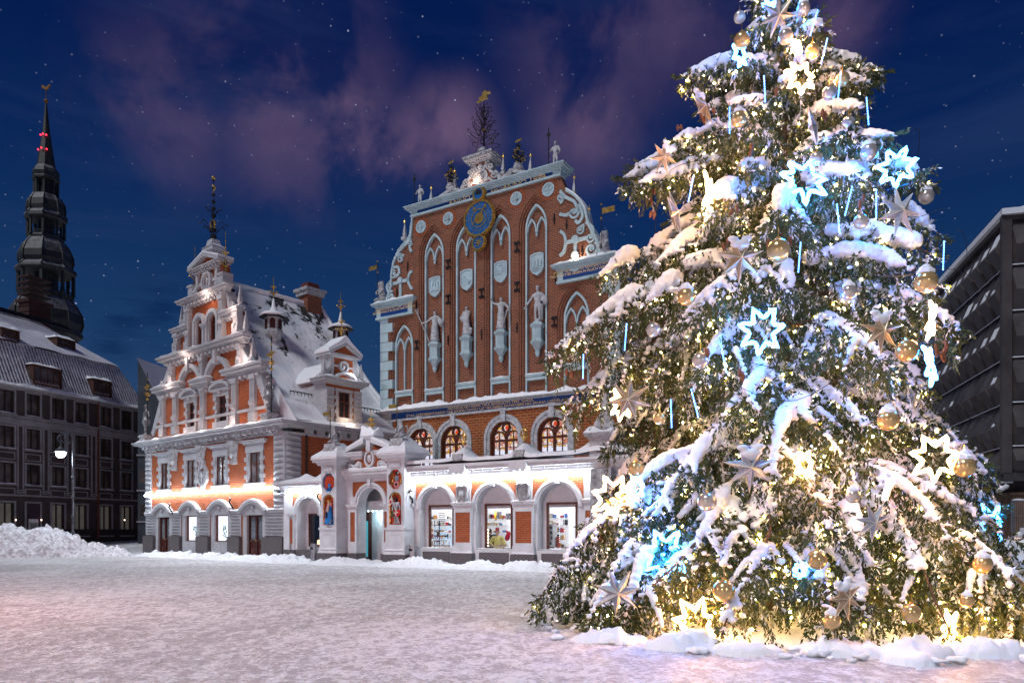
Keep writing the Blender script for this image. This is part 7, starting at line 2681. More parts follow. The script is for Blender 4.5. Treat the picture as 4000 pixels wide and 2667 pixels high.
e = empty('flat_trailer', (tx, Yt, 0), R(-6), 'low red flatbed trailer buried under thick snow behind the spruce', 'trailer')
mb = MB(); mb.box(-1.2, 5, 0, 2, .28, .42); mb.box(1.4, 1.6, -.1, 0, .2, .5); mb.build('frame', [mat('red painted steel', (.25, .012, .02), .5)], e)
mb = MB()
for x_ in (-.6, .3, 2.2, 3.4): mb.lathe([(.05, 0), (.2, 0), (.2, .0)], x_, .3, 8) if False else mb.tube([(x_, .05, .2), (x_, .25, .2)], .2, 10)
mb.build('wheel', [IRON], e)
sn = MB(); snowcap(sn, -1.4, 5.2, -.2, 3.0, .42, .72, seed=5, step=.2); sn.build('snow_load', [SNOW], e)

# ================================================================ street lamp
LAMPG = mat('lit lamp glass', (1, 1, 1), .4, em=(.78, .92, 1.0), es=38, var=0)
LBODY = mat('lamp post iron', (.05, .055, .07), .5, .5, col2=(.12, .13, .15))
Yl = 50.0
def L_(px, py): return fat(px, py, Yl)
bx = L_(285, 0)[0]
sl = empty('street_lamp', (bx, Yl, 0), 0, 'tall iron street lamp with a curled bracket and lit glass hanging over the snow heap', 'street lamp', 'street lamps of the square')
zt_ = L_(0, 1712)[2]
mb = MB()
mb.tube([(0, 0, 0), (0, 0, 1.0), (0, 0, zt_ - .2)], [.12, .08, .05], 8)
for z_ in (.3, 1.6, 2.6, 3.9, 5.2): mb.ball((0, 0, z_), .12, 8)
mb.build('pole', [LBODY], sl)
hx = L_(237, 0)[0] - bx
zb_ = L_(0, 1762)[2]
mb = MB()
pts = [(0, 0, zt_ - .5), (-.02, 0, zt_), (-.25, 0, zt_ + .30), (-.6, 0, zt_ + .38), (-.95, 0, zt_ + .15), (-1.0, 0, zt_ - .12), (hx, 0, zt_ - .30), (hx, 0, zb_ + .2)]
mb.tube(smooth_path([Vector(p) for p in pts], 4), .045, 6)
sp_ = [(-.55 + .34 * (1 - i / 22) * math.cos(i * .45 + 1), 0, zt_ - .05 + .34 * (1 - i / 22) * math.sin(i * .45 + 1)) for i in range(20)]
mb.tube(sp_, .035, 5)
mb.tube([(-.85, 0, zt_ + .1), (-.7, 0, zt_ - .25), (-.4, 0, zt_ - .35), (-.1, 0, zt_ - .2)], .03, 5)
mb.build('bracket', [LBODY], sl)
mb = MB(); mb.lathe([(.42, zb_ - .05), (.40, zb_ + .04), (.2, zb_ + .16), (.08, zb_ + .30)], hx, 0, 12); mb.build('lamp_shade', [LBODY], sl)
mb = MB(); mb.lathe([(.06, zb_ - .42), (.20, zb_ - .36), (.28, zb_ - .2), (.30, zb_ - .06)], hx, 0, 12); mb.build('glass', [LAMPG], sl, smooth=True)
lamp('street_lamp_light', 'POINT', (bx + hx, Yl - .1, zb_ - .5), 420, (.75, .90, 1.0), .2)
# unseen copies of the lamp, added round the camera to light the snow
for i, (x_, y_, en, col_) in enumerate(((-17, 10, 9000, (1, .50, .46)), (-9, -7, 2400, (.98, .88, .84)), (7, -6, 2000, (.88, .90, 1.0)))):
    c = copy_tree(sl)
    c.location = (x_, y_, 0)
    c['label'] = ('unseen street lamp added beside the viewer to warm the snow', 'unseen street lamp added behind the viewer, towards the dark building', 'unseen street lamp added behind the viewer, towards the spruce')[i]
    lamp('street_lamp_light', 'POINT', (x_ + hx, y_, zb_ - .55), en, col_, .35)
# flood lamps on masts that light the brick gable from the lower left
lamp('gable_floodlight', 'SPOT', (-19, 13, 6.5), 8600, (.80, .91, 1.0), .35, aim=MF.world(MF.u(1850), 0, 15.5), cone=30, blend=.35)

# ================================================================ snow: ground, heaps, banks
def ground_h(x, y):
    h = 0.0
    d = max(0, y - 52) / 22
    h += .75 * min(1, d) ** 1.3 * (1 if x < -18 else max(0, (-x - 8) / 10))
    return max(h, 0)
SG = bpy.data.materials.new('trampled snow')
SG.use_nodes = True
t = NT(SG.node_tree); p_ = t.n('ShaderNodeBsdfPrincipled'); o_ = t.n('ShaderNodeOutputMaterial'); t.l(p_.outputs[0], o_.inputs[0])
oc = t.n('ShaderNodeTexCoord').outputs['Object']
sx = t.n('ShaderNodeVectorMath', operation='MULTIPLY'); t.l(oc, sx.inputs[0]); sx.inputs[1].default_value = (1.0, .55, 1)
n1 = t.noise(.16, 6, .62, oc, .6); n2 = t.noise(4.5, 6, .72, sx.outputs[0], .4); n3 = t.noise(14, 5, .7, oc)
f_ = t.math('ADD', t.math('MULTIPLY', n1, .25), t.math('ADD', t.math('MULTIPLY', n2, .40), t.math('MULTIPLY', n3, .35)))
col_ = t.mix(t.maprange(f_, .45, .55, 0, 1), (.50, .475, .485), (.88, .88, .90))
vr_ = t.n('ShaderNodeTexVoronoi'); vr_.inputs['Scale'].default_value = 3.4; t.l(sx.outputs[0], vr_.inputs['Vector'])
col_ = t.mix(t.maprange(n2, .58, .68, 0, .7), col_, (.92, .92, .95))
col_ = t.mix(t.math('MULTIPLY', t.maprange(vr_.outputs['Distance'], .30, .12, 0, 1), t.maprange(n1, .45, .6, 0, .55)), col_, (.36, .32, .31))
t.l(col_, p_.inputs['Base Color']); p_.inputs['Roughness'].default_value = .55; p_.inputs['Specular IOR Level'].default_value = .25
bn = t.n('ShaderNodeBump'); bn.inputs['Strength'].default_value = 1.0; bn.inputs['Distance'].default_value = .11
hh = t.math('ADD', t.math('MULTIPLY', n2, 1.0), t.math('MULTIPLY', n3, .45)); t.l(hh, bn.inputs['Height']); t.l(bn.outputs[0], p_.inputs['Normal'])
ys = [-30, -20, -12, -6, -2, 2]
y_ = 4.0
while y_ < 60: ys.append(y_); y_ *= 1.012
while y_ < 420: ys.append(y_); y_ *= 1.10
xs_rel = np.linspace(-1, 1, 261)
vs, fs = [], []
for y_ in ys:
    wd_ = max(abs(y_), 5) * .9 + 30 + (0 if y_ < 60 else y_)
    for r_ in xs_rel:
        x_ = wd_ * (abs(r_) ** 1.5) * (1 if r_ > 0 else -1)
        nz = .035 * noise.noise(Vector((x_ * .5, y_ * .5, 0))) + .028 * noise.noise(Vector((x_ * 2.2, y_ * 1.4, 4)))
        if 4 < y_ < 30: nz += .022 * noise.noise(Vector((x_ * 6, y_ * 4, 8)))
        vs.append((x_, y_, ground_h(x_, y_) + nz - .02))
m_ = len(xs_rel)
for i in range(len(ys) - 1):
    for j in range(m_ - 1):
        fs.append((i * m_ + j, i * m_ + j + 1, (i + 1) * m_ + j + 1, (i + 1) * m_ + j))
mb = MB(); mb.add(vs, fs)
o = mb.build('snow_ground', [SG], smooth=True)
tag(o, 'trampled snow covering the town square', None, None, 'structure')


CRUMB2 = bpy.data.textures.new('snow_chunks', 'CLOUDS')
CRUMB2.noise_scale = .16
CRUMB2.noise_depth = 4


def heap(name, label, fn, x0, x1, y0, y1, nx, ny, m, kind='stuff', amp=.15, fr=1.6, loc=None, rz=0, cell=.0):
    vs, fs = [], []
    for i in range(nx + 1):
        for j in range(ny + 1):
            u_, v_ = i / nx, j / ny
            x_, y_ = x0 + (x1 - x0) * u_, y0 + (y1 - y0) * v_
            h = fn(x_, y_, u_, v_)
            e_ = min(1, h * 5)
            q = noise.fractal(Vector((x_ * fr, y_ * fr, 1.7)), .9, 2.1, 5) * amp
            if cell:
                d_ = noise.voronoi(Vector((x_ * fr * 1.5 + .4 * q, y_ * fr * 1.5, 0)))[0]
                q += cell * (d_[1] - d_[0] - .25)
            vs.append((x_, y_, h + q * e_ - (.12 if h <= 0.001 else 0)))
    for i in range(nx):
        for j in range(ny):
            a = i * (ny + 1) + j; fs.append((a, a + ny + 1, a + ny + 2, a + 1))
    mb = MB(); mb.add(vs, fs)
    o = mb.build(name, [m], loc=loc, rz=rz, smooth=True, mods=[('DISPLACE', dict(texture=CRUMB2, strength=.13, mid_level=.5, direction='Z'))])
    return tag(o, label, 'snow' if kind != 'structure' else None, None, kind)


def bigheap(x, y, u, v):
    h = 0
    for cx_, cy_, rx_, ry_, hh in ((-37, 50, 6.0, 3.6, 2.0), (-33, 49.5, 4.2, 3.4, 1.9), (-31.2, 50, 3.4, 3.0, 1.85), (-41, 50, 6, 3.4, 1.7), (-28.5, 50.5, 3.0, 2.2, .7)):
        d = ((x - cx_) / rx_) ** 2 + ((y - cy_) / ry_) ** 2
        h = max(h, hh * max(0, 1 - d) ** .75)
    return h
heap('snow_heap', 'tall rough heap of ploughed snow in front of the dark apartment building', bigheap, -47, -18, 45, 55, 300, 120, CRUST, 'thing', amp=.36, fr=1.3, cell=.42)
bpy.data.objects['snow_heap']['category'] = 'snow heap'
def bank(hmax, w_, seed, shift=0):
    def f(x, y, u, v):
        n_ = .55 + .75 * noise.noise(Vector((x * .45 + seed, 0, 0))) + .35 * noise.noise(Vector((x * 1.4 + seed, 1, 0)))
        c = -w_ * .55 + .5 * noise.noise(Vector((x * .5, seed, 3)))
        d = ((y - c) / (w_ * .75)) ** 2
        return max(0, hmax * max(.12, n_) * max(0, 1 - d))
    return f
x0a = AFR.u(1110); x1a = AFR.u(2320)
heap('snow_bank', 'uneven bank of shovelled snow along the foot of the shop arcade', bank(.34, 1.9, 3.3), x0a, x1a + 3, -3.4, -.1, 340, 50, SNOW, amp=.20, fr=2.3, cell=.10, loc=(AFR.ox, AFR.oy, 0), rz=-AFR.th)
heap('snow_bank', 'low bank of shovelled snow along the foot of the corner house', bank(.34, 1.8, 8.1), SF.u(650), .3, -3.0, -.1, 260, 46, SNOW, amp=.20, fr=2.3, cell=.10, loc=(SF.ox, SF.oy, 0), rz=-SF.th)
def farb(x, y, u, v):
    return max(0, .9 * (1 - ((y - 44) / 3.0) ** 2)) * min(1, max(0, (x - 24) / 3))
heap('snow_bank', 'thick smooth snow bank in front of the mesh fence', farb, 22, 40, 40.5, 47, 90, 40, SNOW, amp=.15, fr=.6)
# steel litter bins at the foot of the arcade
for px, Y0, lab in ((1226, -.75, 'steel litter bin at the foot of the blue robed figure pillar'), (1612, -.6, 'steel litter bin with a dark slot at the foot of the knight pillar')):
    u_ = AFR.u(px, Y0)
    e = empty('litter_bin', AFR.world(u_, Y0, 0), -AFR.th, lab, 'litter bin', 'steel litter bins by the arcade')
    mb = MB(); mb.tube([(0, 0, 0), (0, 0, .92)], .17, 14); mb.tube([(0, 0, .92), (0, 0, .98)], .19, 14); mb.build('body', [mat('brushed steel', (.42, .43, .46), .35, .8)], e)
    mb = MB(); mb.box(-.09, .09, -.185, -.15, .68, .80); mb.build('slot', [IRON], e)
for px, lab in ((1250, 'iron dragon bracket with snow on the wall beside the blue robed figure pillar'), (1607, 'iron dragon bracket with snow on the wall beside the knight pillar')):
    u_ = AFR.u(px, -.2)
    e = empty('dragon_lamp_bracket', AFR.world(u_, -.1, EYE + (HY - 1935) / FPX * 38), -AFR.th, lab, 'wall bracket', 'iron dragon brackets')
    mb = MB(); mb.tube([(0, 0, -.45), (.1, -.15, -.2), (-.08, -.25, .05), (.12, -.3, .25), (.25, -.35, .15)], [.03, .05, .05, .05, .03], 6); mb.build('dragon', [IRON], e)
    mb = MB(); mb.ball((-.02, -.25, .16), .07, 6, 0, 1.4, 1, .5); mb.ball((.12, -.3, .32), .06, 6, 0, 1.4, 1, .5); mb.build('snow_cap', [SNOW], e)

# dark town houses closing the square behind the spruce
rn = random.Random(6)
xx = 9.0
for i, (w_, h_, lab) in enumerate(((9.5, 11.5, 'plain dark house with a snowy gable roof behind the spruce, next to the brick hall'), (11, 13.5, 'taller dark house with a snowy roof in the middle of the row behind the spruce'), (9, 12, 'dark house with a snowy roof behind the spruce, next to the office block'))):
    Y_ = 84 + i * 1.5
    e = empty('town_house', (xx, Y_, 0), R(-3), lab, 'house', 'dark town houses behind the spruce')
    hs = [rect(a - .45, a + .45, z_, z_ + 1.5) for a in np.arange(1.3, w_ - .8, 1.75) for z_ in np.arange(1.4, h_ - 1.8, 2.9)]
    mb = MB(); mb.prism(rect(0, w_, 0, h_), 0, .3, 0, hs); mb.box(0, .3, .3, 9, 0, h_); mb.box(w_ - .3, w_, .3, 9, 0, h_); mb.build('wall', [DARKW], e)
    
    for h0 in hs:
        mb = MB(); mb.box(h0[0][0] - .05, h0[2][0] + .05, .25, .28, h0[0][1] - .05, h0[1][1] + .05); mb.build('window', [OFFG], e)
    mb = MB(); mb.box(-.1, w_ + .1, -.25, .1, h_ - .3, h_); mb.box(-.05, w_ + .05, -.1, .1, 3.9, 4.1)
    for h0 in hs: mb.strip([(h0[0][0] - .1, h0[0][1] - .1), (h0[1][0] - .1, h0[1][1] + .1), (h0[2][0] + .1, h0[2][1] + .1), (h0[3][0] + .1, h0[3][1] - .1)], h0, -.05, .05, 0, True); c_ = (h0[0][0] + h0[2][0]) / 2; mb.box(c_ - .03, c_ + .03, .15, .24, h0[0][1], h0[1][1])
    mb.build('trim', [GREYT], e)
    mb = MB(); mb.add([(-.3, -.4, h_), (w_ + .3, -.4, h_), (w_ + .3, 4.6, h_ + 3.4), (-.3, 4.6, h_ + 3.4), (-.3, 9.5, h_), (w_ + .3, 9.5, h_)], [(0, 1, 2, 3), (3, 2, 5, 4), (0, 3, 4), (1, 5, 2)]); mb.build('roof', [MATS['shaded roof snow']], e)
    xx += w_ + .15

# ================================================================ the great spruce
TXc, TYc, TDs = 5.36, 15.0, 15.0
def tz(py): return EYE + (HY - py) / FPX * TDs
NEEDLE = bpy.data.materials.new('spruce needles')
NEEDLE.use_nodes = True
t = NT(NEEDLE.node_tree); p_ = t.n('ShaderNodeBsdfPrincipled'); o_ = t.n('ShaderNodeOutputMaterial'); t.l(p_.outputs[0], o_.inputs[0])
oc = t.n('ShaderNodeTexCoord').outputs['Object']
gi = t.n('ShaderNodeNewGeometry')
c_ = t.mix(t.maprange(t.noise(1.3, 4, .6, oc), .35, .65), (.026, .052, .026), (.105, .125, .050))
c_ = t.mix(t.math('MULTIPLY', gi.outputs['Random Per Island'], .45), c_, (.085, .070, .022))
t.l(c_, p_.inputs['Base Color']); p_.inputs['Roughness'].default_value = .8; p_.inputs['Specular IOR Level'].default_value = .06
BARK = mat('spruce bark', (.11, .065, .04), .9, var=.4, vs=6, bump=.6)
TSNOW = mat('fresh snow on branches', (.80, .80, .84), .6, var=.04, vs=3, bump=.35, bs=16, spec=.2)
tree = empty('spruce_tree', (TXc, TYc, 0), 0, 'giant snow laden spruce hung with lights, stars and baubles on the square', 'tree')
mb = MB()
mb.tube([(0, 0, -.2), (0, 0, 1), (.03, 0, 4), (0, .03, 8), (-.02, 0, 11), (0, 0, 13.6)], [.34, .28, .22, .15, .08, .02], 12)
mb.build('trunk', [BARK], tree, smooth=True)
# tip height, reach: measured on the outline, both sides
TIERS = [(13.3, .3, 4), (12.8, .5, 4), (12.2, .75, 5), (11.55, 1.05, 5), (11.0, 1.6, 5), (10.5, 1.85, 5), (9.9, 1.8, 6), (9.3, 2.35, 6), (8.7, 2.75, 5), (8.2, 2.6, 6),
         (7.45, 2.9, 5), (6.7, 3.4, 6), (6.0, 3.7, 6), (5.25, 4.0, 6), (4.4, 4.0, 6), (3.5, 3.9, 6), (2.6, 4.15, 6), (1.6, 4.3, 6), (.85, 4.6, 6), (.35, 4.8, 7)]
def env(z):
    zs_ = [q[0] for q in TIERS]
    if z >= zs_[0]: return .3
    for (a, ra, _), (b, rb, _) in zip(TIERS, TIERS[1:]):
        if b <= z <= a: return rb + (ra - rb) * (z - b) / (a - b)
    return TIERS[-1][1]


rn = random.Random(11)
np.random.seed(4)
BULBS = []
ncount = 0
extra = [(PI + .22, .45, 5.25), (PI + .15, 10.45, 2.3), (PI - .1, 9.0, 2.85), (PI + .05, 8.6, 3.15), (PI + .2, 8.2, 3.1), (PI - .2, 6.8, 3.55), (PI + .1, 5.2, 4.6), (PI - .15, 4.3, 4.3), (PI + .35, .4, 4.9),
         (.0, 10.65, 2.15), (.1, 8.6, 3.1), (-.1, 7.45, 3.7), (0.05, 5.3, 3.6), (-.15, 3.1, 4.25), (.1, 2.15, 4.6), (-.25, .30, 4.9), (-.9, .25, 4.2)]
specs = []
for k, (zt_, r_, n) in enumerate(TIERS):
    for i in range(n):
        a = 2 * PI * (i + .5 * (k % 2)) / n + rn.uniform(-.3, .3) + k * .37
        # azimuth 0 is +x, -pi/2 is towards the viewer
        specs.append((a, zt_ + rn.uniform(-.12, .12), r_ * rn.choice((rn.uniform(.55, .8), rn.uniform(.8, .97), rn.uniform(.8, 1.0)))))
specs += extra
for i in range(15):                                       # skirts that sweep the snow on the side of the square
    specs.append((-PI * (.04 + .92 * (i + .5) / 15) + rn.uniform(-.06, .06), rn.uniform(.12, .5), rn.uniform(4.0, 5.0)))
for i in range(12):
    specs.append((-PI * (.02 + .96 * (i + .5) / 12) + rn.uniform(-.08, .08), rn.uniform(.9, 2.4), rn.uniform(3.0, 4.1)))
for i in range(9):
    specs.append((-PI * (i + .5) / 9 + rn.uniform(-.1, .1), rn.uniform(.15, .7), rn.uniform(2.2, 3.4)))


def branch(az, ztip, L):
    global ncount
    if 3.4 < ztip < 7.9 and math.cos(az) > 0: L *= 1 - .20 * math.cos(az) ** .5
    if ztip > 9.5: L *= .88
    if ztip < 3.4 and math.cos(az) > .3 and L < 4.9: L *= .93
    d = Vector((math.cos(az), math.sin(az), 0))
    side = Vector((-d.y, d.x, 0))
    q = min(1, max(0, (ztip - .3) / 12.5))
    up = ztip > 7.6
    rise = (.15 if up else .40) * L * (.55 + .5 * (1 - q))
    z0 = ztip + (rise if ztip > .9 else rise * rn.uniform(.7, 1.2) + .35)
    z0 = min(z0, 13.0)
    ns = 14
    sway = rn.uniform(-.25, .25)
    P_ = []
    for i in range(ns + 1):
        s = i / ns
        z = z0 + (ztip - z0) * s ** (1.5 if up else 2.3) + (.16 if up else .05) * L * math.sin(PI * s) * .8 + (.10 * noise.noise(Vector((s * 4, az * 9, ztip * 3))) * L * .35 if s > 0 else 0)
        if up: z += .18 * max(0, s - .8) * 5 * .35
        P_.append(d * (L * s) + side * (sway * s * s * L * (.9 if ztip < 5.6 else .4) + (.55 if ztip < 5.6 else .22) * s * L * .3 * noise.noise(Vector((s * 3.5, az * 5, 2 + ztip)))) + Vector((0, 0, max(z, .16))))
    def at(s):
        x = s * ns
        i = min(ns - 1, int(x))
        return P_[i].lerp(P_[i + 1], x - i)
    wood = MB()
    wood.tube(P_, [.055 * (1 - i / ns) * (L / 4) + .012 for i in range(ns + 1)], 5)
    br = wood.build('branch', [BARK], tree, smooth=True)
    # side shoots
    tips, starts, dirs, lens = [], [], [], []
    snow = MB()
    W = .20 + (.15 if up else .16) * L
    step = .155
    n = int(L * .93 / step)
    base_s = .06
    bare = 0 if up else rn.uniform(.12, .38)
    low = ztip < 5.6
    for i in range(n):
        s = base_s + (1 - base_s) * (i + .5) / n
        for sg in (-1, 1):
            wl_ = W * (math.sin(min(1, .18 + s * 1.25) * PI * .5) * (1.0 if s < .55 else (1 - (s - .55) / .45 * .80))) * rn.uniform(.65, 1.1)
            p0 = at(s)
            fwd = (at(min(1, s + .05)) - at(max(0, s - .05))).normalized()
            dr = (side * sg * .88 + fwd * .62 + Vector((0, 0, .02 - .12 * rn.random()))).normalized()
            hasnow = rn.random() < .80
            smax = rn.uniform(.3, .95) if low else rn.uniform(.45, 1.0)
            big = low and (i + sg) % 5 == 0 and .2 < s < .93
            if big: wl_ = (.34 + .20 * L * (1 - s)) * rn.uniform(1.0, 1.5) + .1; hasnow = True; smax = .97
            m = max(2, int(wl_ / (.06 if big else .085)))
            for j in range(m + 1):
                t_ = j / m
                p = p0 + dr * wl_ * t_ + Vector((0, 0, -(.55 if up else .72 if big else 1.05) * wl_ * t_ ** (1.8 if big else 1.5)))
                if p.z < .1: p.z = .1
                if hasnow and t_ < smax and s > bare:
                    rad = (.052 if big else .044 + .030 * math.sin(s * PI) + .035 * (noise.noise(Vector((p.x * 3.2 + az * 3, p.y * 3.2, p.z * 3))) + .25)) * (1.12 - .62 * t_) * (.75 if up else 1.45 if big else 1.0)
                    if noise.noise(Vector((p.x * 1.9, p.y * 1.9 + 7, p.z * 1.9))) > -.10 and (rad > .042 or big):
                        rad = max(rad, .040)
                        snow.ball((p.x, p.y, p.z + rad * .12), rad, 6, 0, 1.15, 1.15, .8)
                if rn.random() < (.34 if low else .15): starts.append(p.copy()); lens.append(rn.uniform(.09, .17)); dirs.append((dr * .8 + Vector((rn.uniform(-.4, .4), rn.uniform(-.4, .4), rn.uniform(.1, .7)))).normalized())
                starts.append(p); ht = .16 + (.50 if not up else .26) * rn.random() ** .8 * (1 - .45 * s) * (.6 + .4 * L / 4)
                lens.append(ht)
                dirs.append((dr * .22 * rn.uniform(.2, 1.6) + Vector((rn.uniform(-.16, .16), rn.uniform(-.16, .16), -1))).normalized())
                if rn.random() < .35 and t_ > .4:
                    starts.append(p + Vector((rn.uniform(-.05, .05), rn.uniform(-.05, .05), 0))); lens.append(ht * 1.5); dirs.append(Vector((rn.uniform(-.2, .2), rn.uniform(-.2, .2), -1)).normalized())
            starts.append(p); lens.append(.16); dirs.append((dr + Vector((0, 0, -.3))).normalized())
        p0 = at(s)
        rad = ((.074 if low else .105) + (.04 if low else .06) * math.sin(s * PI) + .11 * noise.noise(Vector((s * 6, az * 5, ztip)))) * (1 if s < .85 else (1 - s) / .15 * .6 + .4) * (.85 if up else 1.15)
        if noise.noise(Vector((s * 5 + az * 7, ztip, 3))) > (-.18 if low else -.36) and s > bare:
            snow.ball((p0.x, p0.y, p0.z + rad * .45), rad, 7, 0, 1.1, 1.1, .85)
            m2 = at(min(1, s + .5 / n)); snow.ball((m2.x, m2.y, m2.z + rad * .4), rad * .95, 6, 0, 1.1, 1.1, .8)
    for q_ in range(3):
        starts.append(P_[-1]); lens.append(.24); dirs.append(((P_[-1] - P_[-2]).normalized() + Vector((rn.uniform(-.4, .4), rn.uniform(-.4, .4), rn.uniform(-.3, .5)))).normalized())
    snow.build('snow', [TSNOW], br, mods=remesh(.028 if L > 2 else .024, .06), smooth=False)
    # needle sprays: little leaf-shaped blades round every hanging shoot
    S = np.array(starts); Dn = np.array(dirs); Ln = np.array(lens)
    nb = 13
    K = len(S)
    ts = (np.arange(nb) + .2) / nb
    c = S[:, None, :] + Dn[:, None, :] * (Ln[:, None] * ts[None, :])[..., None]
    ang = np.random.uniform(0, 2 * PI, (K, nb))
    e1 = np.cross(Dn, np.array([.3, .9, .1])); e1 /= np.linalg.norm(e1, axis=1)[:, None] + 1e-9
    e2 = np.cross(Dn, e1)
    radial = e1[:, None, :] * np.cos(ang)[..., None] + e2[:, None, :] * np.sin(ang)[..., None]
    ax = Dn[:, None, :] * .80 + radial * .62
    wd_ = np.cross(ax, radial); wd_ /= np.linalg.norm(wd_, axis=2)[..., None] + 1e-9
    bl = np.random.uniform(.06, .11, (K, nb))[..., None]
    bw = np.random.uniform(.012, .020, (K, nb))[..., None]
    a0 = c; a1 = c + ax * bl * .5 + wd_ * bw; a2 = c + ax * bl; a3 = c + ax * bl * .5 - wd_ * bw
    V = np.stack([a0, a1, a2, a3], 2).reshape(-1, 3)
    V[:, 2] = np.maximum(V[:, 2], .03)
    nq = K * nb
    me = bpy.data.meshes.new('needles')
    me.vertices.add(nq * 4); me.vertices.foreach_set('co', V.ravel())
    me.loops.add(nq * 4); me.loops.foreach_set('vertex_index', np.arange(nq * 4, dtype=np.int32))
    me.polygons.add(nq); me.polygons.foreach_set('loop_start', np.arange(0, nq * 4, 4, dtype=np.int32))
    me.materials.append(NEEDLE); me.materials.append(TSNOW)
    # rime: some of the shoots are white from end to end, others only speckled
    sh = np.random.rand(K)
    mi = (np.random.rand(K, nb) < np.where(sh[:, None] < .10, .7, np.where(np.arange(nb)[None, :] < nb * .25, .20, .02))).astype(np.int32)
    me.polygons.foreach_set('material_index', mi.ravel())
    me.update(calc_edges=True)
    o = bpy.data.objects.new('needles', me); COL.objects.link(o); o.parent = br
    ncount += nq
    # where bulbs can hang
    for k in np.random.choice(K, max(1, int(K * .075)), replace=False):
        p = S[k] + Dn[k] * Ln[k] * np.random.uniform(.1, .9)
        BULBS.append((p[0], p[1], p[2]))
    return br


for a, z_, L in specs:
    # the side turned away from the square is built thinner
    branch(a, z_, L)
print('needle blades', ncount, 'branches', len(specs))

# ---------------------------------------------------------------- fairy lights
WARM = mat('warm fairy bulb', (1, .9, .7), .5, em=(1.0, .64, .20), es=400, var=0)
fl = empty('fairy_lights', (TXc, TYc, 0), 0, 'warm white fairy lights wound through every branch of the spruce', 'fairy lights')
rn = random.Random(8)
rn.shuffle(BULBS)
front = [b for b in BULBS if b[1] < 1.6]
front = front[:2600]
front.sort(key=lambda b: b[1])
mbx = MB()
BR = .0150
for b in front[100:]:
    mbx.ball(b, BR * (rn.uniform(.45, .85) if rn.random() < .6 else rn.uniform(.9, 1.45)), 4)
o = mbx.build('bulbs', [WARM], fl); o['kind'] = 'stuff'
bm_ = MB(); bm_.ball((0, 0, 0), BR * 1.15, 5)
src = None
for b in front[:100]:
    if src is None: src = bm_.build('bulb', [WARM], fl, loc=b)
    else:
        c = src.copy(); COL.objects.link(c); c.parent = fl; c.location = b
rn = random.Random(3)
for k in range(26):                                       # dark cable loops lying over the branches
    z_ = .8 + k * .45
    a0_ = rn.uniform(0, 6.28); sp_ = rn.uniform(.5, 1.1)
    r0_ = env(z_) * .92
    wr_ = MB()
    wr_.tube([(r0_ * math.cos(a0_ + sp_ * i / 10), r0_ * math.sin(a0_ + sp_ * i / 10), z_ + .35 * math.sin(i * .6 + k) * .5 - .12 * math.sin(PI * i / 10)) for i in range(11)], .006, 3)
    wr_.build('cable', [IRON], fl)


def on_tree(px, py, out=.97):
    Y = TDs
    a = (px - CX) / FPX
    for _ in range(8):
        X = a * Y; z_ = EYE + (HY - py) / FPX * Y
        Rz = env(max(.3, min(13, z_))) * out
        lat = X - TXc
        Y = .5 * Y + .5 * (TYc - math.sqrt(max(Rz * Rz - lat * lat, .02)))
    return Vector((a * Y, Y, max(.25, EYE + (HY - py) / FPX * Y)))


# ---------------------------------------------------------------- lit stars
WSTAR = mat('warm neon star', (1, .8, .6), .5, em=(1.0, .66, .32), es=8, var=0)
BSTAR = mat('blue neon star', (.4, .7, 1), .5, em=(.12, .44, 1.0), es=7, var=0)
def star_pts(r, n, seed, inner=.5):
    rr = random.Random(seed)
    return [((r if i % 2 == 0 else r * inner) * (1 + rr.uniform(-.08, .08)) * math.cos(PI * i / n + PI / 2 + PI), (r if i % 2 == 0 else r * inner) * math.sin(PI * i / n + PI / 2 + PI)) for i in range(2 * n)]


def neon(px, py, rpx, blue, label, yaw=0, tilt=0, n=7, out=1.03):
    p = on_tree(px, py, out)
    r = rpx / FPX * p.y * .80
    e = empty('neon_star', p, 0, label, 'lit star', 'blue neon stars on the spruce' if blue else 'warm neon stars on the spruce')
    e.rotation_euler = (R(tilt), 0, R(yaw))
    pts = star_pts(r, n, px)
    path = []
    pts = [Vector((a_, (.10 * r if i_ % 4 == 0 else -.05 * r), b_)) for i_, (a_, b_) in enumerate(pts)]
    for i in range(len(pts)):
        a, b = pts[i], pts[(i + 1) % len(pts)]
        for j in range(4): path.append(a.lerp(b, j / 4) + Vector((rn.uniform(-.012, .012), 0, rn.uniform(-.012, .012))))
    mb = MB(); mb.tube([(q.x, q.y, q.z) for q in path], [.036 if i_ % 2 else .027 for i_ in range(len(path))], 6, closed=True)
    mb.build('tube', [BSTAR if blue else WSTAR], e)
    lamp('neon_star_glow', 'POINT', p + Vector((0, -.16, 0)), (270 if blue else 190) * (rpx / 110) ** 1.5 * ((.5 if blue else 1.2) if p.z < 2.2 else 1), (.004, .22, 1) if blue else (1, .44, .13), .22)
    mb = MB(); mb.tube([(q.x * .97, q.y + .035, q.z * .97) for q in path], .008, 4, closed=True); mb.tube([(0, .03, r * .9), (0, .05, r * 1.15), (.01, .1, r * 1.35)], .007, 4)
    mb.build('frame', [IRON], e)
    return e


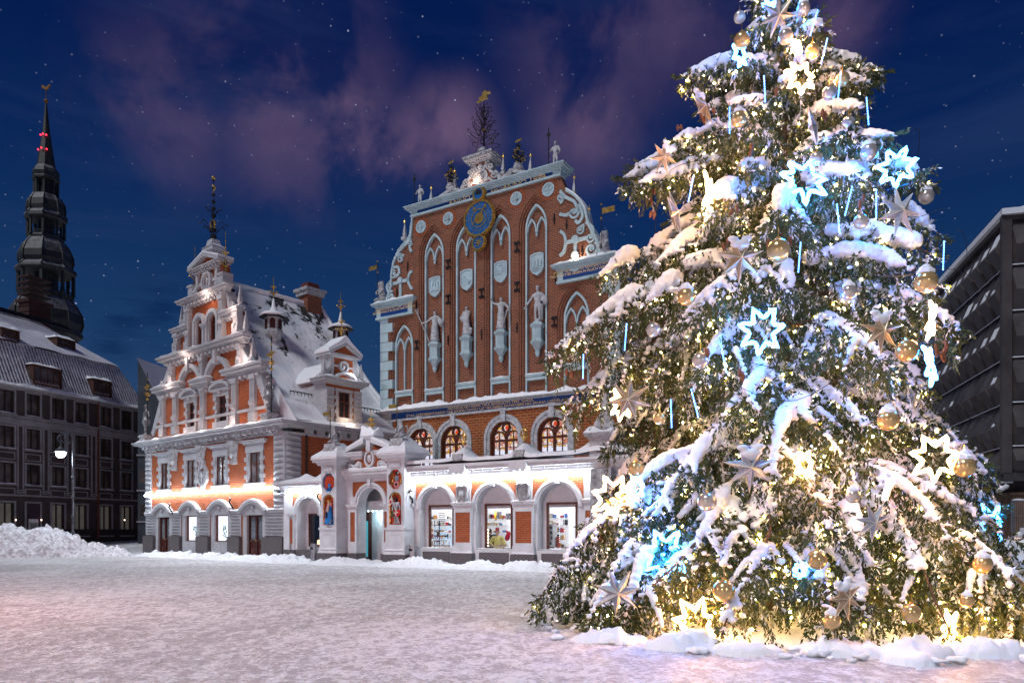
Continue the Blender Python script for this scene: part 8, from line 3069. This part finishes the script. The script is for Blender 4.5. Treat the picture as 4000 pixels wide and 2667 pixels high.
for a in (((3127, 303), 85, 0, 'warm lit star highest on the spruce, below a gold bauble', 10, -8),
          ((3112, 185), 34, 0, 'small half hidden warm lit star near the very top of the spruce', 30, 0),
          ((2767, 768), 112, 0, 'warm lit star turned edge-on above a hanging paper star, facing the guild house', 68, 0),
          ((3638, 1250), 92, 0, 'warm lit star among brown cones, directly above a blue one beside the dark office block', 55, 6),
          ((3652, 1788), 118, 0, 'large round warm lit star with eight points beside the snowy bauble in the lower third', -8, 0),
          ((2392, 1940), 112, 0, 'warm lit star hanging in front of the end pillar of the arcade', 12, 10),
          ((2715, 2440), 135, 0, 'warm lit star standing over the snow at the foot of the spruce', 25, -10),
          ((3705, 2465), 92, 0, 'warm lit star low in an orange glow between drooping boughs at the ground', 40, 10),
          ((3140, 1815), 70, 0, 'warm lit star hidden behind a drooping snowy bough in the middle of the spruce', 30, 0),
          ((2424, 1580), 78, 0, 'warm lit star tucked behind a grey paper star near the inscription band', 40, 0),
          ((3139, 706), 125, 1, 'brightest blue lit star in the middle of the upper spruce', 8, -15),
          ((3500, 655), 92, 1, 'blue lit star near the bough tip with the hanging frosted bauble', -25, 20),
          ((2890, 210), 62, 1, 'blue lit star glowing behind snow at the top, beside a gold bauble', 40, 0),
          ((2975, 1292), 118, 1, 'blue lit star under a blue tinted snow hump at mid height', 5, 18),
          ((3632, 1425), 100, 1, 'blue lit star directly below the warm one beside the dark office block', 50, -8),
          ((2598, 2165), 132, 1, 'blue lit star above the silver paper star near the ground', -5, 12),
          ((3872, 2072), 140, 1, 'blue lit star sticking out over the snow bank towards the mesh fence', 35, 0),
          ((3124, 2228), 36, 1, 'small blue lit star deep between the boughs beside a gold bauble', 0, 0),
          ((2486, 1905), 60, 1, 'blue lit star behind the warm star in front of the end pillar', 40, 0),
          ((3010, 45), 60, 1, 'blue lit star at the very top edge, partly covered by a paper star', 30, 0)):
    neon(a[0][0], a[0][1], a[1], a[2], a[3], a[4], a[5], out=.87)

# ---------------------------------------------------------------- blue icicle tubes
ICE = mat('blue icicle light', (.5, .8, 1), .5, em=(.06, .30, 1.0), es=4.5, var=0)
LBL = ['slanting blue icicle light at the treetop beside the frosted bauble', 'blue icicle light below the highest warm star, over dark needles', 'blue icicle light hanging from the bough with the half gold bauble', 'blue icicle light next to a gold bauble under the second bough tip',
       'blue icicle light hanging alone from the upturned bough tip', 'slanting blue icicle light beside the edge-on warm star', 'slanting blue icicle light between the two upper blue stars', 'thick straight blue icicle light above the silver star over the sky',
       'short slanting blue icicle light by the bough with the upturned end near the top', 'tiny slanting blue icicle light under the gold bauble at the top', 'blue icicle light hanging over the sky above the dark office block', 'blue icicle light beside the large gold bauble at mid height',
       'blue icicle light at the tip of the longest bough in front of the brick gable', 'blue icicle light between two snowy boughs above the blue icicle at the gable tip', 'slanting blue icicle light under the mid height snow humps', 'blue icicle light in the dark hollow near the trunk',
       'faint blue icicle light below the grey paper star', 'blue icicle light beside the small mirrored bauble at the upper waist']
for i, (x, y, s) in enumerate(((2992, 32, .3), (2987, 348, -.05), (2850, 470, 0), (3279, 333, .1), (3389, 435, -.08), (2699, 738, .2), (3315, 785, .25), (3423, 797, 0), (3180, 90, .3), (3220, 200, .25), (3686, 998, .04), (3123, 1005, .08), (2278, 1431, .02), (2444, 1316, .08), (2826, 1397, -.2), (2714, 1575, -.25), (2622, 1615, -.03), (3275, 855, -.1))):
    p = on_tree(x, y, 1.04)
    e = empty('icicle_light', p, 0, LBL[i], 'icicle light', 'blue icicle lights on the spruce')
    h = .21
    mb = MB()
    for k in range(11):
        q = -h + 2 * h * k / 10
        mb.ball((s * q, 0, q), .013, 6, 0, 1, 1, 1.7)
    mb.build('tube', [ICE], e)
    mb = MB(); mb.tube([(s * h, 0, h), (s * h * 1.2, .02, h * 1.5)], .006, 4); mb.build('cable', [IRON], e)

# ---------------------------------------------------------------- paper stars with a raised fold on every point
SILV = mat('silver glitter', (.40, .42, .48), .36, .6, var=.35, vs=60, bump=.4, bs=90)
PGOLD = mat('champagne glitter', (.44, .32, .20), .40, .55, var=.35, vs=60, bump=.4, bs=90)
for i, (x, y, r, g, yaw, tl, lab) in enumerate((
        (3514, 827, 112, 0, 15, 10, 'large silver glitter star hanging free against the sky above a snowy bough'),
        (3175, 494, 85, 0, 60, 0, 'silver glitter star turned sideways in the upper middle of the spruce'),
        (2743, 417, 85, 1, 50, 0, 'champagne glitter star turned sideways under the highest long bough facing the guild house'),
        (2592, 613, 72, 1, 35, 30, 'champagne glitter star capped with snow on the outer upper bough facing the guild house'),
        (2633, 833, 92, 1, 62, 0, 'champagne glitter star hanging under the edge-on warm star'),
        (2889, 1007, 108, 1, 10, 25, 'wide champagne glitter star under snow beside the big gold bauble'),
        (2456, 1560, 100, 1, -20, 15, 'grey glitter star hanging beside the inscription band'),
        (3442, 1291, 105, 1, 15, 15, 'copper toned glitter star lit from behind at mid height'),
        (2931, 1822, 118, 0, 0, 25, 'silver glitter star with long points under a drooping snowy bough'),
        (3413, 2036, 92, 0, 10, 25, 'silver glitter star tucked under the long snowy ridge bough'),
        (3302, 2334, 105, 1, 25, 15, 'champagne glitter star low down beside dark hanging twigs'),
        (2413, 2311, 112, 0, 0, 25, 'silver glitter star low on the boughs towards the square'),
        (3559, 1552, 60, 0, 50, 0, 'small folded silver star above the long arched bough'),
        (3040, 60, 85, 0, 10, 40, 'blue lit silver star at the very top of the spruce'))):
    p = on_tree(x, y, 1.06)
    rr = r / FPX * p.y * .9
    e = empty('glitter_star', p, 0, lab, 'paper star', 'glitter stars on the spruce')
    e.rotation_euler = (R(tl - 10), R(rn.uniform(-20, 20)), R(yaw))
    pts = star_pts(rr, 7, i + 50, .36)
    vs = [(0, -rr * .22, 0), (0, rr * .22, 0)] + [(a, 0, b) for a, b in pts]
    fs = []
    for k in range(14):
        j = (k + 1) % 14
        fs += [(0, 2 + k, 2 + j), (1, 2 + j, 2 + k)]
    mb = MB(); mb.add(vs, fs); mb.build('star_body', [PGOLD if g else SILV], e)
    mb = MB(); mb.tube([(a, 0, b) for a, b in pts], .007, 4, closed=True)
    for q in range(0, 14, 2): mb.tube([(0, -rr * .225, 0), (pts[q][0], -.004, pts[q][1])], .005, 3)
    mb.build('wire_edge', [mat('bright edge wire', (.8, .7, .5), .4, .5)], e)
    mb = MB(); mb.tube([(0, 0, rr * .9), (0, .02, rr * 1.3)], .006, 4); mb.build('hanger', [IRON], e)
    if i in (3, 5, 8, 10, 2, 7):
        top = [(a, b) for a, b in pts if b > rr * .25]
        mb = MB()
        for a, b in top: mb.ball((a * .7, 0, b * .75 + .02), rr * .20, 7, 0, 1.3, .8, .6)
        mb.ball((0, 0, rr * .5), rr * .3, 8, 0, 1.5, .8, .6)
        mb.build('snow_cap', [TSNOW], e, mods=remesh(.02), smooth=True)

# ---------------------------------------------------------------- baubles
BGOLD = mat('gold bauble glass', (.66, .43, .17), .15, .6, var=.15, vs=4, spec=.8)
BCLEAR = mat('pearl bauble glass', (.54, .48, .40), .14, .55, var=.2, vs=5, spec=.8)
for i, (x, y, r, k, sn_, lab) in enumerate((
        (3618, 768, 28, 1, 1, 'frosted bauble hanging free against the sky from the outermost upper bough'),
        (3362, 866, 27, 1, 0, 'mirrored bauble below the upper blue glow, near the silver star over the sky'),
        (3139, 36, 25, 1, 1, 'frosted bauble in the very top of the spruce'),
        (2889, 68, 22, 1, 0, 'clear bauble on the thin top twigs facing the guild house'),
        (2898, 158, 30, 0, 0, 'round gold bauble directly above the glowing blue snow near the top'),
        (3068, 145, 27, 1, 1, 'clear bauble with a white snow cap near the centre of the top'),
        (3175, 200, 26, 0, 0, 'gold bauble just above the highest warm lit star'),
        (3290, 310, 26, 0, 0, 'gold bauble beside an icicle light below the second upturned bough tip'),
        (3240, 365, 26, 1, 0, 'clear bauble under the highest warm star, towards the open sky'),
        (2888, 465, 30, 0, 1, 'half snowed gold bauble beside the icicle light on the upper boughs'),
        (3315, 480, 24, 1, 0, 'small clear bauble inside the needles above the upper blue star'),
        (3395, 595, 32, 1, 1, 'mirrored bauble with a thick snow hood beside the blue star at the bough tip'),
        (3190, 620, 24, 1, 0, 'clear bauble hanging just over the brightest blue star'),
        (3041, 978, 43, 0, 0, 'big gold bauble with hanging cones above it at the waist of the spruce'),
        (2682, 1158, 34, 0, 1, 'gold bauble under a pointed snow cap on the bough facing the guild house'),
        (2553, 1288, 27, 1, 0, 'mirrored bauble below the snow humps facing the guild house'),
        (2736, 1408, 31, 1, 0, 'mirrored bauble in the needles under the mid height snow hump'),
        (3617, 1100, 42, 0, 1, 'bauble with brown cones and snow above, at the upper side towards the office block'),
        (3316, 1142, 30, 1, 1, 'mirrored bauble under a round snow pillow in the upper middle'),
        (3542, 1369, 41, 0, 0, 'large gold bauble between the copper toned star and the lit star'),
        (3469, 1641, 39, 0, 1, 'egg shaped gold bauble capped with snow under the arched bough'),
        (3767, 1822, 40, 0, 1, 'golden mirrored bauble with a tall snow hood beside the round warm star'),
        (3838, 2203, 35, 0, 1, 'amber bauble at the bough end above the snow towards the trailer'),
        (2484, 1831, 30, 0, 0, 'gold bauble above the warm star by the end pillar'),
        (2762, 1958, 36, 1, 0, 'pale bauble half hidden in needles below a snowy ridge'),
        (2828, 2305, 42, 0, 0, 'largest champagne bauble low in the front of the spruce'),
        (3190, 2187, 37, 0, 0, 'gold bauble behind dark hanging twigs near the small blue light'),
        (3560, 2393, 36, 0, 0, 'champagne bauble low beside the rough snow slope'),
        (3250, 2423, 33, 0, 1, 'amber bauble close to the ground under a snow slide'),
        (2577, 1634, 24, 0, 0, 'small gold bauble in the shadow under a snowy bough'),
        (3332, 1937, 27, 1, 1, 'mirrored bauble below the drooping bough in the middle'),
        (3778, 2345, 26, 0, 1, 'small champagne bauble half buried in needles near the ground'))):
    p = on_tree(x, y, .99)
    rr = r / FPX * p.y * 1.05
    e = empty('bauble', p, 0, lab, 'bauble', 'glass baubles on the spruce')
    mb = MB(); mb.ball((0, 0, 0), rr, 20)
    mb.build('ball', [BCLEAR if k else BGOLD], e, smooth=True)
    mb = MB(); mb.tube([(0, 0, rr * .92), (0, 0, rr * 1.15)], rr * .2, 8); mb.tube([(0, 0, rr * 1.1), (0, 0, rr * 2.0)], .006, 4)
    mb.build('cap', [GOLD], e)
    if sn_:
        mb = MB()
        for q in range(7):
            a = q * .9; w_ = rr * .42
            mb.ball((w_ * math.cos(a), w_ * math.sin(a), rr * .82 + rr * .12 * math.sin(q * 2)), rr * .42, 7)
        mb.ball((0, 0, rr * 1.15), rr * .45, 8)
        mb.build('snow_cap', [TSNOW], e, mods=remesh(.014), smooth=True)

# brown cones hanging from the outer boughs
CONE = mat('spruce cone', (.20, .070, .030), .6, var=.3, vs=20)
cm_ = MB()
cm_.lathe([(.004, 0), (.022, -.02), (.030, -.06), (.026, -.11), (.012, -.15), (.002, -.16)], 0, 0, 7)
src = None
rn = random.Random(2)
CL = [(2720, 380), (2735, 440), (2775, 420), (2880, 420), (2560, 720), (2545, 810), (2870, 800), (3210, 430), (3180, 470), (3010, 940), (3070, 935), (2835, 935), (3605, 1060), (3640, 1065), (3680, 1370), (3700, 1340), (2220, 1440), (2770, 1370), (2890, 1440), (3370, 770), (3030, 350), (2540, 780), (2660, 480), (3400, 540), (2940, 560), (3660, 1350)]
cone_tree = []
for x, y in CL:
    for q in range(2):
        p = on_tree(x + rn.uniform(-14, 14), y + rn.uniform(-14, 14), 1.0) - Vector((TXc, TYc, 0))
        if src is None: src = cm_.build('cone', [CONE], tree, loc=p); o = src
        else:
            o = src.copy(); COL.objects.link(o); o.parent = tree; o.location = p
        o.rotation_euler = (rn.uniform(-.3, .3), rn.uniform(-.3, .3), 0); o.scale = (1, 1, rn.uniform(.8, 1.2))

# snow lying round the foot of the tree
def foot(x, y, u, v):
    h = 0
    for cx_, cy_, rx_, ry_, hh in ((1.5, 11.7, .6, .35, .16), (2.5, 11.0, .6, .35, .2), (3.3, 10.6, .5, .3, .16), (5.5, 10.3, .5, .4, .2), (5.2, 9.9, .35, .3, .14), (7.3, 10.5, .5, .35, .14), (6.5, 10.4, .7, .35, .22), (8.3, 11.0, .7, .4, .2), (4.6, 10.5, .6, .35, .18), (5.36, 13.9, 3.6, 2.9, .12)):
        d = ((x - cx_) / rx_) ** 2 + ((y - cy_) / ry_) ** 2
        h = max(h, hh * max(0, 1 - d) ** .7)
    return h
heap('snow_clumps', 'rough clumps of fallen snow round the foot of the spruce', foot, .2, 10.4, 8.4, 17, 260, 220, SNOW, amp=.13, fr=3.4, cell=.12)

rn = random.Random(17)
mb = MB()
for i in range(120):
    a = -PI * rn.random()
    q = rn.uniform(4.2, 5.3) + (rn.random() ** 3) * 1.0
    x, y = TXc + q * math.cos(a) * .98, TYc + q * math.sin(a) * .98
    r_ = rn.uniform(.03, .13) * (1.2 if rn.random() < .2 else .8)
    mb.ball((x, y, r_ * .25), r_, 7, 0, rn.uniform(1, 2.2), rn.uniform(1, 1.8), rn.uniform(.4, .7))
tag(mb.build('snow_chunks', [SNOW], mods=remesh(.026, .10), smooth=True), 'small broken chunks of snow scattered round the foot of the spruce', 'snow', None, 'stuff')
